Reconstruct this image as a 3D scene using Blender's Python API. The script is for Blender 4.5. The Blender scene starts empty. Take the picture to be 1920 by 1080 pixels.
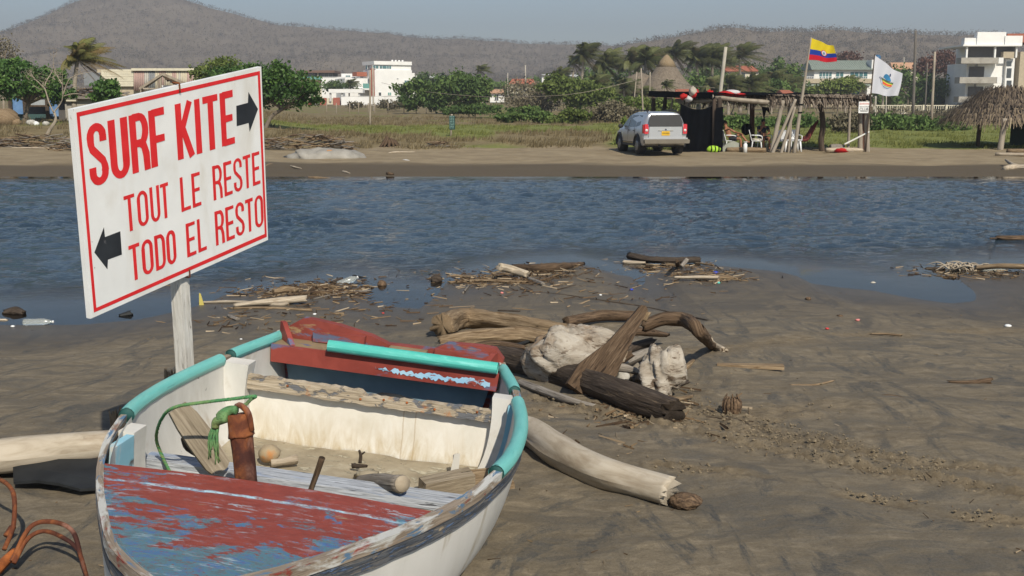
import bpy, math, random
import numpy as np
from mathutils import Vector, Matrix, Euler

R_ = math.radians
rnd = random.Random(7)
scene = bpy.context.scene
col = scene.collection

# ------------------------------------------------------------------ camera
F_PX, HORIZON, CAM_Z = 2050.0, 198.0, 1.6          # focal length and horizon in a 1920x1080 frame
PITCH = math.atan((540 - HORIZON) / F_PX)
cam_data = bpy.data.cameras.new("camera")
cam_data.sensor_width = 36.0
cam_data.lens = 36.0 * F_PX / 1920.0
cam_data.clip_start = 0.05
cam_data.clip_end = 6000
cam = bpy.data.objects.new("camera", cam_data)
cam.location = (0, 0, CAM_Z)
cam.rotation_euler = (math.pi / 2 - PITCH, 0, 0)
col.objects.link(cam)
scene.camera = cam

# ------------------------------------------------------------------ sky and sun
SUN_DIR = Vector((0.34, -0.94, 0)).normalized()     # horizontal direction towards the sun
SUN_EL = R_(40)
to_sun = Vector((SUN_DIR.x * math.cos(SUN_EL), SUN_DIR.y * math.cos(SUN_EL), math.sin(SUN_EL)))
world = bpy.data.worlds.new("World")
scene.world = world
world.use_nodes = True
wn, wl = world.node_tree.nodes, world.node_tree.links
wn.clear()
w_out = wn.new("ShaderNodeOutputWorld")
w_bg = wn.new("ShaderNodeBackground")
w_sky = wn.new("ShaderNodeTexSky")
w_sky.sky_type = 'NISHITA'
w_sky.sun_disc = False
w_sky.sun_elevation = SUN_EL
w_sky.sun_rotation = math.atan2(SUN_DIR.x, SUN_DIR.y)
w_sky.altitude = 0
w_sky.air_density = 1.0
w_sky.dust_density = 0.35
w_sky.ozone_density = 2.6
w_bg.inputs[1].default_value = 0.078
wl.new(w_sky.outputs[0], w_bg.inputs[0])
wl.new(w_bg.outputs[0], w_out.inputs[0])
sun_data = bpy.data.lights.new("sun", 'SUN')
sun_data.energy = 4.2
sun_data.angle = R_(0.55)
sun_data.color = (1.0, 0.915, 0.77)
sun = bpy.data.objects.new("sun", sun_data)
sun.rotation_euler = to_sun.to_track_quat('Z', 'Y').to_euler()
sun.location = (20, -20, 40)
col.objects.link(sun)
vs = scene.view_settings
vs.view_transform = 'Standard'
vs.look = 'None'
vs.exposure = 0.4
vs.gamma = 1.0
vs.use_curve_mapping = False
scene.render.engine = 'CYCLES'
scene.cycles.use_denoising = True
scene.cycles.max_bounces = 6
scene.cycles.transparent_max_bounces = 12
scene.cycles.volume_bounces = 0

# ------------------------------------------------------------------ layout helpers
def ray(px, py):
    xc, yc = (px - 960) / F_PX, (540 - py) / F_PX
    return Vector((xc, math.cos(PITCH) + yc * math.sin(PITCH), -math.sin(PITCH) + yc * math.cos(PITCH)))
def at(px, py, Y):
    d = ray(px, py); t = Y / d.y
    return Vector((d.x * t, Y, CAM_Z + d.z * t))
def on_z(px, py, z):
    d = ray(px, py); t = (z - CAM_Z) / d.z
    return Vector((d.x * t, d.y * t, z))
def m_px(Y):                                        # metres that one photo pixel spans at depth Y
    return Y / F_PX

# ------------------------------------------------------------------ numpy gradient noise
_perm = np.random.RandomState(3).permutation(256)
_perm = np.concatenate([_perm, _perm, _perm])
_ga = np.linspace(0, 2 * math.pi, 17)[:16]
_gx, _gy = np.cos(_ga), np.sin(_ga)
def pnoise(x, y, seed=0):
    x = np.asarray(x, float) + seed * 17.31; y = np.asarray(y, float) + seed * 9.77
    xi, yi = np.floor(x).astype(int), np.floor(y).astype(int)
    xf, yf = x - xi, y - yi
    u, v = xf ** 3 * (xf * (xf * 6 - 15) + 10), yf ** 3 * (yf * (yf * 6 - 15) + 10)
    def g(ix, iy, dx, dy):
        h = _perm[(_perm[ix & 255] + iy) & 255] & 15
        return _gx[h] * dx + _gy[h] * dy
    a = g(xi, yi, xf, yf); b = g(xi + 1, yi, xf - 1, yf)
    c = g(xi, yi + 1, xf, yf - 1); d = g(xi + 1, yi + 1, xf - 1, yf - 1)
    return ((a * (1 - u) + b * u) * (1 - v) + (c * (1 - u) + d * u) * v) * 1.5
def fbm(x, y, oct=4, seed=0, gain=.5):
    s, a = 0, 1.0
    for i in range(oct):
        s = s + a * pnoise(np.asarray(x) * 2 ** i, np.asarray(y) * 2 ** i, seed + i)
        a *= gain
    return s
def sstep(a, b, x):
    t = np.clip((np.asarray(x, float) - a) / (b - a), 0, 1)
    return t * t * (3 - 2 * t)

# ------------------------------------------------------------------ mesh helpers
def catmull(pts, n):
    pts = [Vector(p) for p in pts]
    if len(pts) == 2:
        return [pts[0].lerp(pts[1], i / (n - 1)) for i in range(n)]
    ext = [pts[0] * 2 - pts[1]] + pts + [pts[-1] * 2 - pts[-2]]
    out = []
    m = len(pts) - 1
    for i in range(n):
        t = i / (n - 1) * m
        k = min(int(t), m - 1); t -= k
        a, b, c, d = ext[k:k + 4]
        out.append(0.5 * ((2 * b) + (c - a) * t + (2 * a - 5 * b + 4 * c - d) * t * t + (3 * b - a - 3 * c + d) * t ** 3))
    return out
def lerp_list(vals, t):
    x = t * (len(vals) - 1); k = min(int(x), len(vals) - 2) if len(vals) > 1 else 0
    return vals[0] if len(vals) == 1 else vals[k] + (vals[k + 1] - vals[k]) * (x - k)

class MB:
    """collects shapes, build() links them as ONE mesh object"""
    def __init__(self):
        self.v, self.f, self.uv, self.mi = [], [], [], []
    def add(self, verts, faces, uvs=None, m=0):
        o = len(self.v)
        self.v += [tuple(p) for p in verts]
        self.uv += [tuple(u) for u in uvs] if uvs else [(p[0], p[1]) for p in verts]
        self.f += [tuple(i + o for i in f) for f in faces]
        self.mi += [m] * len(faces)
        return self
    def box(self, c, s, rot=None, m=0, taper=1.0, jit=0, rng=rnd):
        """box of size s around c; grain (uv.x) along its longest side"""
        c = Vector(c); h = [k / 2 for k in s]
        rotm = rot if isinstance(rot, Matrix) else (Euler(rot).to_matrix() if rot else Matrix.Identity(3))
        P = {}
        for i in (-1, 1):
            for j in (-1, 1):
                for k in (-1, 1):
                    tp = taper if k > 0 else 1
                    P[i, j, k] = Vector((i * h[0] * tp, j * h[1] * tp, k * h[2])) + Vector((rng.uniform(-jit, jit), rng.uniform(-jit, jit), rng.uniform(-jit, jit)))
        L = max(range(3), key=lambda q: s[q])
        for ax in range(3):
            for sg in (-1, 1):
                a, b = [q for q in range(3) if q != ax]
                cs = [(-1, -1), (1, -1), (1, 1), (-1, 1)]
                if (sg > 0) != (ax != 1): cs = cs[::-1]
                q = []
                for (x, y) in cs:
                    key = [0, 0, 0]; key[ax] = sg; key[a] = x; key[b] = y
                    q.append(P[tuple(key)])
                gu, gv = (a, b) if a == L or b != L else (b, a)
                self.add([rotm @ p + c for p in q], [(0, 1, 2, 3)], [(p[gu] + ax * .7 + c[0], p[gv] + sg * .31 + ax) for p in q], m)
        return self
    def bar(self, a, b, w, h=None, m=0, up=(0, 0, 1), jit=0):
        """rectangular bar from a to b"""
        a, b = Vector(a), Vector(b); d = b - a; L = d.length; d.normalize()
        up = Vector(up)
        if abs(d.dot(up)) > .98: up = Vector((0, 1, 0))
        s = d.cross(up).normalized(); u = s.cross(d)
        return self.box((a + b) / 2, (L, w, h or w), Matrix((d, s, u)).transposed(), m, jit=jit)
    def tube(self, pts, rad, n=10, seg=None, m=0, rough=0, freq=3.0, seed=0, jag=0, flat=1.0, caps=True, twist=0, spline=True, lump=0):
        pts = [Vector(p) for p in pts]
        rad = list(rad) if isinstance(rad, (list, tuple)) else [rad]
        seg = seg or max(2, (len(pts) - 1) * 4 + 1)
        path = catmull(pts, seg) if spline else pts
        seg = len(path)
        rg = random.Random(seed + 11)
        up = Vector((0, 0, 1)); acc = 0; prev = None
        V, UV, Fc = [], [], []
        t0 = (path[1] - path[0]).normalized()
        s = t0.cross(up)
        if s.length < .1: s = t0.cross(Vector((0, 1, 0)))
        s.normalize()
        for i, p in enumerate(path):
            t = (path[min(i + 1, seg - 1)] - path[max(i - 1, 0)]).normalized()
            s = (s - t * s.dot(t)).normalized(); u = s.cross(t)
            if prev is not None: acc += (p - prev).length
            prev = p
            r = lerp_list(rad, i / (seg - 1))
            for k in range(n + 1):
                a = 2 * math.pi * (k % n) / n + twist * i
                rr = r
                if rough:
                    rr *= 1 + rough * float(pnoise(math.cos(a) * 1.3 + acc * freq * .35, math.sin(a) * 1.3 + acc * freq * .2 + seed * 3.1, seed)) + rough * .6 * float(pnoise(k % n * .9 + seed, acc * freq, seed + 5)) + min(rough * .6, .05) * float(pnoise(k % n * 2.37 + seed, acc * 2.1, seed + 7))
                if lump:
                    rr *= 1 + lump * float(pnoise(acc * freq * .5, seed * 2.3, seed + 9))
                q = p + (s * math.cos(a) + u * (math.sin(a) * flat)) * rr
                if jag and (i == 0 or i == seg - 1):
                    q += t * (rg.uniform(-jag, jag) if k < n else 0)
                    if k == n: q = V[-n].copy()
                V.append(q); UV.append((acc + seed * 1.7, k / n * 2 * math.pi * max(rad)))
        for i in range(seg - 1):
            for k in range(n):
                a = i * (n + 1) + k
                Fc.append((a, a + n + 1, a + n + 2, a + 1))
        if caps:
            for i, rev in ((0, False), (seg - 1, True)):
                base = i * (n + 1)
                t = (path[1] - path[0]) if i == 0 else (path[-1] - path[-2])
                c = len(V); ctr = sum((V[base + k] for k in range(n)), Vector()) / n
                if jag: ctr += t.normalized() * (jag * .9 if i == 0 else -jag * .9)
                V.append(ctr); UV.append((acc * .3 + i, 0))
                for k in range(n):
                    Fc.append((c, base + k, base + k + 1) if not rev else (c, base + k + 1, base + k))
        self.add(V, Fc, UV, m)
        return self
    def lathe(self, prof, c=(0, 0, 0), n=20, m=0, rot=None, scale=(1, 1)):
        """prof: (radius, z) pairs"""
        c = Vector(c); rotm = rot if isinstance(rot, Matrix) else (Euler(rot).to_matrix() if rot else Matrix.Identity(3))
        V, UV, Fc = [], [], []
        for i, (r, z) in enumerate(prof):
            for k in range(n):
                a = 2 * math.pi * k / n
                V.append(rotm @ Vector((r * math.cos(a) * scale[0], r * math.sin(a) * scale[1], z)) + c); UV.append((z, a * .1))
        for i in range(len(prof) - 1):
            for k in range(n):
                a, b = i * n + k, i * n + (k + 1) % n
                Fc.append((a, b, b + n, a + n))
        Fc.append(tuple(range(n - 1, -1, -1))); Fc.append(tuple((len(prof) - 1) * n + k for k in range(n)))
        return self.add(V, Fc, UV, m)
    def prism(self, poly, frame, depth, m=0):
        """poly: 2-D outline; frame: (origin, u, v); extruded by depth along u x v (both sides closed)"""
        o, u, v = [Vector(q) for q in frame]; w = u.cross(v).normalized() * depth
        n = len(poly)
        A = [o + u * p[0] + v * p[1] for p in poly]
        V = A + [a + w for a in A]
        Fc = [tuple(range(n - 1, -1, -1)), tuple(range(n, 2 * n))] + [(i, (i + 1) % n, n + (i + 1) % n, n + i) for i in range(n)]
        uv = [p for p in poly] * 2
        return self.add(V, Fc, uv, m)
    def blob(self, c, r, seed=0, rough=.25, n=12, rows=8, m=0, flat_bottom=None, rot=None, freq=1.6, sharp=0):
        c = Vector(c); r = (r, r, r) if not isinstance(r, (tuple, list)) else r
        rotm = Euler(rot).to_matrix() if rot else Matrix.Identity(3)
        V, Fc = [], []
        for i in range(rows + 1):
            ph = math.pi * i / rows
            for k in range(n):
                a = 2 * math.pi * k / n
                d = Vector((math.sin(ph) * math.cos(a), math.sin(ph) * math.sin(a), math.cos(ph)))
                k1 = float(pnoise(d.x * freq + seed * 1.3 + d.z, d.y * freq - d.z * .8 + seed, seed))
                k2 = float(pnoise(d.x * freq * 3 + seed + d.z * 2.3, d.y * freq * 3 - d.z * 2.1, seed + 3))
                k3 = float(pnoise(d.x * freq * 2.5 + d.z * 1.1 + seed, (d.y * 1.3 - d.z) * freq * 9, seed + 6)) if rows > 20 else 0
                q = 1 + rough * k1 + rough * .45 * k2 - sharp * abs(k2) - sharp * .55 * abs(k3) + rough * .12 * k3
                V.append(rotm @ Vector((d.x * r[0] * q, d.y * r[1] * q, d.z * r[2] * q)) + c)
        if flat_bottom is not None:
            for p in V: p.z = max(p.z, flat_bottom)
        for i in range(rows):
            for k in range(n):
                a, b = i * n + k, i * n + (k + 1) % n
                Fc.append((a, a + n, b + n, b))
        return self.add(V, Fc, [(p[0] * .7 + p[2], p[1] + p[2] * .6) for p in V], m)
    def build(self, name, mats, parent=None, loc=None, smooth=True, label=None, cat=None, group=None, kind=None, rotz=0):
        me = bpy.data.meshes.new(name)
        used = sorted({i for f in self.f for i in f})
        if len(used) < len(self.v):                        # drop points no face uses
            mp = {a: b for b, a in enumerate(used)}
            self.v = [self.v[i] for i in used]; self.uv = [self.uv[i] for i in used]; self.f = [tuple(mp[i] for i in f) for f in self.f]
        vv = self.v
        if loc is None and parent is None:
            a = np.array(vv); loc = ((a[:, 0].min() + a[:, 0].max()) / 2, (a[:, 1].min() + a[:, 1].max()) / 2, a[:, 2].min())
            vv = (a - np.array(loc)).tolist()
        me.from_pydata(vv, [], self.f)
        ul = me.uv_layers.new(name="UVMap")
        li = np.empty(len(me.loops), int); me.loops.foreach_get("vertex_index", li)
        ul.data.foreach_set("uv", np.array(self.uv, dtype=np.float32)[li].ravel())
        for mm in (mats if isinstance(mats, (list, tuple)) else [mats]): me.materials.append(mm)
        if max(self.mi) > 0: me.polygons.foreach_set("material_index", self.mi)
        if smooth: me.shade_smooth() if hasattr(me, "shade_smooth") else None
        me.update()
        o = bpy.data.objects.new(name, me); col.objects.link(o)
        if smooth == 'auto': sharpen(me)
        if parent: o.parent = parent
        if loc is not None: o.location = loc
        if rotz: o.rotation_euler.z = rotz
        return tag(o, label, cat, group, kind)
def sharpen(me, ang=38):
    try: me.set_sharp_from_angle(angle=R_(ang))
    except Exception: pass
def tag(o, label=None, cat=None, group=None, kind=None):
    if label: o['label'] = label
    if cat: o['category'] = cat
    if group: o['group'] = group
    if kind: o['kind'] = kind
    return o
def thing(name, label, cat, loc=(0, 0, 0), rot=(0, 0, 0), group=None):
    o = bpy.data.objects.new(name, None); col.objects.link(o)
    o.empty_display_size = .1; o.location = loc; o.rotation_euler = rot
    return tag(o, label, cat, group)
def copy_tree(o, parent=None, label=None):
    c = o.copy(); col.objects.link(c); c.parent = parent
    if label: c['label'] = label
    for ch in o.children: copy_tree(ch, c)
    return c
def np_obj(name, V, Q, mats, parent=None, loc=(0, 0, 0), attrs=None, smooth=False, **kw):
    """large mesh from numpy arrays; Q is (n,4) or (n,3)"""
    V = np.asarray(V, np.float32); Q = np.asarray(Q, np.int32)
    me = bpy.data.meshes.new(name)
    k = Q.shape[1]
    me.vertices.add(len(V)); me.loops.add(Q.size); me.polygons.add(len(Q))
    me.vertices.foreach_set("co", V.ravel())
    me.loops.foreach_set("vertex_index", Q.ravel())
    me.polygons.foreach_set("loop_start", np.arange(0, Q.size, k, dtype=np.int32))
    me.polygons.foreach_set("loop_total", np.full(len(Q), k, np.int32))
    me.update(calc_edges=True)
    me.polygons.foreach_set("use_smooth", np.full(len(Q), smooth, bool))
    for an, arr in (attrs or {}).items():
        at_ = me.attributes.new(an, 'FLOAT', 'POINT'); at_.data.foreach_set("value", np.asarray(arr, np.float32).ravel())
    for mm in (mats if isinstance(mats, (list, tuple)) else [mats]): me.materials.append(mm)
    o = bpy.data.objects.new(name, me); col.objects.link(o)
    if parent: o.parent = parent
    o.location = loc
    return tag(o, **kw)
def grid_faces(nx, ny):
    i = np.arange(ny - 1)[:, None] * nx + np.arange(nx - 1)[None, :]
    i = i.ravel()
    return np.stack([i, i + 1, i + nx + 1, i + nx], 1)

# ------------------------------------------------------------------ materials
class NT:
    def __init__(self, name):
        self.m = bpy.data.materials.new(name); self.m.use_nodes = True
        self.t = self.m.node_tree; self.n = self.t.nodes; self.l = self.t.links
        self.n.clear()
        self.out = self.n.new("ShaderNodeOutputMaterial")
        self.p = self.n.new("ShaderNodeBsdfPrincipled")
        self.l.new(self.p.outputs[0], self.out.inputs[0])
        self.tc = self.n.new("ShaderNodeTexCoord")
    def mapping(self, coord, scale=(1, 1, 1), loc=(0, 0, 0), rot=(0, 0, 0)):
        mp = self.n.new("ShaderNodeMapping"); mp.inputs['Scale'].default_value = scale; mp.inputs['Location'].default_value = loc; mp.inputs['Rotation'].default_value = rot
        if coord == 'World':
            g = self.n.new("ShaderNodeNewGeometry"); self.l.new(g.outputs['Position'], mp.inputs[0])
        else:
            self.l.new(self.tc.outputs[coord], mp.inputs[0])
        return mp.outputs[0]
    def noise(self, vec, scale=5, detail=5, rough=.55, dist=0.0):
        nd = self.n.new("ShaderNodeTexNoise"); nd.inputs['Scale'].default_value = scale; nd.inputs['Detail'].default_value = detail
        nd.inputs['Roughness'].default_value = rough; nd.inputs['Distortion'].default_value = dist
        self.l.new(vec, nd.inputs['Vector']); return nd.outputs[0]
    def voronoi(self, vec, scale=5, out='Distance'):
        nd = self.n.new("ShaderNodeTexVoronoi"); nd.inputs['Scale'].default_value = scale
        self.l.new(vec, nd.inputs['Vector']); return nd.outputs[out]
    def ramp(self, fac, stops, interp='LINEAR'):
        r = self.n.new("ShaderNodeValToRGB"); r.color_ramp.interpolation = interp
        e = r.color_ramp.elements
        while len(e) < len(stops): e.new(.5)
        for k, (p, c) in enumerate(stops):
            e[k].position = p; e[k].color = (*c, 1) if isinstance(c, (tuple, list)) else (c, c, c, 1)
        self.l.new(fac, r.inputs[0]); return r.outputs[0]
    def attr(self, name):
        a = self.n.new("ShaderNodeAttribute"); a.attribute_name = name; return a.outputs['Fac']
    def mix(self, fac, a, b, mode='MIX'):
        m = self.n.new("ShaderNodeMix"); m.data_type = 'RGBA'; m.blend_type = mode
        self.sv(m.inputs[0], fac); self.sv(m.inputs[6], a); self.sv(m.inputs[7], b)
        return m.outputs[2]
    def math(self, op, a, b=0.0, c=0.0, clamp=False):
        m = self.n.new("ShaderNodeMath"); m.operation = op; m.use_clamp = clamp
        self.sv(m.inputs[0], a); self.sv(m.inputs[1], b); self.sv(m.inputs[2], c)
        return m.outputs[0]
    def sv(self, sock, v):
        if isinstance(v, bpy.types.NodeSocket): self.l.new(v, sock)
        elif isinstance(v, (tuple, list)): sock.default_value = (*v, 1) if len(sock.default_value) == 4 and len(v) == 3 else v
        else: sock.default_value = (v, v, v, 1) if sock.type == 'RGBA' else v
    def sep(self, vec):
        s = self.n.new("ShaderNodeSeparateXYZ"); self.l.new(vec, s.inputs[0]); return s.outputs
    def bump(self, h, strength=.3, dist=.01, prev=None):
        b = self.n.new("ShaderNodeBump"); b.inputs['Strength'].default_value = strength; b.inputs['Distance'].default_value = dist
        self.l.new(h, b.inputs['Height'])
        if prev: self.l.new(prev, b.inputs['Normal'])
        return b.outputs[0]
    def done(self, color=None, rough=None, normal=None, spec=.3, metal=0.0):
        if color is not None: self.sv(self.p.inputs['Base Color'], color)
        if rough is not None: self.sv(self.p.inputs['Roughness'], rough)
        if normal is not None: self.l.new(normal, self.p.inputs['Normal'])
        self.p.inputs['Specular IOR Level'].default_value = spec
        self.p.inputs['Metallic'].default_value = metal
        return self.m

def mat(name, stops, scale=6, stretch=(1, 1, 1), coord='Object', detail=6, dist=0.0, layers=(), rough=.8, bump=.3, bdist=.004, spec=.25, metal=0.0, rand=0.0, brough=None):
    """layered weathered surface; layers: (scale, stretch, threshold, softness, colour[, distortion])"""
    t = NT(name)
    vec = t.mapping(coord, stretch)
    n = t.noise(vec, scale, detail, .6, dist)
    c = t.ramp(n, stops)
    h = n
    for k, ly in enumerate(layers):
        sc, st, th, so, cl = ly[:5]
        v2 = t.mapping(coord, st, (3.1 * k + 1.7, 1.3 * k, .7 * k))
        n2 = t.noise(v2, sc, 7, .62, ly[5] if len(ly) > 5 else .4)
        f = t.math('MULTIPLY_ADD', n2, 1 / so, .5 - th / so, clamp=True)
        c = t.mix(f, c, cl)
        if k == 0: h = t.math('MULTIPLY_ADD', f, -.5, h)
    if rand:
        oi = t.n.new("ShaderNodeObjectInfo")
        k = t.math('MULTIPLY_ADD', oi.outputs['Random'], 2 * rand, 1 - rand)
        c = t.mix(1.0, c, k, 'MULTIPLY')
    return t.done(c, rough, t.bump(h, bump, bdist) if bump else None, spec, metal)
def plain(name, c, rough=.6, spec=.3, metal=0.0, var=.12, scale=3.0):
    a, b = tuple(x * (1 - var) for x in c), tuple(min(1, x * (1 + var)) for x in c)
    return mat(name, [(.3, a), (.7, b)], scale, rough=rough, bump=.08, spec=spec, metal=metal)
def tinted(name, stops, rough=.75, spec=.2, trans=.25):
    """foliage: colour from the per-leaf 'tint' attribute"""
    t = NT(name)
    c = t.ramp(t.attr('tint'), stops)
    oi = t.n.new("ShaderNodeObjectInfo")
    c = t.mix(1.0, c, t.math('MULTIPLY_ADD', oi.outputs['Random'], .3, .85), 'MULTIPLY')
    m = t.done(c, rough, None, spec)
    if trans:
        tr = t.n.new("ShaderNodeBsdfTranslucent"); t.l.new(c, tr.inputs[0])
        mx = t.n.new("ShaderNodeMixShader"); mx.inputs[0].default_value = trans
        t.l.new(t.p.outputs[0], mx.inputs[1]); t.l.new(tr.outputs[0], mx.inputs[2]); t.l.new(mx.outputs[0], t.out.inputs[0])
    return m
# ================================================================== TERRAIN
WATER_Z = -0.45
SHORE = [(-60, 9.5), (-12, 10.2), (-6.5, 10.6), (-5.1, 10.73), (-4.1, 10.88), (-3.64, 11.1), (-3.1, 11.75), (-2.3, 12.6), (-1.95, 12.5), (-1.42, 11.93), (-.95, 11.75),
         (-.78, 12.6), (.28, 13.9), (.85, 14.3), (1.15, 13.6), (1.5, 12.85), (1.72, 13.1), (1.85, 13.9), (2.57, 14.05), (3.35, 13.5), (3.5, 12.95), (4.07, 12.75),
         (4.6, 12.0), (4.9, 12.15), (5.3, 13.05), (6.5, 13.6), (12, 14.2), (60, 15)]
_sx, _sy = np.array(SHORE).T
def near_z(x, y):
    x = np.asarray(x, float); y = np.asarray(y, float)
    ys = np.interp(x, _sx, _sy)
    ysm = np.interp(x, [-60, -6, -3, 0, 6, 60], [9.5, 10.7, 11.9, 13.1, 13.3, 15])
    slope = .45 / (ysm - 5.2)
    a = WATER_Z + slope * (ysm - y)                       # long beach slope
    a = np.where(y < ysm, .012 - .45 * sstep(0, 1, (y - 3.6) / (ysm - 3.6)) ** .85, a)
    bay = (ysm - ys) * slope * 1.15                          # bays and spits along the water's edge
    a = a - bay * np.exp(-((y - ysm) / 3.0) ** 2)
    return np.maximum(a, -1.4)
PROF = {'L': [(17, -1.35), (26, -.95), (31.2, -.5), (32.6, -.42), (38, -.35), (44, -.30), (50, -.18), (56, .22), (63, .55), (75, .75), (100, 1.0), (150, 1.5), (250, 2.6), (400, 6), (700, 8), (2700, 8)],
        'C': [(17, -1.35), (26, -.95), (31.2, -.5), (32.6, -.42), (38, -.36), (46, -.33), (49, -.26), (54, .05), (62, .2), (75, .27), (100, .36), (150, .85), (250, 2.0), (400, 5), (700, 8), (2700, 8)],
        'R': [(17, -1.35), (26, -.95), (31.2, -.5), (32.6, -.42), (38, -.37), (46, -.34), (50, -.28), (60, -.06), (75, .1), (100, .28), (165, .5), (250, 1.4), (400, 4), (700, 7), (2700, 7)]}
def far_z(x, y):
    x = np.asarray(x, float); y = np.asarray(y, float)
    z = {k: np.interp(y, *np.array(v).T) for k, v in PROF.items()}
    u = x / np.maximum(y, 1)
    wl_ = 1 - sstep(-.24, -.17, u); wr = sstep(.08, .16, u)
    return z['L'] * wl_ + z['R'] * wr + z['C'] * (1 - wl_ - wr)
def gz(x, y):
    return max(float(near_z(x, y)) if y < 18 else float(far_z(x, y)), WATER_Z - .02)     # things in the channel float or rest in the shallows
def gp(px, py, dz=0.0):
    """point of the ground seen at a photo position"""
    z = 0.0 if py > 480 else -.4
    for _ in range(30):
        p = on_z(px, py, z) if py > HORIZON + 3 else at(px, py, 300)
        if p.y < 1 or p.y > 600: p = at(px, py, 300)
        z = z * .5 + (gz(p.x, p.y) + dz) * .5
    return Vector((p.x, p.y, gz(p.x, p.y) + dz))
def base(px, Y, dz=0.0):
    x = (px - 960) / F_PX * Y * math.cos(PITCH) if Y < 0 else at(px, 200, Y).x
    return Vector((x, Y, gz(x, Y) + dz))

# tyre tracks and other churned lines in the sand, as ground polylines (x, y, half width, depth)
def track(pxs, w, d):
    p = [on_z(a, b, -.02) for a, b in pxs]
    return ([(q.x, q.y) for q in p], w, d)
TRACKS = [track([(1010, 720), (1180, 775), (1350, 815), (1560, 860), (1740, 898), (1990, 955)], .045, .030),
          track([(1150, 760), (1400, 800), (1600, 842), (1760, 873), (1990, 905)], .040, .022),
          track([(1230, 870), (1440, 905), (1560, 935), (1690, 958), (1830, 985), (1990, 1000)], .034, .022),
          track([(1230, 700), (1330, 755), (1480, 800), (1600, 830)], .05, .012),
          track([(1180, 640), (1300, 615), (1480, 590), (1640, 575), (1800, 566), (2000, 560)], .10, .010),
          track([(560, 560), (760, 600), (900, 640)], .05, .008)]
def dist_poly(x, y, pts):
    best = np.full(x.shape, 1e9); side = np.zeros(x.shape)
    for (x0, y0), (x1, y1) in zip(pts[:-1], pts[1:]):
        dx, dy = x1 - x0, y1 - y0; L2 = dx * dx + dy * dy
        t = np.clip(((x - x0) * dx + (y - y0) * dy) / L2, 0, 1)
        ex, ey = x - (x0 + t * dx), y - (y0 + t * dy)
        d = np.hypot(ex, ey); s = np.sign(dx * ey - dy * ex)
        k = d < best; best[k] = d[k]; side[k] = s[k]
    return best * side

def spaced(a, b, f):
    out = [a]
    while out[-1] < b: out.append(out[-1] + f(out[-1]))
    return np.array(out)
ys_ = np.concatenate([[-25, -15, -8, -4, -1, .5, 1.2, 1.7], spaced(2.0, 18.2, lambda y: .0045 * y)])
xr = spaced(0, 3.6, lambda x: .014); xr = np.concatenate([xr, spaced(3.65, 70, lambda x: .02 + (x - 3.6) * .045)])
xs_ = np.concatenate([-xr[::-1], xr[1:]])
X, Y = np.meshgrid(xs_, ys_)
Z = near_z(X, Y)
dry = sstep(WATER_Z + .03, WATER_Z + .2, Z)
Z = Z + dry * (.022 * fbm(X * .9, Y * .9, 3, 4) + .007 * fbm(X * 3.5, Y * 2.6, 3, 9))
rip = fbm(X * 1.1 + .8 * Y, Y * 1.3 - .4 * X, 2, 30)
Z = Z + dry * .006 * np.maximum(0, 1 - np.abs(rip) * 7)                  # low wind-blown ridges
churn = np.zeros_like(Z); rutm = np.zeros_like(Z)
for pts, w, dp in TRACKS:
    d = dist_poly(X, Y, pts)
    n1 = fbm(X * 24, Y * 24, 2, 14)
    brk = sstep(-.75, -.05, fbm(X * 1.3, Y * 1.3, 2, 77))
    rut = np.exp(-(d / w) ** 2); rdg = np.exp(-((np.abs(d) - 1.35 * w) / (w * .5)) ** 2)
    Z += (-dp * .8 * rut + dp * .8 * rdg * (.5 + .8 * n1)) * brk
    Z += .010 * np.maximum(0, fbm(X * 30, Y * 30, 2, 21)) * np.exp(-(d / (3.2 * w)) ** 2) * brk
    rutm = np.maximum(rutm, np.exp(-(d / (.75 * w)) ** 2) * brk * np.clip(.75 + n1, 0, 1) * (dp > .011))
    churn = np.maximum(churn, np.clip(1.15 * np.exp(-(d / (2.2 * w)) ** 2) * brk * (.75 + .6 * n1), 0, 1))
# trampled sand around the driftwood pile
pile_c = on_z(1230, 760, -.05)
dd = np.hypot((X - pile_c.x) / 1.1, (Y - pile_c.y) / .9)
tr = np.exp(-dd ** 2) * sstep(-.25, .35, fbm(X * 2.1, Y * 2.1, 3, 51))
Z += tr * (.02 * fbm(X * 8, Y * 8, 3, 61) + .012 * np.maximum(0, fbm(X * 15, Y * 15, 2, 62)))
churn = np.maximum(churn, np.clip(tr * 1.1, 0, .9))
near = (np.abs(X) < 4) & (Y < 9)
Z += np.where(near, .0016 * fbm(X * 30, Y * 30, 2, 88), 0)

t = NT("sand")
pw = t.mapping('World')
pws = t.mapping('World', (1.0, 1.9, 1), rot=(0, 0, R_(24)))
mid = t.noise(pws, 7, 7, .68, 1.2)
fine = t.noise(pw, 95, 6, .85)
grain = t.noise(pw, 420, 3, .8)
c = t.ramp(t.math('MULTIPLY_ADD', fine, .45, t.math('MULTIPLY', mid, .55)), [(.37, (.118, .095, .063)), (.50, (.182, .149, .101)), (.62, (.258, .213, .147))])
c = t.mix(t.math('MULTIPLY_ADD', grain, 8, -5.0, clamp=True), c, (.35, .29, .21))
c = t.mix(t.math('MULTIPLY_ADD', grain, -9, 3.6, clamp=True), c, (.065, .056, .045))
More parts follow.
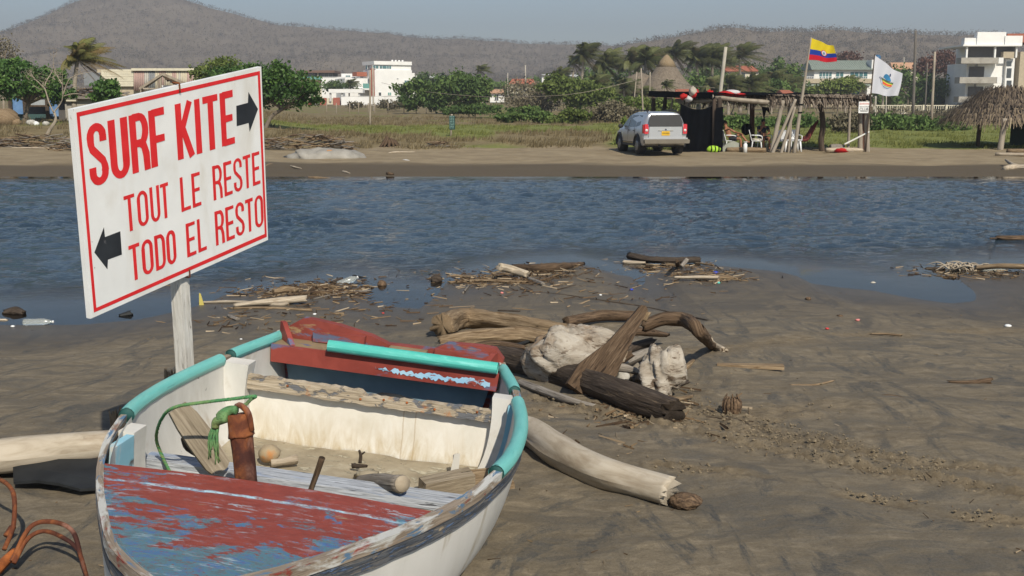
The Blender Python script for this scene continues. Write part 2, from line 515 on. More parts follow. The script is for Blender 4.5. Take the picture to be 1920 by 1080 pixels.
# dark heavy-mineral streaks left by wind and swash
big = t.noise(t.mapping('World', (.55, 1.25, 1), rot=(0, 0, R_(-28))), 1.15, 8, .66, 2.4)
big2 = t.noise(t.mapping('World', (1.5, .55, 1), (4, 7, 0), rot=(0, 0, R_(-40))), 1.25, 9, .70, 3.0)
d1 = t.math('MULTIPLY_ADD', big, 8.0, -3.75, clamp=True)
d2 = t.math('MULTIPLY_ADD', big2, 11, -5.45, clamp=True)
dark = t.math('MAXIMUM', t.math('MULTIPLY', d1, .72), t.math('MULTIPLY', d2, .98))
dark = t.math('MULTIPLY', dark, t.math('MULTIPLY_ADD', mid, 3.2, -.85, clamp=True))
keep = t.math('SUBTRACT', 1.0, t.attr('churn'), clamp=True)
c = t.mix(t.math('MULTIPLY', t.math('MULTIPLY', dark, keep), .92), c, t.ramp(fine, [(.36, (.040, .042, .042)), (.62, (.088, .086, .080))]))
c = t.mix(t.math('MULTIPLY', t.attr('churn'), .8), c, t.ramp(t.math('MULTIPLY_ADD', fine, .5, t.math('MULTIPLY', mid, .5)), [(.38, (.105, .078, .046)), (.60, (.225, .175, .108))]))
curl = t.noise(pw, 22, 5, .65, 2.5)                       # pale broken crust lines
cl = t.math('MULTIPLY_ADD', t.math('ABSOLUTE', t.math('SUBTRACT', curl, .5)), -55, 1.0, clamp=True)
c = t.mix(t.math('MULTIPLY', cl, t.math('MULTIPLY', t.math('MULTIPLY_ADD', t.noise(pw, 1.6, 3), 6, -2.9, clamp=True), .7)), c, (.30, .245, .165))
c = t.mix(t.math('MULTIPLY', t.attr('rut'), .8), c, (.078, .060, .039))
wet = t.attr('wet')
c = t.mix(wet, c, (.058, .047, .034))
rg = t.math('MULTIPLY_ADD', wet, -.72, .92)
nrm = t.bump(t.math('MULTIPLY_ADD', mid, .6, fine), .9, .006)
nrm = t.bump(t.noise(pws, 30, 5, .7, .6), .2, .012, nrm)
M_SAND = t.done(c, rg, nrm, .3)
wetv = np.clip(1 - (Z - WATER_Z - .015) / (.15 + .05 * fbm(X * .8, Y * .8, 2, 5)), 0, 1) * .75
V = np.stack([X.ravel(), Y.ravel(), Z.ravel()], 1)
np_obj("beach", V, grid_faces(len(xs_), len(ys_)), M_SAND, attrs={'churn': churn, 'wet': wetv, 'rut': rutm}, smooth=True, kind='structure')

# crumbs of damp sand thrown up along the tracks and round the driftwood
rng = np.random.RandomState(12); CP = []
for pts, w, dp in TRACKS[:4]:
    pa = np.array(pts); seg = rng.randint(0, len(pa) - 1, 420); f = rng.uniform(0, 1, 420)[:, None]
    q = pa[seg] * (1 - f) + pa[seg + 1] * f; dv = pa[seg + 1] - pa[seg]; nv = np.stack([-dv[:, 1], dv[:, 0]], 1); nv /= np.linalg.norm(nv, axis=1)[:, None]
    q = q + nv * (rng.choice([-1, 1], 420) * rng.normal(1.5, .7, 420) * w)[:, None]; CP.append(q[fbm(q[:, 0] * 1.3, q[:, 1] * 1.3, 2, 77) > -.4])
q = np.stack([pile_c.x + rng.normal(0, .75, 450), pile_c.y + rng.normal(0, .45, 450)], 1); CP.append(q[fbm(q[:, 0] * 2.1, q[:, 1] * 2.1, 3, 51) > -.1])
CP = np.concatenate(CP); n = len(CP); sz = rng.uniform(.002, .0095, n) * rng.uniform(.3, 1.2, n)
ctr = np.stack([CP[:, 0], CP[:, 1], near_z(CP[:, 0], CP[:, 1]) + .006 + .3 * sz], 1)
OC = np.array([(1, 0, 0), (0, 1, 0), (-1, 0, 0), (0, -1, 0), (0, 0, 1), (0, 0, -1)], float)
V = ctr[:, None, :] + OC[None] * sz[:, None, None] * rng.uniform(.6, 1.3, (n, 6, 1))
TF = np.array([(0, 1, 4), (1, 2, 4), (2, 3, 4), (3, 0, 4), (1, 0, 5), (2, 1, 5), (3, 2, 5), (0, 3, 5)])
np_obj("sand_clods", V.reshape(-1, 3), (TF[None] + (np.arange(n) * 6)[:, None, None]).reshape(-1, 3), mat("clod_sand", [(.3, (.130, .100, .062)), (.7, (.24, .195, .13))], 40, coord='World', bump=.3), label="small crumbs of damp sand along the tyre tracks", cat="sand", kind='stuff')

# far bank and the land behind it
def edge_at(X, Y):
    return np.interp(X / Y, [-.5, -.2, -.12, .0, .12, .2, .5], [50, 49.5, 49, 48, 48.5, 50, 49]) + 1.6 * fbm(X * .22, Y * .1, 3, 2)
def green_at(X, Y):
    U = X / Y
    return sstep(.12, .45, .95 * np.exp(-((Y - 67) / 6.5) ** 4) * sstep(-.245, -.20, U) + sstep(.065, .105, U - .02 * fbm(Y * .2, X * .1, 2, 9)) * sstep(86, 74, Y) * .95 + .55 * fbm(X * .12 + 3, Y * .09, 3, 12))
ys_ = spaced(17.5, 2700, lambda y: .012 * y if y < 120 else .03 * y)
xr = spaced(0, 26, lambda x: .3); xr = np.concatenate([xr, spaced(26.4, 2200, lambda x: .4 + (x - 26) * .06)])
xs_ = np.concatenate([-xr[::-1], xr[1:]])
X, Y = np.meshgrid(xs_, ys_)
Z = far_z(X, Y)
U = X / Y
edge = edge_at(X, Y)
veg = sstep(-.6, 1.0, (Y - edge))
Z = Z + sstep(32.5, 35, Y) * (.05 * fbm(X * .35, Y * .35, 3, 3)) * sstep(3000, 200, Y) + veg * .12 * np.maximum(0, fbm(X * .5, Y * .5, 3, 6)) * (Y < 300)
green = green_at(X, Y)
t = NT("far_ground")
pw = t.mapping('World')
n1 = t.noise(pw, 1.1, 6, .6, .5); n2 = t.noise(pw, 9, 5, .65)
sandc = t.ramp(n1, [(.3, (.200, .155, .096)), (.7, (.310, .250, .160))])
sandc = t.mix(t.attr('wet'), sandc, (.090, .072, .050))
grass = t.ramp(t.math('MULTIPLY_ADD', n1, .6, t.math('MULTIPLY', n2, .4)), [(.3, (.115, .088, .045)), (.5, (.190, .150, .080)), (.7, (.26, .21, .12))])
grn = t.ramp(n2, [(.3, (.105, .125, .032)), (.7, (.22, .23, .070))])
gr = t.mix(t.attr('green'), grass, grn)
vg = t.math('MULTIPLY_ADD', t.math('ADD', t.attr('veg'), t.math('MULTIPLY', n2, .6)), 3, -1.9, clamp=True)
M_LAND = t.done(t.mix(vg, sandc, gr), .95, t.bump(n2, .6, .05), .15)
wetv = sstep(38.6, 36.2, Y + 1.2 * fbm(X * .15, Y * .3, 3, 8)) * .92
V = np.stack([X.ravel(), Y.ravel(), Z.ravel()], 1)
np_obj("ground", V, grid_faces(len(xs_), len(ys_)), M_LAND, attrs={'veg': veg, 'green': green, 'wet': wetv}, smooth=True, kind='structure')

# water of the lagoon channel
ys_ = spaced(9.0, 33.6, lambda y: .0052 * y)
xr = spaced(0, 12, lambda x: .075); xr = np.concatenate([xr, spaced(12.1, 90, lambda x: .1 + (x - 12) * .06)])
xs_ = np.concatenate([-xr[::-1], xr[1:]])
X, Y = np.meshgrid(xs_, ys_)
depth = WATER_Z - np.where(Y < 18, near_z(X, Y), far_z(X, Y))
calm = sstep(.03, .20, depth) * (.65 + .35 * sstep(12, 16, Y)) + .012
gust = .75 + .5 * fbm(X * .12, Y * .2, 2, 41)
wv = .012 * fbm(X * .8 + .25 * Y, Y * 1.0, 2, 17, .5) + .044 * fbm(X * 1.9 + .4 * Y, Y * 2.2, 2, 27, .4) - .044 * np.abs(fbm(X * 1.5 - .3 * Y, Y * 2.1, 2, 37, .4))
Z = WATER_Z + wv * calm * gust
t = NT("water")
pw = t.mapping('World', (1, 1.5, 1))
b1 = t.noise(pw, 6.5, 5, .65, .5); b2 = t.noise(pw, 19, 3, .6)
ch = t.attr('chop')
hgt = t.math('MULTIPLY', t.math('MULTIPLY_ADD', b2, .25, b1), ch)
nr = t.bump(hgt, 1.0, .075)
t.done(t.mix(t.attr('murk'), (.060, .055, .042), (.022, .042, .062)), .05, nr, .5)
t.p.inputs['IOR'].default_value = 1.33
trn = t.n.new("ShaderNodeBsdfTransparent"); trn.inputs[0].default_value = (.75, .70, .60, 1)
gl = t.n.new("ShaderNodeBsdfGlossy"); gl.inputs['Roughness'].default_value = .02; t.l.new(nr, gl.inputs['Normal'])
fr = t.n.new("ShaderNodeFresnel"); fr.inputs[0].default_value = 1.33; t.l.new(nr, fr.inputs['Normal'])
m1 = t.n.new("ShaderNodeMixShader"); t.l.new(fr.outputs[0], m1.inputs[0]); t.l.new(trn.outputs[0], m1.inputs[1]); t.l.new(gl.outputs[0], m1.inputs[2])
m2 = t.n.new("ShaderNodeMixShader"); t.l.new(t.attr('murk'), m2.inputs[0]); t.l.new(m1.outputs[0], m2.inputs[1]); t.l.new(t.p.outputs[0], m2.inputs[2])
t.l.new(m2.outputs[0], t.out.inputs[0])
M_WATER = t.m
V = np.stack([X.ravel(), Y.ravel(), Z.ravel()], 1)
np_obj("water", V, grid_faces(len(xs_), len(ys_)), M_WATER, attrs={'murk': sstep(.0, .22, depth), 'chop': np.clip(calm * gust, 0, 1.3)}, smooth=True, kind='structure')

# dry wooded hills
def hill(name, ridge_px, yr, y0, y1, x_ext, seed):
    rx = np.array([(px - 960) / F_PX * yr for px, py in ridge_px]); rz = np.array([CAM_Z + (HORIZON - py) / F_PX * yr * 1.0 for px, py in ridge_px])
    def hz(x, y):
        r = np.interp(x, rx, rz)
        s = np.clip((y - y0) / (yr - y0), 0, 1) ** 2.0
        back = np.clip((y - yr) / (y1 - yr), 0, 1)
        g = fbm(x / 130, y / 170, 4, seed)
        return 4 + (r - 4) * (s * (1 - back ** 2 * .8)) + 9 * g * np.sin(np.pi * np.clip((y - y0) / (yr - y0), 0, 1)) ** 1.5 * (y < yr) + 2.0 * fbm(x / 30, y / 30, 3, seed + 4) * s
    xs = np.linspace(x_ext[0], x_ext[1], 240); ys = np.linspace(y0 - 20, y1, 70)
    X, Y = np.meshgrid(xs, ys); Z = hz(X, Y)
    np_obj(name, np.stack([X.ravel(), Y.ravel(), Z.ravel()], 1), grid_faces(240, 70), M_HILL, smooth=True, kind='structure')
    return hz
M_HILL = mat("dry_hill", [(.3, (.145, .116, .084)), (.5, (.175, .143, .106)), (.7, (.205, .170, .128))], .035, coord='World', detail=8, rough=1, bump=.6, bdist=1.0, spec=.05)
hzL = hill("hill", [(-500, 130), (-200, 100), (0, 76), (60, 66), (90, 52), (120, 34), (145, 20), (175, 6), (215, 0), (290, 0), (350, 6), (410, 20), (470, 40), (540, 52), (640, 60), (720, 68), (800, 76), (860, 75), (930, 80), (1000, 87), (1060, 84), (1150, 92), (1300, 95), (1500, 100), (2400, 130)], 1150, 430, 1700, (-1400, 900), 5)
hzR = hill("hill", [(700, 190), (1000, 150), (1120, 106), (1180, 88), (1250, 74), (1330, 59), (1400, 60), (1500, 63), (1600, 64), (1700, 69), (1800, 72), (1920, 74), (2100, 80), (2500, 100)], 780, 400, 1150, (-150, 1100), 8)
def leaf_quads(P, size, rng, flat=.0):
    """random small leaf quads around the points P"""
    n = len(P)
    a = rng.normal(size=(n, 3)); a /= np.linalg.norm(a, axis=1)[:, None]
    b = rng.normal(size=(n, 3)); b[:, 2] *= (1 - flat); b -= a * (a * b).sum(1)[:, None]; b /= np.linalg.norm(b, axis=1)[:, None]
    s = size * rng.uniform(.6, 1.4, (n, 1)) if np.isscalar(size) else size[:, None] * rng.uniform(.6, 1.4, (n, 1))
    c = np.cross(a, b)
    V = np.stack([P - b * s, P + c * s * .55, P + b * s, P - c * s * .55], 1).reshape(-1, 3)
    return V, np.arange(n * 4).reshape(-1, 4)
def woods(name, hz, yr0, yr1, ulim, n, seed, mat_, label):
    rng = np.random.RandomState(seed)
    y = yr0 + (yr1 - yr0) * rng.uniform(0, 1, n) ** .8
    u = rng.uniform(ulim[0], ulim[1], n); x = u * y
    z = hz(x, y)
    k = 9
    h = rng.uniform(1.7, 3.6, n)
    P = np.repeat(np.stack([x, y, z], 1), k, 0); H = np.repeat(h, k)
    off = rng.normal(size=(n * k, 3)) * np.array([.30, .30, .26]); off[:, 2] += .55
    P = P + off * H[:, None] * 1.05
    tint = np.clip(np.repeat(rng.uniform(0, 1, n) ** 1.0, k) + rng.normal(0, .10, n * k), 0, 1)
    grn = np.repeat(rng.uniform(0, 1, n) > .93, k); tint = np.where(grn, -1, tint * .8 + .2)
    tint = np.where(tint < 0, .05, tint)
    V, Q = leaf_quads(P, .15 * H, rng)
    np_obj(name, V, Q, mat_, attrs={'tint': np.repeat(tint, 4)}, label=label, cat="woodland", kind='stuff')
M_DRYWOOD = tinted("dry_woods", [(.0, (.095, .105, .055)), (.15, (.13, .12, .08)), (.25, (.150, .122, .090)), (.6, (.185, .152, .115)), (1, (.225, .190, .148))], .95, .05, .45)
woods("hill_woods", hzL, 470, 1190, (-.80, .20), 31000, 3, M_DRYWOOD, "grey leafless dry woods covering the tall distant hill")
woods("hill_woods", hzR, 430, 800, (.02, .85), 20000, 4, M_DRYWOOD, "brown leafless dry woods covering the lower hill behind the flags")

# hazy air over the whole place
t = NT("haze_air")
t.n.remove(t.p)
pv = t.n.new("ShaderNodeVolumePrincipled"); pv.inputs['Color'].default_value = (.86, .89, .95, 1); pv.inputs['Density'].default_value = HAZE = .00062
pv.inputs['Anisotropy'].default_value = .25
t.l.new(pv.outputs[0], t.out.inputs['Volume'])
MB().box((0, 1300, 99), (4700, 3000, 202)).build("haze", t.m, loc=(0, 0, 0), kind='stuff', smooth=False, label="thin pale haze lying over the whole lagoon and the hills", cat="haze")
# ================================================================== FOREGROUND MATERIALS
def wood(name, dark, mid, light, scale=5, stretch=(1.2, 16, 1), layers=(), rough=.85, bump=.5, **kw):
    return mat(name, [(.28, dark), (.5, mid), (.72, light)], scale, stretch, 'UV', 9, .9, list(layers) + [(4.5, (1.0, 14, 1), .665, .035, tuple(x * .45 for x in dark), 1.6)], rough, bump, .010, .2, **kw)
M_DRIFT_PALE = wood("pale_driftwood", (.20, .155, .105), (.40, .335, .25), (.56, .49, .39), layers=[(3, (1, 3, 1), .66, .1, (.22, .165, .11)), (10, (1.5, 12, 1), .68, .06, (.13, .095, .065))], rand=.1)
M_DRIFT_SMOOTH = mat("smooth_bleached_log", [(.3, (.30, .25, .185)), (.5, (.42, .365, .285)), (.7, (.50, .45, .37))], 4, (1.2, 4, 1), 'UV', 8, .8, [(3, (1, 2.5, 1), .62, .2, (.27, .21, .145)), (9, (.8, 16, 1), .69, .04, (.15, .115, .08), 1.2), (14, (1, 2, 1), .70, .08, (.24, .20, .155))], .75, .45, .006, .25)
M_DRIFT_TAN = wood("tan_driftwood", (.09, .06, .036), (.21, .15, .090), (.34, .26, .165), layers=[(6, (1, 6, 1), .62, .12, (.10, .06, .03))], rand=.15)
M_DRIFT_BROWN = wood("brown_driftwood", (.040, .026, .016), (.095, .062, .038), (.18, .125, .08), layers=[(7, (1, 9, 1), .62, .1, (.03, .02, .014))], bump=.9, rand=.15)
M_DRIFT_DARK = wood("dark_driftwood", (.022, .017, .013), (.060, .045, .034), (.115, .09, .068), layers=[(6, (1, 7, 1), .63, .1, (.16, .12, .08))], bump=1.0)
M_DRIFT_GREY = wood("grey_driftwood", (.11, .095, .08), (.22, .195, .165), (.34, .31, .27), layers=[(8, (1, 9, 1), .64, .08, (.07, .055, .045))], rand=.15)
M_STUMP_WHITE = mat("bleached_stump", [(.30, (.12, .09, .062)), (.43, (.27, .23, .18)), (.57, (.385, .345, .285)), (.75, (.47, .435, .375))], 5, (1.0, 1.0, 2.6), 'Object', 9, 1.2, layers=[(3.2, (1.2, 1, 1.4), .575, .14, (.24, .165, .10)), (5, (1, 1, 4), .60, .05, (.11, .08, .055), 1.5), (16, (1, 1, 3), .63, .05, (.14, .105, .075))], bump=1.0, bdist=.02)
M_HUSK = mat("coconut_husk", [(.36, (.04, .025, .016)), (.64, (.19, .125, .075))], 55, (.5, 2, 1), detail=8, bump=1, bdist=.01)
M_RUST = mat("rust", [(.25, (.035, .014, .010)), (.45, (.12, .038, .018)), (.6, (.22, .075, .026)), (.8, (.30, .125, .05))], 20, (1, 1, .6), 'Object', 9, 1.0, layers=[(11, (1, 1, .5), .62, .08, (.24, .12, .085)), (5, (1, 1, .7), .60, .1, (.05, .018, .014))], rough=.85, bump=.8, bdist=.004)
M_RUST_O = mat("orange_rust", [(.3, (.14, .045, .016)), (.7, (.42, .13, .035))], 20, rough=.9, bump=.8)
M_HULL_OUT = mat("hull_white_paint", [(.3, (.44, .43, .395)), (.55, (.60, .59, .555)), (.75, (.68, .67, .64))], 3, (1, 1, .35), layers=[(26, (1, 1, .45), .70, .03, (.045, .05, .055)), (5, (1.4, 1.4, .3), .64, .12, (.40, .36, .285)), (10, (2, 2, .25), .69, .06, (.28, .225, .15))], rough=.6, bump=.35)
M_HULL_IN = mat("inner_paint", [(.3, (.46, .45, .41)), (.55, (.60, .59, .55)), (.75, (.67, .66, .63))], 4, (1, 1, .4), layers=[(21, (1, 1, .8), .705, .03, (.09, .08, .07)), (3.5, (1, 1, .5), .64, .15, (.36, .30, .21)), (9, (1, 1, 1), .70, .04, (.22, .36, .43))], rough=.7, bump=.3)
t = NT("bulkhead_paint")                                  # cream paint, dirtier and yellower towards the floor, rust runs
po = t.mapping('Object', (1, 1, .9)); n1 = t.noise(po, 6, 7, .62, .6); n2 = t.noise(t.mapping('Object', (3.2, 1, .9)), 7, 8, .72, .8)
c = t.ramp(n1, [(.3, (.62, .59, .51)), (.6, (.74, .72, .66))])
zz = t.sep(t.tc.outputs['Object'])
low = t.math('MULTIPLY_ADD', zz[2], -5.5, 2.0, clamp=True)
c = t.mix(t.math('MULTIPLY', t.math('MULTIPLY_ADD', n2, 3.0, -1.15, clamp=True), low), c, (.44, .34, .18))
c = t.mix(t.math('MULTIPLY_ADD', n1, 10, -6.55, clamp=True), c, (.36, .29, .19))
for xk in (.02, .07):                                     # two thin drips
    wob = t.math('MULTIPLY_ADD', t.noise(t.mapping('Object', (.1, .1, 1)), 14, 2), .012, zz[0])
    ln = t.math('MULTIPLY_ADD', t.math('ABSOLUTE', t.math('SUBTRACT', wob, xk + .006)), -260, 1.0, clamp=True)
    c = t.mix(t.math('MULTIPLY', ln, .55), c, (.33, .22, .10))
vec = t.mapping('Object', (1, 1, 1.2))
ck = t.math('MULTIPLY_ADD', t.noise(vec, 30, 6, .7, 1.5), 22, -15.2, clamp=True)
c = t.mix(ck, c, (.16, .17, .16))
M_BULK = t.done(c, .62, t.bump(n1, .25, .004), .3)
M_WORN = wood("worn_board", (.20, .155, .105), (.40, .335, .245), (.52, .45, .35), layers=[(5, (2.2, 5, 1), .555, .05, (.145, .15, .16)), (4, (2.2, 2.2, 1), .62, .08, (.42, .16, .045))], bump=.7)
M_RUSTSTAIN = mat("rust_stain", [(.3, (.24, .085, .03)), (.7, (.40, .19, .08))], 60, bump=.3)
# deck: red paint over blue, worn to pale wood along a seam
t = NT("deck_paint")
vo = t.mapping('Object', (1, 1.7, 1), rot=(0, 0, R_(8)))
n1 = t.noise(vo, 3.2, 8, .68, .8); n2 = t.noise(vo, 16, 7, .72, .6); n3 = t.noise(t.mapping('Object', (1, 3.4, 1), (4, 2, 1)), 11, 9, .78, .3)
fine = t.noise(t.mapping('Object', (1, 3, 1)), 90, 4, .75)
red = t.ramp(n2, [(.3, (.20, .040, .028)), (.65, (.30, .062, .042))])
blue = t.ramp(n2, [(.34, (.095, .135, .155)), (.50, (.090, .205, .250)), (.62, (.065, .155, .33))])
o3 = t.sep(t.tc.outputs['Object'])
rim = t.math('ADD', t.math('MULTIPLY_ADD', o3[1], -.42, -.245), t.math('MULTIPLY', t.math('ABSOLUTE', t.math('ADD', o3[0], .05)), .30))   # the bow end and the sides are walked bare
k = t.math('MULTIPLY_ADD', t.math('ADD', t.math('ADD', t.math('MULTIPLY', n1, 1.0), t.math('MULTIPLY', n2, .42)), rim), 9, -6.45, clamp=True)
k = t.math('MULTIPLY_ADD', t.math('MULTIPLY', k, t.math('MULTIPLY_ADD', fine, 3, -.75, clamp=True)), 5.0, -1.7, clamp=True)
c = t.mix(k, red, blue)
pale = t.math('MULTIPLY', t.math('MULTIPLY_ADD', n3, 16, -8.6, clamp=True), t.math('MULTIPLY_ADD', t.noise(vo, 4.5, 5, .65), 7, -3.05, clamp=True))
c = t.mix(t.math('MULTIPLY', pale, .8), c, (.38, .46, .52))
bare = t.math('MULTIPLY', t.math('MULTIPLY_ADD', t.noise(t.mapping('Object', (1, 2, 1), (7, 1, 0)), 7, 6, .6, .5), 22, -14.2, clamp=True), .8)
c = t.mix(bare, c, (.30, .235, .155))
seam = t.math('ADD', t.math('ABSOLUTE', t.math('ADD', o3[1], t.math('MULTIPLY_ADD', t.noise(t.mapping('Object'), 9, 4), .03, .318))), t.math('MULTIPLY', t.noise(t.mapping('Object', (1, 3, 1)), 24, 5, .7), .05))
sk = t.math('MULTIPLY_ADD', seam, -95, 3.25, clamp=True)
c = t.mix(sk, c, t.ramp(n3, [(.38, (.10, .21, .36)), (.55, (.40, .62, .74)), (.7, (.33, .29, .22))]))
M_DECK = t.done(c, .62, t.bump(t.math('ADD', t.math('MULTIPLY', k, -.4), t.math('ADD', n2, fine)), .45, .004), .3)
def chipped(name, base, lays, **kw):
    return mat(name, base, 5, (1, 1, 1), 'Object', 7, .6, lays, .6, .4, .004, .3, **kw)
M_REDPAINT = chipped("red_paint", [(.3, (.17, .030, .022)), (.7, (.30, .062, .045))], [(7, (1, 2, 2), .665, .03, (.30, .52, .74)), (4, (1, 2, 2), .635, .06, (.11, .13, .22)), (13, (1, 2, 2), .70, .03, (.52, .53, .55))])
M_TRANSOM = chipped("worn_red_paint", [(.3, (.15, .032, .024)), (.7, (.28, .062, .046))], [(5, (1, 1, 3), .56, .06, (.10, .12, .19)), (6, (1, 1, 3), .63, .06, (.27, .19, .10))])
M_LEDGE = chipped("bare_ledge_wood", [(.3, (.14, .10, .055)), (.7, (.29, .22, .13))], [(8, (1, 1, 1), .62, .06, (.10, .12, .20))])
M_BLUEPAINT = chipped("light_blue_paint", [(.3, (.20, .42, .52)), (.7, (.30, .54, .66))], [(12, (1, 1, 1), .66, .05, (.10, .10, .10)), (6, (1, 1, .6), .63, .08, (.52, .54, .53))])
M_BLUECHIP = chipped("pale_blue_chip", [(.3, (.26, .47, .66)), (.7, (.40, .60, .74))], [(16, (1, 1, 1.6), .585, .04, (.25, .055, .04)), (40, (1, 1, 1), .66, .04, (.55, .60, .64))])
M_RAIL = wood("gunwale_wood", (.16, .125, .095), (.26, .21, .16), (.36, .30, .235), layers=[(5, (1.5, 3, 1), .62, .05, (.25, .055, .04)), (4, (1.2, 3, 1), .56, .08, (.50, .50, .47)), (6, (1.5, 3, 1), .61, .05, (.10, .18, .28)), (9, (1.4, 6, 1), .68, .05, (.08, .07, .06))], bump=.35)
M_STRAKE = wood("rubbing_strake", (.035, .04, .05), (.09, .10, .115), (.24, .21, .17), layers=[(9, (1.3, 5, 1), .58, .06, (.10, .15, .25)), (7, (1.2, 5, 1), .64, .05, (.36, .29, .20))], bump=.9)
M_THWART = wood("thwart_wood", (.18, .19, .21), (.36, .385, .42), (.52, .55, .59), scale=6, layers=[(8, (1, 12, 1), .63, .07, (.09, .09, .10)), (4, (1, 4, 1), .62, .1, (.24, .30, .42))], bump=.6)
M_APRON = mat("speckled_white_board", [(.3, (.46, .44, .38)), (.7, (.66, .645, .59))], 5, (1, 1, 1), layers=[(55, (1, 1, .6), .635, .05, (.06, .055, .05)), (5, (1, 1, 1.5), .67, .06, (.30, .16, .07))], bump=.5)
M_PIPE = mat("turquoise_pipe", [(.3, (.115, .405, .375)), (.7, (.175, .485, .445))], 7, (1, 5, 1), 'UV', 7, .5, layers=[(9, (1, 5, 1), .66, .12, (.085, .26, .26)), (30, (1, 8, 1), .69, .04, (.30, .48, .46))], rough=.42, bump=.12, spec=.4)
M_PIPE2 = mat("new_turquoise_pipe", [(.3, (.060, .40, .34)), (.7, (.095, .46, .40))], 5, (1, 4, 1), 'UV', 6, .4, layers=[(8, (1, 4, 1), .63, .2, (.20, .60, .55))], rough=.38, bump=.08, spec=.4)
M_PIPEIN = plain("pipe_inside", (.02, .08, .075), .7)
M_BILGE = mat("bilge_sand", [(.3, (.22, .185, .13)), (.55, (.33, .285, .205)), (.75, (.44, .40, .31))], 7, layers=[(11, (1, 2, 1), .60, .06, (.44, .40, .30)), (40, (1, 1, 1), .68, .04, (.12, .09, .06))], bump=.8, bdist=.01, rough=.95)
M_DARKIN = plain("stern_shade_colour", (.16, .24, .29), .8, var=.3)  # dark blue tone standing in for the shade below the stern ledge
M_SIGN = mat("sign_white_paint", [(.25, (.66, .67, .66)), (.6, (.76, .77, .76))], 3, (1, 1, 1), 'Object', 7, .8, layers=[(3, (1.5, 1.5, .5), .62, .25, (.60, .575, .515)), (16, (1, 1, .3), .70, .04, (.36, .31, .24)), (34, (1, 1, 1), .72, .03, (.20, .15, .11))], rough=.45, bump=.1, spec=.35)
M_SIGNEDGE = wood("sign_edge", (.35, .32, .26), (.55, .52, .46), (.66, .64, .59), bump=.4)
M_SIGNRED = mat("red_lettering", [(.3, (.60, .018, .022)), (.7, (.70, .030, .034))], 12, rough=.42, bump=.05, spec=.4)
M_SIGNBLACK = mat("black_lettering", [(.3, (.014, .017, .022)), (.7, (.030, .036, .044))], 9, (1, 1, 1), layers=[(14, (1, 1, 1), .69, .06, (.10, .10, .11))], rough=.4, bump=.05, spec=.4)
M_POST = wood("whitewashed_post", (.42, .40, .355), (.57, .555, .51), (.66, .65, .615), scale=5, stretch=(1.5, 14, 1), layers=[(7, (1, 10, 1), .63, .06, (.24, .205, .155))], bump=.6)
M_GREENROPE = mat("green_rope", [(.3, (.030, .15, .055)), (.6, (.085, .26, .11)), (.8, (.25, .34, .17))], 60, (1, 4, 1), 'UV', 4, .3, layers=[(3, (1, .3, 1), .58, .2, (.24, .27, .10))], bump=1, rough=.8)
M_BLACKRUB = mat("black_rubber", [(.3, (.010, .011, .012)), (.7, (.025, .027, .028))], 6, layers=[(9, (1, 2.5, 1), .715, .02, (.62, .36, .02))], rough=.65, bump=.2)
M_FLOAT = mat("orange_float", [(.3, (.24, .20, .15)), (.55, (.34, .27, .17)), (.7, (.46, .17, .03))], 9, bump=.5)

# ================================================================== BOAT
BO = Vector((-.63, 3.2, -.005))
yaw, heel = R_(-7), R_(6)
bx = Vector((math.cos(yaw) * math.cos(heel), math.sin(yaw) * math.cos(heel), -math.sin(heel)))
by = Vector((-math.sin(yaw), math.cos(yaw), 0)); bz = bx.cross(by)
BM = Matrix((bx, by, bz)).transposed()
boat = thing("rowing_boat", "weathered white wooden rowing boat with red and blue foredeck and turquoise pipe on its rim", "boat", BO)
boat.rotation_euler = BM.to_euler()
def boat_pt(px, py, h):
    d = ray(px, py); c0 = Vector((0, 0, CAM_Z)); p0 = BO + bz * h
    k = (p0 - c0).dot(bz) / d.dot(bz); q = c0 + d * k - BO
    return Vector((q.dot(bx), q.dot(by), h))
def boat_ray(px, py, yl):
    d = ray(px, py); c0 = Vector((0, 0, CAM_Z))
    k = (BO + by * yl - c0).dot(by) / d.dot(by)
    return c0 + d * k
def boat_world(p):
    return BO + BM @ Vector(p)
YB, YS = -1.10, 1.60                                       # bow apex and transom along the keel
_ly = [-1.10, -.98, -.85, -.70, -.508, -.265, -.012, .309, .55, .794, 1.237, 1.60]
_lx = [.03, -.14, -.25, -.335, -.448, -.576, -.686, -.772, -.785, -.775, -.731, -.668]
_rx = [.03, .10, .165, .225, .305, .395, .475, .540, .548, .530, .445, .335]
def gun(y): return float(np.interp(y, _ly, _lx)), float(np.interp(y, _ly, _rx))
def gun_s(y):                                              # smoothed outline
    L = R = 0
    for k, w in ((-.10, .25), (0, .5), (.10, .25)):
        a, b = gun(min(max(y + k, YB), YS)); L += a * w; R += b * w
    f = min(1, (y - YB) / .14); a, b = gun(y)
    return a + (L - a) * f, b + (R - b) * f
def sheer(y): return .508 + .10 * max(0, (.0 - y)) ** 1.6 + .0 * y
def keel(y): return .30 * max(0, (-.35 - y) / .75) ** 2
def sect(y, a, inset=0.0):
    """point of the hull section at station y, angle a from 0 (left rim) to pi (right rim)"""
    L, R = gun_s(y); c, b = (L + R) / 2, max((R - L) / 2 - inset, .004)
    h, kz = sheer(y), keel(y) + inset * 1.2
    ca, sa = math.cos(a), math.sin(a)
    xx = -math.copysign(abs(ca) ** .46, ca) * b
    zz = h - (h - kz) * (sa ** .72)
    fl = 1 - .07 * (1 - (zz - kz) / max(h - kz, .01)) ** 1.5     # slight tumble towards the floor
    return Vector((c + xx * fl, y, zz))
stn = list(np.linspace(YB, -.8, 9)) + list(np.linspace(-.7, YS, 22)); NA = 33
b = MB()
ring = []
for y in stn:
    ring.append([sect(y, math.pi * k / (NA - 1)) for k in range(NA)])
V = [p for r in ring for p in r]
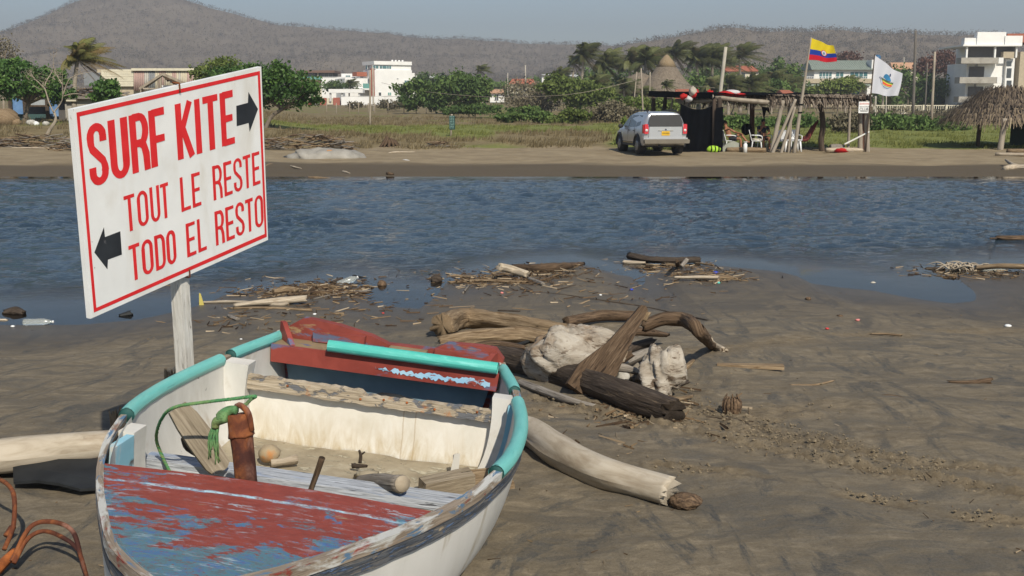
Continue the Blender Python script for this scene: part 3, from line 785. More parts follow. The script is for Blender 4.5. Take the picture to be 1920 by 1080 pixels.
Fq = [(i * NA + k, i * NA + k + 1, (i + 1) * NA + k + 1, (i + 1) * NA + k) for i in range(len(stn) - 1) for k in range(NA - 1)]
b.add(V, Fq, m=0)
st2 = [y for y in stn if y > -1.0]
V2 = [sect(y, math.pi * k / (NA - 1), .022) for y in st2 for k in range(NA)]
b.add(V2, [(i * NA + k + 1, i * NA + k, (i + 1) * NA + k, (i + 1) * NA + k + 1) for i in range(len(st2) - 1) for k in range(NA - 1)], m=1)
hull = b.build("hull", [M_HULL_OUT, M_HULL_IN], boat)
hull['label'] = "white painted hull with flaking paint and dark specks"
# rim: a wooden rail on each side, a dark rubbing strake below it outside
def rim_pts(side, y0, y1, n, dz=0.0, out=0.0):
    P = []
    for y in np.linspace(y0, y1, n):
        L, R = gun_s(y); x = L if side < 0 else R
        e = .02; La, Ra = gun_s(min(y + e, YS)); Lb, Rb = gun_s(max(y - e, YB))
        tx = ((La - Lb) if side < 0 else (Ra - Rb)); tv = Vector((tx, min(y + e, YS) - max(y - e, YB), 0)).normalized()
        nv = Vector((-tv.y, tv.x, 0)) if side < 0 else Vector((tv.y, -tv.x, 0))
        P.append((Vector((x, y, sheer(y) + dz)) + nv * out, tv, nv))
    return P
def sweep_rect(P, w, h, m_=0, mb=None, wob=0.0, seed=0):
    mb = mb or MB(); V, UV, acc = [], [], 0
    for i, (p, tv, nv) in enumerate(P):
        if i: acc += (p - P[i - 1][0]).length
        j = [1 + wob * float(pnoise(acc * 9 + q * 5, seed + q)) for q in range(4)]
        for q, (a_, c_) in enumerate(((-.5, -.5), (.5, -.5), (.5, .5), (-.5, .5))):
            V.append(p + nv * (a_ * w * j[q]) + Vector((0, 0, c_ * h * j[(q + 1) % 4]))); UV.append((acc, q * .05))
    n = len(P); Fc = []
    for i in range(n - 1):
        for q in range(4):
            a_, c_ = i * 4 + q, i * 4 + (q + 1) % 4
            Fc.append((a_, c_, c_ + 4, a_ + 4))
    Fc += [(3, 2, 1, 0), tuple((n - 1) * 4 + q for q in range(4))]
    return mb.add(V, Fc, UV, m_)
for sd in (-1, 1):
    sweep_rect(rim_pts(sd, YB + .01, YS, 60, -.004 if sd > 0 else -.010, -.002 if sd > 0 else .004), .030 if sd > 0 else .020, .030, wob=.09, seed=3 + sd).build("gunwale", M_RAIL, boat, smooth=False)
    sweep_rect(rim_pts(sd, YB + .01, YS, 60, -.042, .003), .013, .042, wob=.16, seed=8 + sd).build("rubbing_strake", M_STRAKE, boat, smooth=False)
# foredeck: a wide board behind the seam and the main deck up to the bow
def deck(y0, y1, n, name, z_off):
    mb = MB(); V = []; K = 15
    for lay in (0, -.016):
        for y in np.linspace(y0, y1, n):
            L, R = gun_s(y); L += .0; R -= .012
            for k in range(K):
                f = k / (K - 1); x = L + (R - L) * f
                yy = y + (.010 * math.sin(f * math.pi) if y == y1 and y1 > -.25 else 0)
                V.append(Vector((x, yy, sheer(y) - .002 + z_off + lay + .009 * math.sin(math.pi * f) * min(1, (R - L)))))
    g = [(i * K + k, i * K + k + 1, (i + 1) * K + k + 1, (i + 1) * K + k) for i in range(n - 1) for k in range(K - 1)]
    o = n * K
    g2 = [(a_ + o, d_ + o, c_ + o, b_ + o) for a_, b_, c_, d_ in g]
    e = (n - 1) * K
    side = [(e + k + 1, e + k, e + k + o, e + k + 1 + o) for k in range(K - 1)] + [(k, k + 1, k + 1 + o, k + o) for k in range(K - 1)]
    mb.add(V, g + g2 + side); return mb.build(name, M_DECK, boat, smooth='auto')
deck(YB + .06, -.335, 16, "foredeck", 0)
deck(-.331, -.205, 5, "deck_board", .002)
# thwart behind the deck with a speckled apron
tb = MB().box((-.155, .385, .315), (1.17, .092, .030), rot=(0, 0, 0), jit=.004); tb.build("thwart", M_THWART, boat, smooth=False)
MB().box((-.16, .352, .235), (1.14, .020, .128), jit=.002).build("thwart_apron", M_APRON, boat, smooth=False)
def hull_x(y, z, side):
    lo, hi = (0.0, math.pi / 2) if side < 0 else (math.pi / 2, math.pi)
    for _ in range(30):
        m_ = (lo + hi) / 2; zz = sect(y, m_, .022).z
        if (zz > z) == (side < 0): lo = m_
        else: hi = m_
    return sect(y, lo, .022).x
# sandy floor
K = 12; mb = MB(); V = []
ysf = np.linspace(-.35, 1.10, 26)
for y in ysf:
    L, R = hull_x(y, .20, -1) + .002, hull_x(y, .20, 1) - .002
    for k in range(K * 2):
        f = k / (K * 2 - 1); x = L + (R - L) * f
        V.append((x, y, .185 + .014 * float(fbm(x * 4, y * 4, 3, 3)) + .012 * (abs(f - .5) * 2) ** 3))
mb.add(V, [(i * K * 2 + k, i * K * 2 + k + 1, (i + 1) * K * 2 + k + 1, (i + 1) * K * 2 + k) for i in range(len(ysf) - 1) for k in range(K * 2 - 1)])
mb.build("bilge", M_BILGE, boat)
# bulkhead and the broken weathered board along its top
yb = 1.105
prof = [(hull_x(yb, z, -1) + .003, z) for z in (.16, .22, .30, .38, .425)] + [(hull_x(yb, z, 1) - .003, z) for z in (.425, .38, .30, .22, .16)]
MB().prism([(x, z) for x, z in prof], ((0, yb + .03, 0), (1, 0, 0), (0, 0, 1)), .03).build("bulkhead", M_BULK, boat, smooth=False)
rg = random.Random(5); xs = np.linspace(hull_x(yb, .45, -1) + .03, hull_x(yb, .45, 1) - .012, 60)
top, bot = [], []
stepv = 0
for i, x in enumerate(xs):
    f = i / 59
    z = .460 + .0015 * math.sin(i * .9) + rg.uniform(-.003, .003) - (.018 if .49 < f < .70 else 0) - (.010 if f > .70 else 0) + (.006 if f < .05 else 0)
    top.append((x, z)); bot.append((x, .404 - .002 * f + .005 * float(pnoise(f * 9, 2.2)) + .004 * float(pnoise(f * 34, 5.2))))
MB().prism(bot + top[::-1], ((0, yb - .006, 0), (1, 0, 0), (0, 0, 1)), .034).build("bulkhead_cap", M_WORN, boat, smooth=False)
for i, f in enumerate((.04, .22, .48, .56, .66, .76, .90)):   # rusty nail heads
    x = xs[int(f * 59)]
    MB().lathe([(.0055, 0), (.004, .004)], (x, yb - .040, .432 + .008 * math.sin(i * 2.2)), 8, rot=(R_(90), 0, 0)).build("nail_head", M_RUST_O, boat)
# stern: front board of the stern seat, ledge, transom with its motor notch
def cross_board(y, z0, z1, th, inset=.012):
    p = [(hull_x(y, z0, -1) + inset, z0), (hull_x(y, z1, -1) + inset, z1), (hull_x(y, z1, 1) - inset, z1), (hull_x(y, z0, 1) - inset, z0)]
    return MB().prism(p[::-1], ((0, y, 0), (1, 0, 0), (0, 0, 1)), -th)
def px_x(px, h, y):
    p = boat_pt(px, 640, h); return p.x
cross_board(1.43, .428, .506, .028).build("seat_front", M_REDPAINT, boat, smooth=False)
rg = random.Random(12)
pc = [(-.19 + .508 * i / 70, .437 + .020 * abs(float(pnoise(i * .37, 8.3))) + .012 * abs(float(pnoise(i * 1.3, 1.3))) + .016 * max(0, 1 - i / 22)) for i in range(71)] + [(.318 - .508 * i / 70, .462 + .012 * float(pnoise(i * .27, 3.3)) + .006 * float(pnoise(i * .9, 5.3)) + .012 * (1 - i / 70)) for i in range(71)]
MB().prism(pc, ((0, 1.4282, 0), (1, 0, 0), (0, 0, 1)), .0012).build("paint_patch", M_BLUECHIP, boat, smooth=False)
mb = MB(); mb.box((-.163, 1.512, .498), (.985, .130, .018)); mb.build("stern_ledge", M_LEDGE, boat, smooth=False)
xl, xr2 = gun_s(1.60)
tp0 = [(xl + .0, .20), (xr2, .20), (xr2 + .005, .57), (xr2 - .035, .615), (xr2 - .10, .618), (xr2 - .25, .612), (xr2 - .31, .575), (xr2 - .52, .572), (xr2 - .60, .600), (xr2 - .75, .628), (xl + .14, .640), (xl + .10, .640), (xl + .02, .585)]
tp = [(x, z - .036) for x, z in tp0]
MB().prism(tp[::-1], ((0, 1.585, 0), (1, 0, 0), (0, 0, 1)), -.045).build("transom", M_TRANSOM, boat, smooth=False)
for xa, xb, za in ((xl + .16, xr2 - .62, .562), (xr2 - .30, xr2 - .06, .552)):   # stepped cheek boards in front of the transom
    MB().box(((xa + xb) / 2, 1.566, (za + .5080) / 2), (xb - xa, .030, za - .5080), jit=.003).build("transom_cheek", M_TRANSOM, boat, smooth=False)
cross_board(1.545, .16, .487, .012).build("stern_shade_panel", M_DARKIN, boat, smooth=False)  # added panel, its dark colour imitates shade inside the stern
MB().box(((xr2 - .42), 1.57, .520), (.17, .040, .026)).build("motor_pad", M_LEDGE, boat, smooth=False)
MB().prism([(0, 0), (.17, 0), (.03, .075), (0, .075)], ((xl + .02, 1.575, .509), (.55, -.75, 0), (0, 0, 1)), .022).build("corner_knee", M_REDPAINT, boat, smooth=False)
MB().prism([(0, 0), (.17, 0), (.03, .055), (0, .055)], ((xr2 - .02, 1.575, .509), (-.25, -.95, 0), (0, 0, 1)), .022).build("corner_knee", M_TRANSOM, boat, smooth=False)
# frames (ribs) at the sides
def rib(side, y, w, z0, z1, th, mt, nm="rib"):
    mb = MB(); V = []
    n = 8
    for i in range(n + 1):
        z = z0 + (z1 - z0) * i / n
        x = hull_x(y, min(z, sheer(y) - .02), side)
        xi = x - side * (th * (.55 + .45 * i / n))
        for (xx, yy) in ((x + side * .004, y - w / 2), (xi, y - w / 2), (xi, y + w / 2), (x + side * .004, y + w / 2)): V.append((xx, yy, z))
    Fc = [(i * 4 + q, i * 4 + (q + 1) % 4, (i + 1) * 4 + (q + 1) % 4, (i + 1) * 4 + q) for i in range(n) for q in range(4)] + [(3, 2, 1, 0), tuple(n * 4 + q for q in range(4))]
    if side > 0: Fc = [f[::-1] for f in Fc]
    mb.add(V, Fc); return mb.build(nm, mt, boat, smooth=False)
rib(-1, 1.09, .085, .18, .508, .10, M_HULL_IN)
rib(1, 1.09, .07, .18, .508, .075, M_HULL_IN)
rib(-1, .17, .09, .18, .498, .050, M_HULL_IN)
rib(-1, .045, .13, .18, .496, .022, M_BLUEPAINT, "blue_rib")
rib(1, 1.00, .018, .2, .50, .02, M_BLUEPAINT, "blue_rib")
# turquoise pipe slit and pushed over the rim
def pipe(side, y0, y1, n, r=.026, name="rim_pipe", dz=.004, mt=None, wob=0.0):
    P = [p + nv * (-.006) + Vector((0, 0, dz)) for p, tv, nv in rim_pts(side, y0, y1, n)]
    o = MB().tube(P, r, 14, seg=n * 3, caps=False, rough=.03).build(name, mt or M_PIPE, boat)
    e0, e1 = P[0], P[-1]
    for ea, eb in ((e0, P[1]), (e1, P[-2])):
        MB().tube([ea + (eb - ea) * .06, ea + (eb - ea) * .12], r * .985, 14, seg=2).build("pipe_mouth", M_PIPEIN, o)
    return o
pipe(-1, .24, 1.05, 14)
pipe(-1, 1.14, 1.58, 8)
pipe(1, .19, 1.02, 14, r=.027)
pipe(1, 1.17, 1.50, 6, r=.025)
a_, b_ = Vector((-.40, 1.412, .538)), Vector((.345, 1.418, .534))
sp = MB().tube([a_, b_], .026, 16, seg=6, caps=False).build("stern_pipe", M_PIPE2, boat)
sp['label'] = "bright turquoise straight pipe across the stern seat"
MB().tube([a_ + (b_ - a_) * .004, a_ + (b_ - a_) * .006], .0255, 16, seg=2).build("pipe_mouth", M_PIPEIN, sp)
MB().tube([b_ - (b_ - a_) * .006, b_ - (b_ - a_) * .004], .0255, 16, seg=2).build("pipe_mouth", M_PIPEIN, sp)
MB().blob((-.05, 1.27, .30), (.20, .09, .10), 4, .15).build("bundle_in_stern", M_BLACKRUB, boat)

# ------------------------------------------------------------------ things lying in the boat
def bw(px, py, h): return boat_world(boat_pt(px, py, h))
pb, pt = boat_ray(471, 985, -.09), boat_ray(448, 776, -.05)
rp = thing("rusty_pipe", "rust-brown iron pipe standing upright behind the foredeck with green rope tied on", "pipe", pb)
d = pt - pb
pts_ = [Vector(), d * .5, d]
MB().tube(pts_, [.0315, .0325, .0335], 22, seg=20, rough=.04, freq=20).build("shaft", M_RUST, rp)
MB().tube([d * .80, d * .86, d * .985], [.0395, .0375, .0355], 22, seg=8, rough=.05, freq=25, jag=.004).build("collar", M_RUST, rp)
lug = [d * .86 + Vector((.036, -.012, 0)), d * .98 + Vector((.032, -.016, .012)), d * 1.05 + Vector((.010, -.01, .012)), d * 1.07 + Vector((-.006, .004, 0))]
MB().tube(lug, [.009, .010, .008], 8, seg=10, rough=.15).build("lug", M_RUST, rp)
top = pb + d * 1.045
def rope(name, pts, r, label=None, cat=None, parent=None, strands=3, pitch=.045, seg=120):
    path = catmull(pts, seg)
    mb = MB(); acc = 0
    L = sum((path[i + 1] - path[i]).length for i in range(seg - 1))
    for s_ in range(strands):
        P = []; acc = 0; up = Vector((0, 0, 1))
        for i, p in enumerate(path):
            t_ = (path[min(i + 1, seg - 1)] - path[max(0, i - 1)]).normalized()
            if i: acc += (p - path[i - 1]).length
            sd = t_.cross(up); sd = sd.normalized() if sd.length > .05 else Vector((1, 0, 0)); u_ = sd.cross(t_)
            a = acc / pitch * 2 * math.pi + s_ * 2 * math.pi / strands
            P.append(p + (sd * math.cos(a) + u_ * math.sin(a)) * r * .5)
        mb.tube(P, r * .58, 6, spline=False, seed=s_)
    return mb.build(name, M_GREENROPE, parent, label=label, cat=cat)
lo = [bw(318, 884, .34), bw(304, 855, .36), bw(293, 820, .44), bw(305, 782, .56), bw(330, 763, .62), bw(385, 754, .64), bw(445, 747, .665), bw(478, 743, .675), bw(470, 749, .665)]
lo = [p for p in lo] + [top + Vector((.02, .0, .012)), top + Vector((-.01, 0, .004))]
rope("green_rope", lo, .0058, "thin green rope looping from the rusty pipe down to the white thwart", "rope", seg=220, pitch=.022)
# knot and frayed end
kn = [top + Vector((-.002, -.012, .0)), top + Vector((-.028, -.004, -.004)), top + Vector((-.050, -.012, -.018)), top + Vector((-.036, -.020, -.024)), top + Vector((-.062, -.012, -.034)), top + Vector((-.070, -.004, -.052))]
kb = MB()
kb.tube(kn, [.012, .015, .017, .014, .013], 9, seg=26, rough=.35, freq=40)
rg = random.Random(3); q0 = kn[-1]
for i in range(16):
    e = q0 + Vector((rg.uniform(-.028, .012), rg.uniform(-.012, .012), rg.uniform(-.12, -.07)))
    kb.tube([q0 + Vector((rg.uniform(-.008, .008), rg.uniform(-.008, .008), 0)), q0.lerp(e, .5) + Vector((rg.uniform(-.016, .004), 0, 0)), e], [.0042, .003, .0022], 5, seg=7)
kb.build("rope_knot", M_GREENROPE, label="frayed green rope knot hanging beside the top of the rusty pipe", cat="rope")
# leaning board with a rounded end
A, B = bw(331, 764, .545), boat_world(Vector((boat_pt(420, 878, .34).x, .315, .338)))
dv = (B - A); Lb = dv.length; dv.normalize()
sv_ = Vector((.52, .55, .62)); sv_ = (sv_ - dv * sv_.dot(dv)).normalized()
ol = [(0, -.034), (.06, -.042), (Lb * .5, -.046), (Lb * .86, -.044), (Lb * .96, -.036), (Lb, -.018), (Lb, .016), (Lb * .95, .036), (Lb * .5, .046), (.05, .042), (0, .030)]
M_OLDBOARD = wood("grey_board", (.12, .095, .065), (.235, .195, .14), (.34, .29, .22), bump=.5)
MB().prism(ol, (A, dv, sv_), .022).build("leaning_board", M_OLDBOARD, label="grey-brown board leaning from the boat's side onto its thwart", cat="board", smooth=False)
p = bw(358, 835, .36)
MB().tube([p + Vector((-.02, .02, .02)), p, p + Vector((.06, .0, -.05)), p + Vector((.10, 0, -.09))], [.022, .026, .02, .01], 9, seg=10, rough=.3, jag=.01).build("bark_piece", M_DRIFT_DARK, label="dark curl of bark behind the leaning board in the boat", cat="bark")
# upright stick
MB().tube([bw(578, 932, .40), bw(592, 893, .47), bw(604, 858, .535)], [.0085, .0095, .010], 10, seg=14, rough=.12, freq=16).build("upright_stick", M_DRIFT_BROWN, label="short brown stick standing up behind the red foredeck", cat="stick")
# sawn branch across the thwart
M_SAWN = mat("sawn_end", [(.3, (.30, .245, .175)), (.7, (.43, .37, .28))], 20, bump=.3)
A, B = boat_world(Vector((boat_pt(683, 884, .30).x, .56, .275))), boat_world(Vector((boat_pt(752, 900, .40).x, .33, .378)))
br = thing("sawn_branch", "short grey sawn branch poking over the white thwart of the boat", "branch", A)
MB().tube([Vector(), (B - A) * .35 + Vector((0, 0, .006)), (B - A)], [.024, .027, .030], 14, seg=14, rough=.13, freq=14).build("bark", M_DRIFT_GREY, br)
n_ = (B - A).normalized()
MB().tube([(B - A) * 1.002, (B - A) * 1.002 + n_ * .004], .0282, 14, seg=2).build("cut_end", M_SAWN, br)
# squared timber chunk and a board in the right corner
def block(px, py, h, size, rz, name, mt, label, cat, tilt=(0, 0)):
    p = bw(px, py, h); r3 = BM @ Euler((tilt[0], tilt[1], rz)).to_matrix()
    return MB().box(p, size, r3, jit=.008, taper=.94).build(name, mt, label=label, cat=cat, smooth=False)
block(838, 905, .235, (.21, .085, .062), R_(28), "timber_chunk", M_OLDBOARD, "squared grey timber chunk lying in the boat beside the sawn branch", "timber", (R_(12), R_(-10)))
block(905, 900, .215, (.20, .15, .020), R_(35), "floor_board", M_DRIFT_TAN, "tan board in the shaded right corner of the boat floor", "board", (R_(6), R_(-4)))
block(852, 874, .24, (.022, .022, .10), R_(10), "peg", M_HULL_IN, "small white peg standing against the boat's cream bulkhead", "peg")
p = bw(505, 850, .235)
fl = thing("old_float", "sand-covered orange float lying on the boat floor behind the rusty pipe", "float", p)
MB().blob((0, 0, 0), (.042, .036, .036), 3, .12, 16, 12).build("ball", M_FLOAT, fl)
MB().tube([(.01, -.025, -.03), (.05, -.01, -.03), (.10, .02, -.03)], [.02, .016, .022], 8, rough=.3).build("cord_wrap", M_DRIFT_PALE, fl)
p = bw(675, 868, .22)
tw = MB()
tw.tube([p, p + Vector((.004, 0, .03)), p + Vector((-.002, 0, .052))], [.007, .006, .004], 6, rough=.3); tw.tube([p + Vector((.0, 0, .03)), p + Vector((.02, 0, .045))], [.005, .003], 6); tw.tube([p + Vector((-.03, 0, -.01)), p + Vector((.03, -.02, -.005))], [.01, .006], 6, rough=.4)
tw.build("twig", M_DRIFT_DARK, label="little dark forked twig on the sandy boat floor", cat="twig")
p = bw(690, 890, .215)
MB().blob(p, (.05, .03, .022), 8, .35).build("sand_clod", M_BILGE, label="pale crumbly clod behind the sawn branch in the boat", cat="clod")

# ================================================================== SIGN
SC = [Vector(p) for p in ((-1.615, 4.067, 1.586), (-1.137, 5.055, 1.774), (-1.156, 5.153, .971), (-1.635, 4.165, .784))]
su = SC[1] - SC[0]; sv2 = SC[3] - SC[0]
SW, SH = su.length, sv2.length
sun_n = su.cross(sv2).normalized()
if sun_n.dot(Vector((0, 0, CAM_Z)) - SC[0]) < 0: sun_n = -sun_n     # faces the camera
pbase = Vector((-1.43, 4.71, gz(-1.43, 4.71)))
sign = thing("painted_sign", "white board sign reading SURF KITE, TOUT LE RESTE, TODO EL RESTO on a post", "sign", pbase)
def S(u, v, w=0.0): return SC[0] + su * u + sv2 * v + sun_n * w - pbase
TH = .022
MB().add([S(0, 0, -.0), S(1, 0, -.0), S(1, 1, -.0), S(0, 1, -.0), S(0, 0, -TH), S(1, 0, -TH), S(1, 1, -TH), S(0, 1, -TH)],
         [(0, 3, 2, 1), (4, 5, 6, 7), (0, 1, 5, 4), (1, 2, 6, 5), (2, 3, 7, 6), (3, 0, 4, 7)], [(q[0], q[2]) for q in [S(0, 0)] * 8]).build("board", M_SIGN, sign, smooth=False)
def strip(uvs, nm, mt, w=.0012):
    mb = MB(); n = len(uvs); V = [S(u, v, w) for u, v in uvs] + [S(u, v, .0002) for u, v in uvs]
    mb.add(V, [tuple(range(n))[::-1]] + [(i, (i + 1) % n, n + (i + 1) % n, n + i) for i in range(n)])
    return mb.build(nm, mt, sign, smooth=False)
def ring_strip(o, i, nm, mt):
    mb = MB(); V = [S(u, v, .0012) for u, v in o + i]
    mb.add(V, [(k, k + 4, (k + 1) % 4 + 4, (k + 1) % 4) for k in range(4)]); return mb.build(nm, mt, sign, smooth=False)
ring_strip([(.016, .018), (.989, .021), (.991, .978), (.016, .976)], [(.029, .038), (.974, .041), (.978, .955), (.029, .958)], "border_line", M_SIGNRED)
# hand-painted condensed capitals: centre lines of brush strokes in a unit box
def arc(cx, cy, rx, ry, a0, a1, n=10): return [(cx + rx * math.cos(R_(a0 + (a1 - a0) * i / n)), cy + ry * math.sin(R_(a0 + (a1 - a0) * i / n))) for i in range(n + 1)]
GL = {'S': [[(.86, .30), (.86, .22)] + arc(.5, .20, .36, .15, 0, -180, 10) + [(.14, .30), (.20, .40), (.78, .62), (.86, .72), (.86, .78)] + arc(.5, .80, .36, .15, 0, 180, 10) + [(.14, .70)]],
      'U': [[(.14, 0), (.14, .74)] + arc(.5, .76, .36, .19, 180, 0, 12) + [(.86, .74), (.86, 0)]],
      'R': [[(.14, 1), (.14, 0)], [(.14, .055), (.55, .055)] + arc(.55, .28, .32, .225, -90, 90, 10) + [(.14, .505)], [(.48, .50), (.72, .56), (.84, .72), (.86, 1)]],
      'F': [[(.16, 1), (.16, 0)], [(.16, .055), (.98, .055)], [(.16, .52), (.92, .52)]],
      'K': [[(.15, 1), (.15, 0)], [(.88, 0), (.26, .54)], [(.36, .44), (.88, 1)]],
      'I': [[(.5, 0), (.5, 1)]],
      'T': [[(.0, .055), (1, .055)], [(.5, .05), (.5, 1)]],
      'E': [[(.15, 0), (.15, 1)], [(.15, .055), (.98, .055)], [(.15, .50), (.88, .50)], [(.15, .945), (.98, .945)]],
      'L': [[(.15, 0), (.15, 1)], [(.15, .945), (.98, .945)]],
      'O': [arc(.5, .24, .36, .18, -180, 0, 10) + [(.86, .76)] + arc(.5, .76, .36, .18, 0, 180, 10)[1:] + [(.14, .24)]],
      'D': [[(.14, 0), (.14, 1)], [(.14, .055), (.50, .055)] + arc(.52, .26, .34, .205, -90, 0, 8) + [(.86, .74)] + arc(.52, .74, .34, .205, 0, 90, 8)[1:] + [(.14, .945)]]}
def letter(ch, u0, u1, v0, v1, bw_, kx=1.0):
    """brush strokes of width bw_ (metres on the board) as a thin raised layer of paint"""
    mb = MB(); lay = 0
    wx, hy = (u1 - u0) * SW, (v1 - v0) * SH
    for st in GL[ch]:
        P = [(u0 * SW + x * wx, v0 * SH + y * hy) for x, y in st]
        closed = ch == 'O'
        n = len(P); Lp, Rp = [], []
        for i in range(n):
            if closed: a, c = P[i - 1], P[(i + 1) % n]
            else: a, c = P[max(i - 1, 0)], P[min(i + 1, n - 1)]
            dx, dy = c[0] - a[0], c[1] - a[1]; L = math.hypot(dx, dy) or 1
            hor = abs(dx) / L
            w = bw_ * (1 - .18 * hor) / 2 * (1 + rnd.uniform(-.06, .06))
            nx, ny = -dy / L * w, dx / L * w
            Lp.append((P[i][0] + nx, P[i][1] + ny)); Rp.append((P[i][0] - nx, P[i][1] - ny))
        lay += 1
        V = [S(x / SW, y / SH, .0010 + .00025 * lay) for x, y in Lp + Rp]
        rng_ = range(n if closed else n - 1)
        mb.add(V, [(i, (i + 1) % n, n + (i + 1) % n, n + i) for i in rng_])
    return mb.build("letter_" + ch.lower(), M_SIGNRED, sign, smooth=False)
def word(txt, spans, v0, v1, bw_, dv=0.0):
    for k, (ch, (a, b2)) in enumerate(zip(txt, spans)): letter(ch, a, b2, v0 + dv * k, v1 + dv * k, bw_)
word("SURF", [(.055, .133), (.153, .234), (.252, .335), (.347, .426)], .090, .374, .036)
word("KITE", [(.485, .572), (.588, .617), (.634, .721), (.738, .814)], .090, .376, .036)
word("TOUT", [(.195, .247), (.258, .312), (.324, .372), (.378, .421)], .468, .650, .0175)
word("LE", [(.484, .538), (.548, .597)], .468, .650, .0175)
word("RESTE", [(.669, .724), (.735, .785), (.795, .848), (.856, .904), (.914, .964)], .464, .652, .0175)
word("TODO", [(.200, .254), (.263, .320), (.331, .384), (.393, .441)], .720, .904, .0185)
word("EL", [(.501, .553), (.565, .614)], .720, .902, .0185)
word("RESTO", [(.669, .722), (.733, .785), (.795, .849), (.858, .908), (.918, .974)], .714, .905, .0185)
strip([(.832, .179), (.905, .179), (.911, .122), (.967, .228), (.908, .340), (.904, .290), (.829, .289)], "arrow", M_SIGNBLACK)
strip([(.042, .688), (.094, .585), (.095, .633), (.168, .632), (.167, .749), (.100, .747), (.094, .793)], "arrow", M_SIGNBLACK)
# post behind the board, and the two bent nails
topq, botq = S(.505, .03, -TH - .032), S(.503, 1.0, -TH - .032)
botq = botq + (botq - topq) * ((botq.z + .30) / (topq.z - botq.z))
MB().bar(botq, topq, .056, .056, jit=.003, up=tuple(sun_n)).build("post", M_POST, sign, smooth=False)
for (u, v, s_) in ((.510, .0, 1), (.503, 1.0, -1)):
    MB().tube([S(u, v - .035 * -s_, .006), S(u, v - .0 * s_, .006), S(u, v - .012 * s_, .0), S(u, v - .012 * s_, -TH - .01)], .0035, 7, seg=12).build("bent_nail", M_RUST, sign)
# ================================================================== DRIFTWOOD AND LITTER ON THE NEAR BEACH
M_BOTTLE = NT("clear_plastic"); M_BOTTLE.p.inputs['Transmission Weight'].default_value = .75; M_BOTTLE = M_BOTTLE.done((.80, .84, .80), .18, None, .5)
M_WHITEP = plain("white_plastic", (.72, .73, .72), .5)
M_CAPBLUE = plain("blue_plastic", (.03, .06, .42), .4)
M_CAPRED = plain("red_plastic", (.52, .05, .05), .4)
M_CAPTEAL = plain("teal_plastic", (.10, .48, .42), .4)
M_CAPPINK = plain("pink_plastic", (.62, .22, .20), .5)
M_ROCK = mat("beach_rock", [(.3, (.10, .085, .065)), (.7, (.28, .25, .205))], 9, detail=8, bump=.9, bdist=.01, rand=.2)
M_PALEROCK = mat("pale_rock", [(.3, (.28, .27, .24)), (.7, (.52, .50, .46))], 9, detail=8, bump=.9, bdist=.01)
M_CLOTH = mat("dirty_white_sack", [(.3, (.42, .38, .29)), (.7, (.62, .59, .51))], 6, bump=.6, bdist=.01)
def log(name, pxs, r, mt, label, cat="driftwood", n=12, lift=None, rough=.16, freq=5, seed=0, jag=.02, flat=1.0, group=None, dzs=None, seg=None, kind=None):
    r_ = list(r) if isinstance(r, (list, tuple)) else [r]
    P = []
    for i, (a, b) in enumerate(pxs):
        rr = lerp_list(r_, i / (len(pxs) - 1)) if len(r_) > 1 else r_[0]
        dz = (dzs[i] if dzs else 0) + rr * flat * (.75 if lift is None else lift)
        P.append(gp(a, b, dz))
    return MB().tube(P, r_, n, seg=seg or max(10, len(pxs) * 7), rough=rough, freq=freq, seed=seed, jag=jag, flat=flat).build(name, mt, label=label, cat=cat, group=group)
# --- beside the boat
log("driftwood_log", [(965, 800), (1000, 812), (1050, 848), (1120, 882), (1190, 903), (1258, 922)], [.066, .072, .076, .070, .064, .060], M_DRIFT_SMOOTH, "smooth pale curved driftwood log sticking out right of the boat", n=28, rough=.07, jag=.022, seg=60, seed=3, lift=.82)
p = gp(1285, 940, .022)
MB().blob(p, (.068, .046, .034), 5, .14, 40, 26, freq=2.5, sharp=.08).build("coconut_husk", M_HUSK, label="brown coconut husk at the broken end of the pale curved log", cat="coconut")
log("driftwood_log", [(-60, 862), (40, 852), (130, 842), (235, 832), (330, 820)], [.076, .078, .072, .066, .06], M_DRIFT_SMOOTH, "thick pale driftwood log lying at the left side of the boat", n=18, rough=.09, seg=44, seed=8, lift=1.2)
log("driftwood_log", [(-60, 880), (60, 872), (190, 862), (260, 858)], [.045, .05, .045, .04], M_DRIFT_DARK, "dark rotten log half hidden under the thick pale log", n=12, seed=9, lift=.5)
# black rubber flap
P = [gp(a, b, .03) for a, b in ((25, 884), (60, 877), (190, 872), (240, 872), (240, 912), (150, 915), (110, 906), (70, 902), (25, 902))]
mb = MB(); n_ = len(P)
P = [p + Vector((0, 0, .035 * (1 if i < 4 else 0) + .004 * math.sin(i * 2.1))) for i, p in enumerate(P)]
mb.add(P + [p - Vector((0, 0, .012)) for p in P], [tuple(range(n_))[::-1], tuple(range(n_, 2 * n_))] + [(i, (i + 1) % n_, n_ + (i + 1) % n_, n_ + i) for i in range(n_)])
mb.build("rubber_flap", M_BLACKRUB, label="black rubber sheet with yellow flecks under the pale log by the boat", cat="rubber", smooth=False)
def splinter(px, py, h, w, label, seed):
    p = gp(px, py, 0); rg = random.Random(seed); mb = MB()
    for k in range(4):
        x = (k - 1.5) * w * .28
        mb.tube([p + Vector((x * .7, 0, -.05)), p + Vector((x, 0, h * .5)), p + Vector((x * 1.5 + rg.uniform(-.006, .006), 0, h * rg.uniform(.8, 1.05)))], [w * .30, w * .27, w * .10], 7, seg=8, rough=.35, seed=seed + k, jag=.008)
    return mb.build("broken_stake", M_DRIFT_TAN, label=label, cat="stake")
splinter(218, 815, .15, .04, "splintered tan stake just left of the boat's rim", 4)
splinter(322, 738, .16, .055, "split brown stump beside the foot of the sign post", 6)
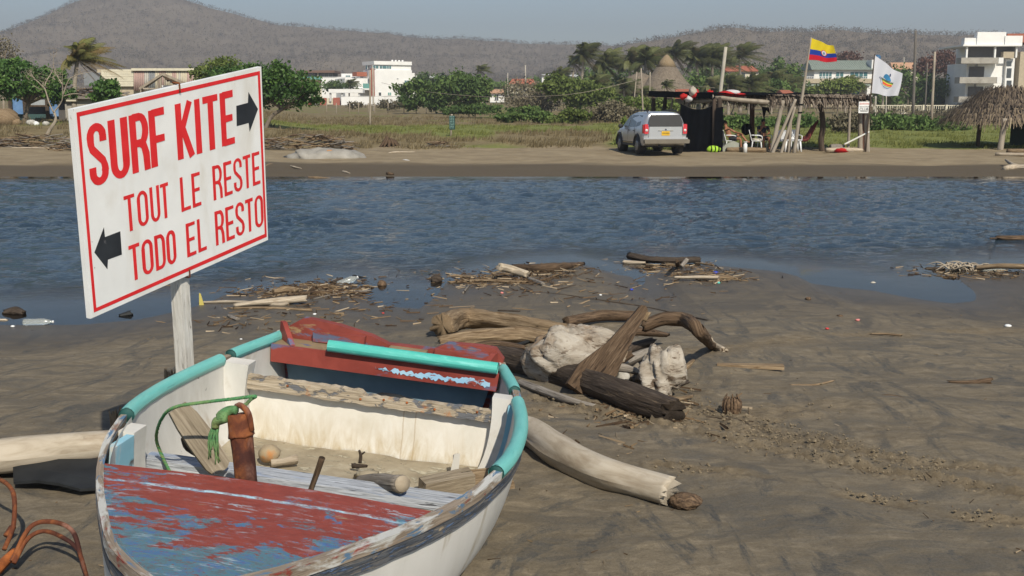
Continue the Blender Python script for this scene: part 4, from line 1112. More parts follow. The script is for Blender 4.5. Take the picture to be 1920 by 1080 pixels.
# grapnel anchor at the lower left corner
ap = gp(8, 1062, .04)
anc = thing("grapnel_anchor", "rusty grapnel anchor with curved bars on the sand at the bottom left corner", "anchor", ap)
def tine(pxs, hs, r=.0085):
    P = [on_z(a, b, gz(-1.2, 2.7) + h) - ap for a, b, h in [(q[0], q[1], hh) for q, hh in zip(pxs, hs)]]
    MB().tube(P, [r, r, r * .95, r * .9], 10, seg=34, rough=.12, freq=30).build("tine", M_RUST, anc)
tine([(22, 1052), (55, 990), (95, 978), (135, 995), (152, 1045), (165, 1090)], [.05, .13, .15, .14, .07, .0])
tine([(26, 1056), (52, 1010), (85, 996), (125, 1012), (150, 1034)], [.045, .10, .115, .11, .085], .008)
tine([(8, 1030), (25, 985), (26, 930), (10, 905), (-25, 890)], [.05, .10, .19, .20, .17])
tine([(-5, 1075), (-40, 1060), (-80, 1050), (-100, 1090)], [.04, .09, .1, .0])
MB().tube([on_z(-60, 1130, .04) - ap, on_z(0, 1062, .05) - ap, on_z(28, 1035, .065) - ap], [.017, .020, .017], 12, seg=14, rough=.15).build("shank", M_RUST_O, anc)
MB().tube([on_z(12, 1005, .03) - ap, on_z(24, 988, .05) - ap], [.012, .014], 10, seg=5, rough=.2).build("weld_lug", M_RUST, anc)

# --- driftwood pile
log("driftwood_log", [(828, 610), (870, 596), (940, 602), (1010, 612), (1060, 618)], [.095, .085, .072, .062, .05], M_DRIFT_TAN, "stout brown log with a knobbly end at the back of the driftwood pile", rough=.28, n=28, seg=50, seed=21, jag=.03, lift=1.1)
log("driftwood_log", [(822, 640), (890, 632), (970, 628), (1030, 634)], [.035, .06, .065, .05], M_DRIFT_TAN, "tan forked log lying in front of the knobbly log", rough=.3, n=24, seg=40, seed=22)
log("driftwood_log", [(1060, 604), (1130, 592), (1200, 594)], [.045, .05, .04], M_DRIFT_BROWN, "orange-brown log end showing behind the white root block", rough=.2, n=12, seed=23, lift=1.2)
p = gp(1076, 668, .16)
MB().blob(p, (.315, .22, .19), 31, .26, 72, 50, rot=(0, R_(-6), R_(-8)), freq=1.3, sharp=.10).build("root_block", M_STUMP_WHITE, label="big bleached white root block in the middle of the driftwood pile", cat="driftwood")
log("driftwood_log", [(925, 668), (1010, 688), (1100, 716), (1190, 748), (1262, 772)], [.078, .084, .084, .080, .070], M_DRIFT_DARK, "long dark log running from behind the boat's stern across the pile", rough=.17, n=28, seg=60, seed=24, jag=.035, lift=.8)
log("driftwood_root", [(972, 716), (1010, 730), (1060, 748), (1120, 762)], [.022, .026, .022, .010], M_DRIFT_GREY, "thin grey root lying in front of the long dark log", rough=.2, n=10, seed=25)
# slanting wedge of wood
A, B = gp(1105, 716, .08), gp(1212, 690, .46)
B = at(1212, 574, A.y + .35)
dv = (B - A); L_ = dv.length; dv.normalize(); sd = dv.cross(Vector((.15, -1, .25))).normalized()
ol = [(-.10, -.10), (.05, -.115), (L_ * .45, -.055), (L_ * .8, -.035), (L_ * .97, -.03), (L_, -.005), (L_ * .98, .022), (L_ * .75, .045), (L_ * .4, .085), (.08, .125), (-.08, .11)]
MB().prism(ol, (A, dv, sd), .045).build("wood_wedge", M_DRIFT_BROWN, label="brown tapering slab of wood leaning up out of the driftwood pile", cat="driftwood", smooth=False)
MB().tube([at(1205, 600, A.y + .42), at(1214, 585, A.y + .42)], [.028, .024], 9, seg=5, rough=.3, jag=.01).build("driftwood_chunk", M_DRIFT_TAN, label="small tan knob of wood beside the tip of the leaning slab", cat="driftwood")
P = [at(1205, 612, 7.0), at(1245, 598, 7.0), at(1285, 600, 6.95), at(1312, 622, 6.7), gp(1335, 648, .03), gp(1358, 658, .02)]
MB().tube(P, [.040, .046, .050, .042, .034, .022], 14, seg=36, rough=.16, freq=9, seed=26, jag=.02).build("bent_branch", M_DRIFT_BROWN, label="bent brown branch arching down to a pale tip right of the pile", cat="branch")
MB().tube([P[3].lerp(P[4], .6) + Vector((0, -.004, .004)), P[4] + Vector((0, -.004, .004)), P[5] + Vector((.004, -.004, .002))], [.034, .036, .024], 12, seg=12, rough=.1, jag=.02).build("pale_tip", M_DRIFT_PALE, label="pale stripped branch tip resting on the sand right of the pile", cat="branch")
p = gp(1240, 700, .135)
MB().blob(p, (.125, .11, .17), 44, .32, 60, 44, rot=(R_(-14), R_(14), 0), freq=1.7, sharp=.12).build("root_block", M_STUMP_WHITE, label="smaller upright bleached root block at the right of the pile", cat="driftwood")
for k, (px, py, sz, mt, lb) in enumerate([(1150, 690, .05, M_ROCK, "grey stone below the leaning wood slab"), (1186, 690, .048, M_ROCK, "dark stone between the slab and the upright root block"), (1200, 672, .04, M_ROCK, "small stone wedged behind the upright root block"), (1168, 708, .042, M_PALEROCK, "pale grey stone in front of the driftwood pile"), (1148, 660, .045, M_DRIFT_TAN, "tan chunk of bark under the leaning slab"), (1192, 712, .034, M_ROCK, "small grey stone next to the pale stone")]):
    MB().blob(gp(px, py, sz * .6), (sz * 1.1, sz * .9, sz * .95), 50 + k, .3, 14, 10, sharp=.1).build("stone", mt, label=lb, cat="stone")
log("driftwood_log", [(1140, 692), (1185, 672), (1230, 655)], [.03, .036, .03], M_DRIFT_GREY, "short grey log lying on the stones of the pile", dzs=[.06, .08, .10], seed=28, n=10)
log("driftwood_log", [(1150, 670), (1190, 650), (1225, 640)], [.024, .03, .026], M_DRIFT_DARK, "short dark log behind the stones of the pile", dzs=[.12, .14, .16], seed=29, n=10)
log("driftwood_log", [(1040, 690), (1075, 682)], [.03, .028], M_DRIFT_TAN, "short tan log at the foot of the white root block", seed=30, n=10)
for k, (a, b, c_, r_, mt, dz, lb) in enumerate([((1128, 700), (1160, 678), (1186, 664), .026, M_DRIFT_BROWN, (.04, .10, .15), "brown splintered branch rising through the stones of the pile"), ((1196, 716), (1206, 690), (1222, 672), .020, M_DRIFT_TAN, (.03, .09, .16), "tan broken stick against the upright root block"),
        ((1215, 740), (1250, 728), (1290, 716), .016, M_DRIFT_DARK, (0, 0, 0), "dark twig on the sand in front of the upright root block"), ((1262, 700), (1285, 690), (1300, 676), .018, M_DRIFT_TAN, (0, .03, .05), "short tan stick right of the upright root block"), ((1010, 668), (1040, 676), (1080, 686), .022, M_DRIFT_TAN, (.02, .03, .03), "tan splinter between the white root block and the long dark log"),
        ((880, 652), (930, 646), (985, 652), .028, M_DRIFT_BROWN, (0, .01, .02), "brown branch lying before the tan forked log"), ((1160, 628), (1200, 622), (1250, 628), .030, M_DRIFT_BROWN, (.10, .13, .06), "brown log end behind the leaning slab's top"), ((1130, 690), (1170, 690), (1205, 700), .024, M_DRIFT_GREY, (.10, .11, .06), "grey stick lying level across the stones"), ((1236, 742), (1268, 748), (1300, 742), .012, M_DRIFT_TAN, (0, .01, 0), "thin tan stick at the end of the long dark log")]):
    log("broken_branch", [a, b, c_], [r_, r_ * 1.15, r_ * .7], mt, lb, "branch", n=10, rough=.35, seed=130 + k, dzs=list(dz), jag=.02)
def bottle(px, py, L, rz, label, r=.032, capm=None, tilt=0, z=0.0):
    o = thing("plastic_bottle", label, "bottle", gp(px, py, r * .8 + z), (0, R_(90 + tilt), rz))
    MB().lathe([(.006, -L * .5), (r * .92, -L * .48), (r, -L * .4), (r * .94, -L * .1), (r, 0), (r * .98, L * .2), (r * .6, L * .36), (r * .36, L * .42), (r * .36, L * .46)], n=16).build("body", M_BOTTLE, o)
    MB().lathe([(r * .4, L * .455), (r * .4, L * .5)], n=12).build("cap", capm or M_WHITEP, o)
    return o
bottle(1217, 728, .10, R_(40), "small clear plastic bottle in front of the upright root block", .026)
bottle(652, 527, .26, R_(20), "clear plastic bottle with a pale label at the left shoreline debris", .045, tilt=-18)
bottle(1865, 503, .36, R_(8), "large clear plastic bottle beside the root tangle at the water", .05)
bottle(72, 604, .28, R_(6), "tan sandy plastic bottle lying on the left shore below the sign", .035)

# --- larger single pieces on the open sand
def plank(px0, py0, px1, py1, w, h, mt, label, name="plank", lift=.0):
    A, B = gp(px0, py0, h / 2 + lift), gp(px1, py1, h / 2 + lift)
    return MB().bar(A, B, w, h, jit=.006).build(name, mt, label=label, cat="plank", smooth=False)
plank(1344, 684, 1470, 688, .055, .028, M_DRIFT_TAN, "pale tan plank lying alone on the sand right of the pile")
log("stick", [(1482, 722), (1525, 722), (1563, 714)], [.006, .008, .007], M_DRIFT_TAN, "thin orange-brown stick with a frayed end right of the lone plank", "stick", n=7, seed=41)
log("stick", [(1640, 744), (1672, 742), (1716, 752)], [.008, .007, .006], M_DRIFT_BROWN, "thin dark curved stick on the open sand at right", "stick", n=7, seed=42, dzs=[.0, .012, .0])
log("stick", [(1778, 716), (1815, 717), (1856, 714)], [.012, .014, .022], M_DRIFT_BROWN, "brown stick with a bushy thick end near the right edge", "stick", n=8, seed=43, rough=.4)
log("stick", [(1632, 626), (1660, 626), (1690, 629)], [.006, .010, .010], M_DRIFT_TAN, "brown and white stick on the sand below the tyre track", "stick", n=7, seed=44)
log("stick", [(1768, 752), (1778, 757), (1786, 751)], [.007, .009, .004], M_DRIFT_DARK, "tiny dark curved twig at right below the bushy stick", "stick", n=6, seed=45)
log("plastic_straw", [(1522, 630), (1564, 634)], .006, M_WHITEP, "thin white plastic tube lying on the sand", "tube", n=8, rough=0, jag=0)
hk = gp(1372, 772, .0); mb = MB(); rg = random.Random(8)
for k in range(14):
    a = k / 14 * 2 * math.pi
    e = hk + Vector((math.cos(a) * .035, math.sin(a) * .03, .0)); 
    mb.tube([e + Vector((0, 0, -.02)), e + Vector((math.cos(a) * .012, math.sin(a) * .012, .05)), e + Vector((math.cos(a) * -.006, 0, rg.uniform(.075, .10)))], [.012, .010, .004], 6, seg=6, rough=.3, seed=k)
mb.build("husk_tuft", M_HUSK, label="reddish-brown fibrous palm husk standing in the trampled sand", cat="husk")
MB().blob(gp(540, 632, .05), (.11, .07, .065), 71, .25, 20, 14, freq=2).build("sand_bag", M_CLOTH, label="dirty white sack lying just behind the boat's stern corner", cat="sack")
log("bark_strip", [(935, 582), (975, 584)], [.018, .02], M_DRIFT_DARK, "dark bark strip on wet sand behind the driftwood pile", "bark", n=7, flat=.5)
log("bark_strip", [(955, 652), (990, 640)], [.03, .02], M_BLACKRUB, "black scrap poking out between the boat stern and the pile", "scrap", n=7, flat=.6)
log("beach_cable", [(985, 546), (1050, 552), (1120, 562), (1190, 572), (1255, 585), (1340, 603)], [.007, .008, .006], M_DRIFT_DARK, "long thin dark cable lying across the sand behind the pile", "cable", n=6, seg=50, lift=.3, jag=0)

# --- debris along the water's edge
log("driftwood_log", [(438, 573), (500, 566), (575, 560)], [.020, .034, .036], M_DRIFT_PALE, "pale round log on top of the left shoreline debris", dzs=[.02, .02, .03], seed=51, n=12)
log("driftwood_stick", [(374, 567), (440, 566), (520, 571), (548, 566)], [.012, .018, .022, .016], M_DRIFT_PALE, "pale crooked stick just in front of the pale round log", "stick", seed=52, n=9)
log("driftwood_stick", [(430, 578), (500, 577), (585, 582)], [.010, .013, .012], M_DRIFT_TAN, "long thin tan stick at the front of the left shoreline debris", "stick", seed=53, n=8)
MB().prism([(0, 0), (.05, .0), (.02, .12), (.005, .13)], (gp(374, 572, 0), (1, 0, 0), (0, 0, 1)), .012).build("yellow_shard", mat("yellow_shard", [(.3, (.42, .35, .08)), (.7, (.58, .50, .16))], 9), label="pointed yellowish shard standing at the left end of the debris", cat="shard", smooth=False)
log("driftwood_chunk", [(513, 548), (535, 543), (556, 545)], [.03, .04, .028], M_DRIFT_TAN, "yellow-brown chunk of wood behind the pale round log", seed=54, n=12)
log("driftwood_stick", [(540, 553), (600, 548), (700, 549)], [.014, .02, .01], M_DRIFT_BROWN, "brown stick trailing right from the left shoreline debris", "stick", seed=55, n=8)
log("driftwood_stick", [(585, 561), (645, 549), (700, 545)], [.008, .012, .010], M_DRIFT_GREY, "grey stick among the left shoreline debris", "stick", seed=56, n=8)
MB().blob(gp(716, 533, .03), (.055, .05, .05), 61, .15, 16, 12).build("coconut", M_HUSK, label="round brown coconut at the edge of the left bay", cat="coconut")
log("boot_scrap", [(640, 524), (622, 530)], [.03, .02], M_DRIFT_DARK, "dark soggy clump left of the shoreline bottle", "debris", seed=57)
log("boot_scrap", [(664, 519), (690, 523)], [.026, .012], M_BLACKRUB, "black shoe-like scrap right of the shoreline bottle", "debris", seed=58)
log("plank_scrap", [(428, 592), (446, 599)], [.018, .02], M_DRIFT_GREY, "small grey wood scrap on the sand in front of the left debris", seed=59, n=7)
# middle debris
P = [at(938, 488, 13.6), gp(962, 503, .06), gp(990, 512, .05)]
MB().tube([gp(936, 500, .17), gp(960, 506, .10), gp(990, 515, .05)], [.045, .048, .042], 12, seg=16, rough=.15, jag=.02, seed=60).build("driftwood_log", M_DRIFT_PALE, label="stubby pale log slanting up at the middle shoreline debris", cat="driftwood")
log("driftwood_log", [(960, 503), (1020, 503), (1055, 500), (1095, 494)], [.05, .06, .055, .02], M_DRIFT_BROWN, "long brown log lying in the water's edge behind the middle debris", seed=61, n=12, rough=.25)
log("driftwood_stick", [(838, 519), (860, 518), (888, 520)], [.014, .022, .02], M_DRIFT_TAN, "tan stick at the left of the middle shoreline debris", "stick", seed=62, n=8)
log("driftwood_stick", [(842, 530), (900, 526), (990, 529)], [.012, .018, .016], M_DRIFT_TAN, "long tan stick along the front of the middle debris", "stick", seed=63, n=8)
log("driftwood_log", [(992, 523), (1019, 533)], [.026, .022], M_DRIFT_GREY, "short grey log at the right end of the middle debris", seed=64, n=10)
log("driftwood_stick", [(868, 549), (880, 534)], [.012, .01], M_DRIFT_GREY, "small forked grey twig in front of the middle debris", "stick", seed=65, n=7)
MB().blob(gp(818, 524, .04), (.07, .06, .06), 66, .3).build("dark_lump", M_DRIFT_DARK, label="dark lump at the waterline left of the middle debris", cat="debris")
log("driftwood_stick", [(1000, 529), (1035, 520), (1060, 511)], [.01, .012, .008], M_DRIFT_BROWN, "brown twig right of the middle shoreline debris", "stick", seed=67, n=7)
# right-middle debris
log("driftwood_log", [(1180, 480), (1230, 488), (1312, 487)], [.05, .045, .04], M_DRIFT_DARK, "black waterlogged log lying offshore in the shallow water", seed=68, n=11, dzs=[.04, .03, .03], rough=.3)
log("driftwood_log", [(1168, 491), (1208, 493)], [.026, .02], M_DRIFT_PALE, "pale stick in the water in front of the black log", seed=69, n=9, dzs=[.02, .02])
MB().tube([gp(1271, 498, .02), gp(1270, 492, .13), gp(1270, 490, .20)], [.03, .03, .022], 9, seg=8, rough=.25, jag=.02).build("wood_stub", M_DRIFT_BROWN, label="upright wooden stub beside the black offshore log", cat="driftwood")
log("driftwood_stick", [(1277, 500), (1288, 487)], [.024, .03], M_DRIFT_GREY, "short grey stick leaning next to the wooden stub", "stick", seed=70, n=9, dzs=[.03, .10])
log("driftwood_stick", [(1304, 493), (1338, 497)], [.012, .014], M_DRIFT_TAN, "thin tan stick right of the black offshore log", "stick", seed=71, n=8, dzs=[.02, .02])
log("driftwood_log", [(1264, 520), (1310, 520), (1348, 520)], [.014, .02, .018], M_DRIFT_PALE, "long pale stick on the spit between the two bays", seed=72, n=10, dzs=[.03, .03, .03])
log("root_scrap", [(1338, 522), (1362, 520), (1383, 523)], [.022, .03, .012], M_DRIFT_TAN, "frayed root scrap at the right end of the long pale stick", "root", seed=73, n=9, rough=.5)
# root tangle at right
tp_ = gp(1805, 508, 0); rg = random.Random(14); mb = MB()
for k in range(34):
    a = rg.uniform(0, 2 * math.pi); s_ = rg.uniform(.10, .36)
    q = tp_ + Vector((rg.uniform(-.2, .2), rg.uniform(-.12, .12), .02))
    mb.tube([q, q + Vector((math.cos(a) * s_ * .6, math.sin(a) * s_ * .4, rg.uniform(.03, .09))), q + Vector((math.cos(a) * s_ * 1.3, math.sin(a) * s_ * .7, rg.uniform(-.02, .05)))], [.011, .009, .004], 5, seg=8, rough=.3, seed=k)
mb.build("root_tangle", M_DRIFT_PALE, label="pale tangled root mass at the right shoreline", cat="root")
log("driftwood_log", [(1830, 503), (1880, 499), (1990, 503)], [.03, .035, .04], M_DRIFT_TAN, "tan log stretching to the right edge behind the root tangle", seed=75, n=10, dzs=[.04, .06, .06])
log("driftwood_log", [(1736, 504), (1770, 505)], [.02, .03], M_DRIFT_DARK, "small black log left of the root tangle", seed=76, n=9)
log("driftwood_log", [(1868, 445), (1890, 447), (1960, 447)], [.03, .05, .06], M_DRIFT_BROWN, "brown log floating in the channel near the right edge", seed=77, n=9, dzs=[.02, .0, .0])
MB().tube([gp(1868, 447, .03), gp(1868, 447, .16) + Vector((-.09, 0, 0))], [.02, .012], 7, seg=5).build("floating_stub", M_DRIFT_BROWN, label="stub of a floating branch near the right edge of the channel", cat="branch")
log("soggy_clump", [(8, 586), (28, 583), (46, 588)], [.03, .05, .03], M_DRIFT_DARK, "dark soggy clump at the left end of the shoreline", "debris", seed=78, n=9)
log("driftwood_stick", [(-10, 600), (14, 600)], [.012, .014], M_DRIFT_PALE, "short pale stick at the left edge of the photo's shoreline", "stick", seed=79, n=8)
log("dark_scrap", [(225, 592), (246, 588)], [.02, .035], M_BLACKRUB, "black scrap on the wet sand below the sign", "scrap", seed=80, n=8)
for k, (px, py, s_, mt, lb) in enumerate([(24, 612, .022, M_WHITEP, "white plastic flake on the left shore near the sandy bottle"), (590, 589, .018, M_WHITEP, "white plastic bit in front of the left debris"), (718, 587, .015, M_CAPRED, "red bottle cap on the wet sand left of the pile"),
                                         (1184, 543, .024, M_CAPBLUE, "blue bottle cap on the sand behind the pile"), (1347, 530, .024, M_CAPTEAL, "teal bottle cap below the spit's pale stick"), (1342, 511, .035, M_CAPBLUE, "crumpled blue plastic at the spit's pale stick"), (1341, 518, .022, M_WHITEP, "white flake next to the crumpled blue plastic"),
                                         (975, 521, .022, M_WHITEP, "white shell-like bit on the middle debris"), (941, 549, .02, M_CAPPINK, "pink plastic bit in front of the middle debris"), (1126, 553, .016, M_WHITEP, "white bit on the sand between pile and spit"),
                                         (1608, 600, .022, M_CAPPINK, "pink plastic cap on the sand below the right pool"), (1551, 616, .018, M_CAPRED, "orange plastic crumb below the pink cap"), (1890, 611, .03, M_WHITEP, "white crumpled plastic near the right edge"),
                                         (1637, 531, .035, M_CLOTH, "pale pointed shell in the right pool"), (1152, 787, .008, M_WHITEP, "tiny white flake in front of the long dark log"), (1575, 593, .03, M_HUSK, "small dark husk on the sand below the right pool"),
                                         (1515, 560, .035, M_HUSK, "brown husk above the tyre track"), (452, 636, .012, M_WHITEP, "pale flake on the dark sand right of the sign post")]):
    MB().blob(gp(px, py, s_ * .35), (s_, s_ * .8, s_ * .5), 80 + k, .3, 9, 6).build("litter_bit", mt, label=lb, cat="litter")
# fine litter nobody could count: twigs, bark crumbs, straw
def twig_field(name, pts, lab, mats_, seed, lmin, lmax, r):
    rng = np.random.RandomState(seed); VV, QQ, TT = [], [], []
    n = len(pts); P = np.array(pts)
    a = rng.uniform(0, math.pi, n); L = rng.uniform(lmin, lmax, n) * rng.uniform(.3, 1, n); rr = r * rng.uniform(.5, 1.4, n) 
    d = np.stack([np.cos(a), np.sin(a), rng.uniform(-.05, .18, n)], 1) * (L / 2)[:, None]
    s = np.stack([-np.sin(a), np.cos(a), np.zeros(n)], 1) * rr[:, None]; u = np.zeros((n, 3)); u[:, 2] = rr
    V = np.stack([P - d - s, P - d + s, P - d + u * 1.6, P + d - s * .6, P + d + s * .6, P + d + u], 1).reshape(-1, 3)
    o = (np.arange(n) * 6)[:, None]
    Q = np.concatenate([o + np.array([0, 3, 4, 1]), o + np.array([1, 4, 5, 2]), o + np.array([2, 5, 3, 0])])
    np_obj(name, V, Q, mats_, attrs={'tint': np.repeat(rng.uniform(0, 1, n), 6)}, label=lab, cat="litter", kind='stuff')
M_TWIG = tinted("twig_litter", [(0, (.03, .02, .014)), (.4, (.10, .065, .038)), (.75, (.20, .14, .08)), (1, (.38, .31, .22))], .9, .1, 0)
rng = np.random.RandomState(5); pts = []
for (px, py, sx, sy, n) in ((560, 545, 75, 9, 420), (640, 538, 40, 7, 160), (930, 522, 70, 8, 420), (1030, 506, 40, 6, 160), (1250, 500, 45, 8, 260), (1330, 520, 40, 7, 160), (1820, 510, 60, 7, 300), (1210, 770, 80, 30, 130), (1000, 545, 160, 16, 160), (660, 585, 120, 18, 120), (430, 600, 60, 14, 50)):
    for _ in range(n):
        q = gp(px + rng.normal() * sx, py + rng.normal() * sy, .004); pts.append((q.x, q.y, q.z + abs(rng.normal()) * .012 * (n > 140)))
twig_field("shore_litter", pts, "brown twigs and bark crumbs strewn along the water's edge", M_TWIG, 3, .04, .28, .006)
pts = []
for _ in range(420):
    q = gp(rng.uniform(0, 1920), 480 + 600 * rng.uniform(.12, 1) ** 1.3, .002); pts.append((q.x, q.y, q.z))
twig_field("sand_litter", pts, "tiny dark twigs and straw scattered over the open sand", M_TWIG, 4, .008, .06, .0022)
# ================================================================== FAR BANK: VEGETATION
M_LEAF = tinted("almond_leaves", [(0, (0.022, 0.050, 0.013)), (.5, (0.056, 0.125, 0.025)), (.85, (0.106, 0.200, 0.040)), (1, (0.163, 0.237, 0.062))], .55, .35, .25)
M_LEAF2 = tinted("bush_leaves", [(0, (0.033, 0.057, 0.018)), (.5, (0.078, 0.132, 0.036)), (1, (0.158, 0.225, 0.063))], .75, .2, .2)
M_LEAFY = tinted("yellow_green_leaves", [(0, (0.061, 0.088, 0.022)), (.5, (0.128, 0.176, 0.041)), (1, (0.230, 0.270, 0.081))], .75, .2, .25)
M_LEAFB = tinted("dry_bush", [(0, (.070, .062, .038)), (.5, (.150, .132, .085)), (1, (.24, .215, .150))], .9, .1, .1)
M_LEAFR = tinted("reddish_tree", [(0, (.060, .032, .026)), (.5, (.135, .075, .060)), (1, (.22, .14, .11))], .9, .1, .1)
M_PALM = tinted("palm_fronds", [(0, (.12, .080, .040)), (.25, (.14, .105, .050)), (.45, (.075, .078, .028)), (.75, (.075, .092, .028)), (1, (.14, .150, .052))], .6, .35, .2)
M_TRUNK = mat("tree_bark", [(.3, (.10, .08, .06)), (.7, (.22, .185, .145))], 4, (1, 1, .3), rough=.95)
M_PALMTRUNK = mat("palm_trunk", [(.3, (.20, .17, .135)), (.7, (.36, .32, .26))], 3, (1, 1, 4), rough=.95)
M_DEADWOOD = mat("dead_wood", [(.3, (.22, .18, .135)), (.7, (.38, .33, .26))], 5, (1, 1, .4), rough=.95)
def crown_mesh(ells, n, size, seed, clumps=26, spread=.22, dark=.5):
    """ells: (centre, (rx, ry, rz)); leaves gathered in clumps near the crown's surface"""
    rng = np.random.RandomState(seed); PP, TT = [], []
    vol = np.array([r[0] * r[2] for c, r in ells]); vol = vol / vol.sum()
    for (c, r), w in zip(ells, vol):
        k = max(6, int(clumps * w * len(ells) ** .5)); m = max(40, int(n * w))
        d = rng.normal(size=(k, 3)); d /= np.linalg.norm(d, axis=1)[:, None]
        rad = rng.uniform(.45, 1.02, (k, 1)) ** .7
        cc = np.array(c) + d * rad * np.array(r)
        idx = rng.randint(0, k, m)
        P = cc[idx] + rng.normal(size=(m, 3)) * np.array(r) * spread
        tint = np.clip(rng.uniform(.1, .9, k)[idx] * .55 + rng.uniform(0, .5, m), 0, 1)
        PP.append(P); TT.append(tint)
    P = np.concatenate(PP); T = np.concatenate(TT)
    V, Q = leaf_quads(P, size, rng)
    return V, Q, np.repeat(T, 4)
def tree(name, label, cat, Y, lobes, n, size, mt, base_px=None, trunk=None, seed=0, group=None, tr=.12, depth=.8, clumps=26, spread=.22, tmat=None, limbs=3):
    """lobes: (px, py, rx_px, rz_px) of the crown as photographed; it stands at depth Y on the ground"""
    k = m_px(Y); bx_ = base_px if base_px is not None else lobes[0][0]
    b0 = base(bx_, Y); root = thing(name, label, cat, b0, group=group)
    rg = random.Random(seed); E = []
    for (px, py, rx, rz) in lobes:
        c = at(px, py, Y) - b0; E.append(((c.x, rg.uniform(-.3, .3) * rx * k, c.z), (rx * k, rx * k * depth, rz * k)))
    V, Q, T = crown_mesh(E, n, size, seed, clumps, spread)
    V[:, 2] = np.maximum(V[:, 2], .02)
    np_obj("crown", V, Q, mt, root, attrs={'tint': T})
    mb = MB()
    if trunk: P = [at(px, py, Y) - b0 for px, py in trunk]; P[0] = Vector((P[0].x, 0, -.2))
    else: P = [Vector((0, 0, -.2)), Vector((.1, 0, E[0][0][2] * .5)), Vector(E[0][0])]
    mb.tube(P, [tr, tr * .8, tr * .6], 8, seg=12, rough=.15)
    top = P[-1] if not trunk else P[-1]
    for i, (c, r) in enumerate(E[:6]):
        for j in range(limbs):
            e = Vector(c) + Vector((rg.uniform(-.7, .7) * r[0], rg.uniform(-.5, .5) * r[1], rg.uniform(-.1, .6) * r[2]))
            mb.tube([P[1].lerp(P[-1], .6), (P[-1] + e) / 2 + Vector((0, 0, -.1 * r[2])), e], [tr * .5, tr * .35, tr * .12], 6, seg=8, rough=.15)
    mb.build("trunk", tmat or M_TRUNK, root)
    return root
tree("almond_tree", "broad dark green tree at the left edge shading the blue shack", "tree", 64, [(40, 150, 62, 34), (-30, 155, 60, 40), (85, 165, 38, 28), (20, 130, 40, 22), (95, 140, 25, 18), (120, 168, 26, 20)], 13000, .10, M_LEAF, 48, [(44, 232), (50, 205), (60, 185)], 3, tr=.16, clumps=70, spread=.13)
tree("almond_tree", "round green tree behind the right end of the sign with a leaning trunk", "tree", 60, [(540, 165, 55, 34), (470, 160, 60, 38), (500, 140, 40, 26), (575, 178, 32, 22), (430, 150, 50, 26)], 13500, .10, M_LEAF, 498, [(494, 238), (510, 218), (545, 196)], 5, tr=.13, clumps=60, spread=.17)
tree("almond_tree", "small round green bush in front of the cream boarded shed", "bush", 62, [(198, 172, 24, 22), (186, 182, 14, 12)], 2200, .12, M_LEAF, 198, None, 6, tr=.06, spread=.2)
tree("scrub_bush", "yellow-green scrubby bush showing above the sign's top edge", "bush", 75, [(415, 132, 40, 20), (385, 140, 26, 14)], 2600, .11, M_LEAFY, 415, None, 7, tr=.06)
tree("green_bush", "large rounded dark green bush between the white house and the palms", "bush", 128, [(865, 172, 52, 32), (815, 185, 32, 20), (905, 165, 20, 16), (775, 175, 34, 24)], 9000, .21, M_LEAF2, 860, None, 11, tr=.12, clumps=70, spread=.16)
tree("green_bush", "bright green sprawling bush below the leftmost tall palm", "bush", 118, [(1075, 170, 48, 24), (1110, 195, 40, 18), (1040, 160, 30, 18), (1130, 180, 30, 16)], 7000, .19, M_LEAFY, 1080, None, 12, tr=.1, clumps=60, spread=.17)
tree("dry_bush", "dry brown leafless bush left of the bright green bush", "bush", 122, [(985, 180, 40, 26), (1020, 190, 30, 20)], 3600, .13, M_LEAFB, 990, None, 13, tr=.08, clumps=50, limbs=8, tmat=M_DEADWOOD)
tree("dry_bush", "low brown bush in front of the palm trunks", "bush", 84, [(1150, 212, 40, 18), (1105, 220, 34, 16)], 4200, .12, M_LEAFB, 1140, None, 14, tr=.06, limbs=7)
tree("low_bush", "low dark green bush on the plain right of the green signboard", "bush", 82, [(985, 212, 32, 11), (950, 222, 22, 8), (1020, 220, 26, 9)], 3600, .12, M_LEAF2, 985, None, 15, tr=.04)
tree("low_bush", "low green bush beyond the big rounded bush's foot", "bush", 105, [(900, 205, 36, 9), (850, 206, 26, 7)], 2600, .14, M_LEAF2, 890, None, 16, tr=.04)
tree("low_bush", "green creeper bush in the middle of the brown scrub", "bush", 78, [(1080, 215, 26, 10), (1060, 226, 30, 8)], 2600, .11, M_LEAFY, 1075, None, 17, tr=.04)
tree("low_bush", "small green bush beside the front wheel of the car", "bush", 50, [(1158, 268, 9, 9), (1170, 232, 6, 10)], 700, .08, M_LEAFY, 1158, None, 18, tr=.03)
tree("hedge_bush", "green hedge right of the hut below the white flag", "bush", 70, [(1660, 232, 40, 17), (1715, 236, 44, 17), (1770, 240, 42, 15)], 7000, .12, M_LEAF2, 1700, None, 19, tr=.05, clumps=60)
tree("hedge_bush", "green hedge behind the hut's dark wavy post", "bush", 76, [(1490, 235, 44, 20), (1560, 238, 40, 18), (1420, 238, 44, 18)], 6000, .12, M_LEAF2, 1500, None, 20, tr=.05, clumps=60)
tree("dry_bush", "straw-coloured dry bush behind the right half of the hut", "bush", 66, [(1590, 236, 34, 18)], 2600, .10, M_LEAFB, 1590, None, 21, tr=.03, limbs=8, tmat=M_DEADWOOD)
tree("hedge_bush", "dark green bush seen through the hut's left opening", "bush", 72, [(1370, 235, 38, 20), (1330, 240, 30, 16)], 4200, .12, M_LEAF2, 1365, None, 22, tr=.05)
tree("dry_bush", "dry brown scrub in front of the pale garden fence", "bush", 120, [(1700, 214, 40, 9), (1770, 214, 40, 10), (1830, 218, 30, 10), (1650, 215, 30, 9)], 4000, .13, M_LEAFB, 1740, None, 23, tr=.05)
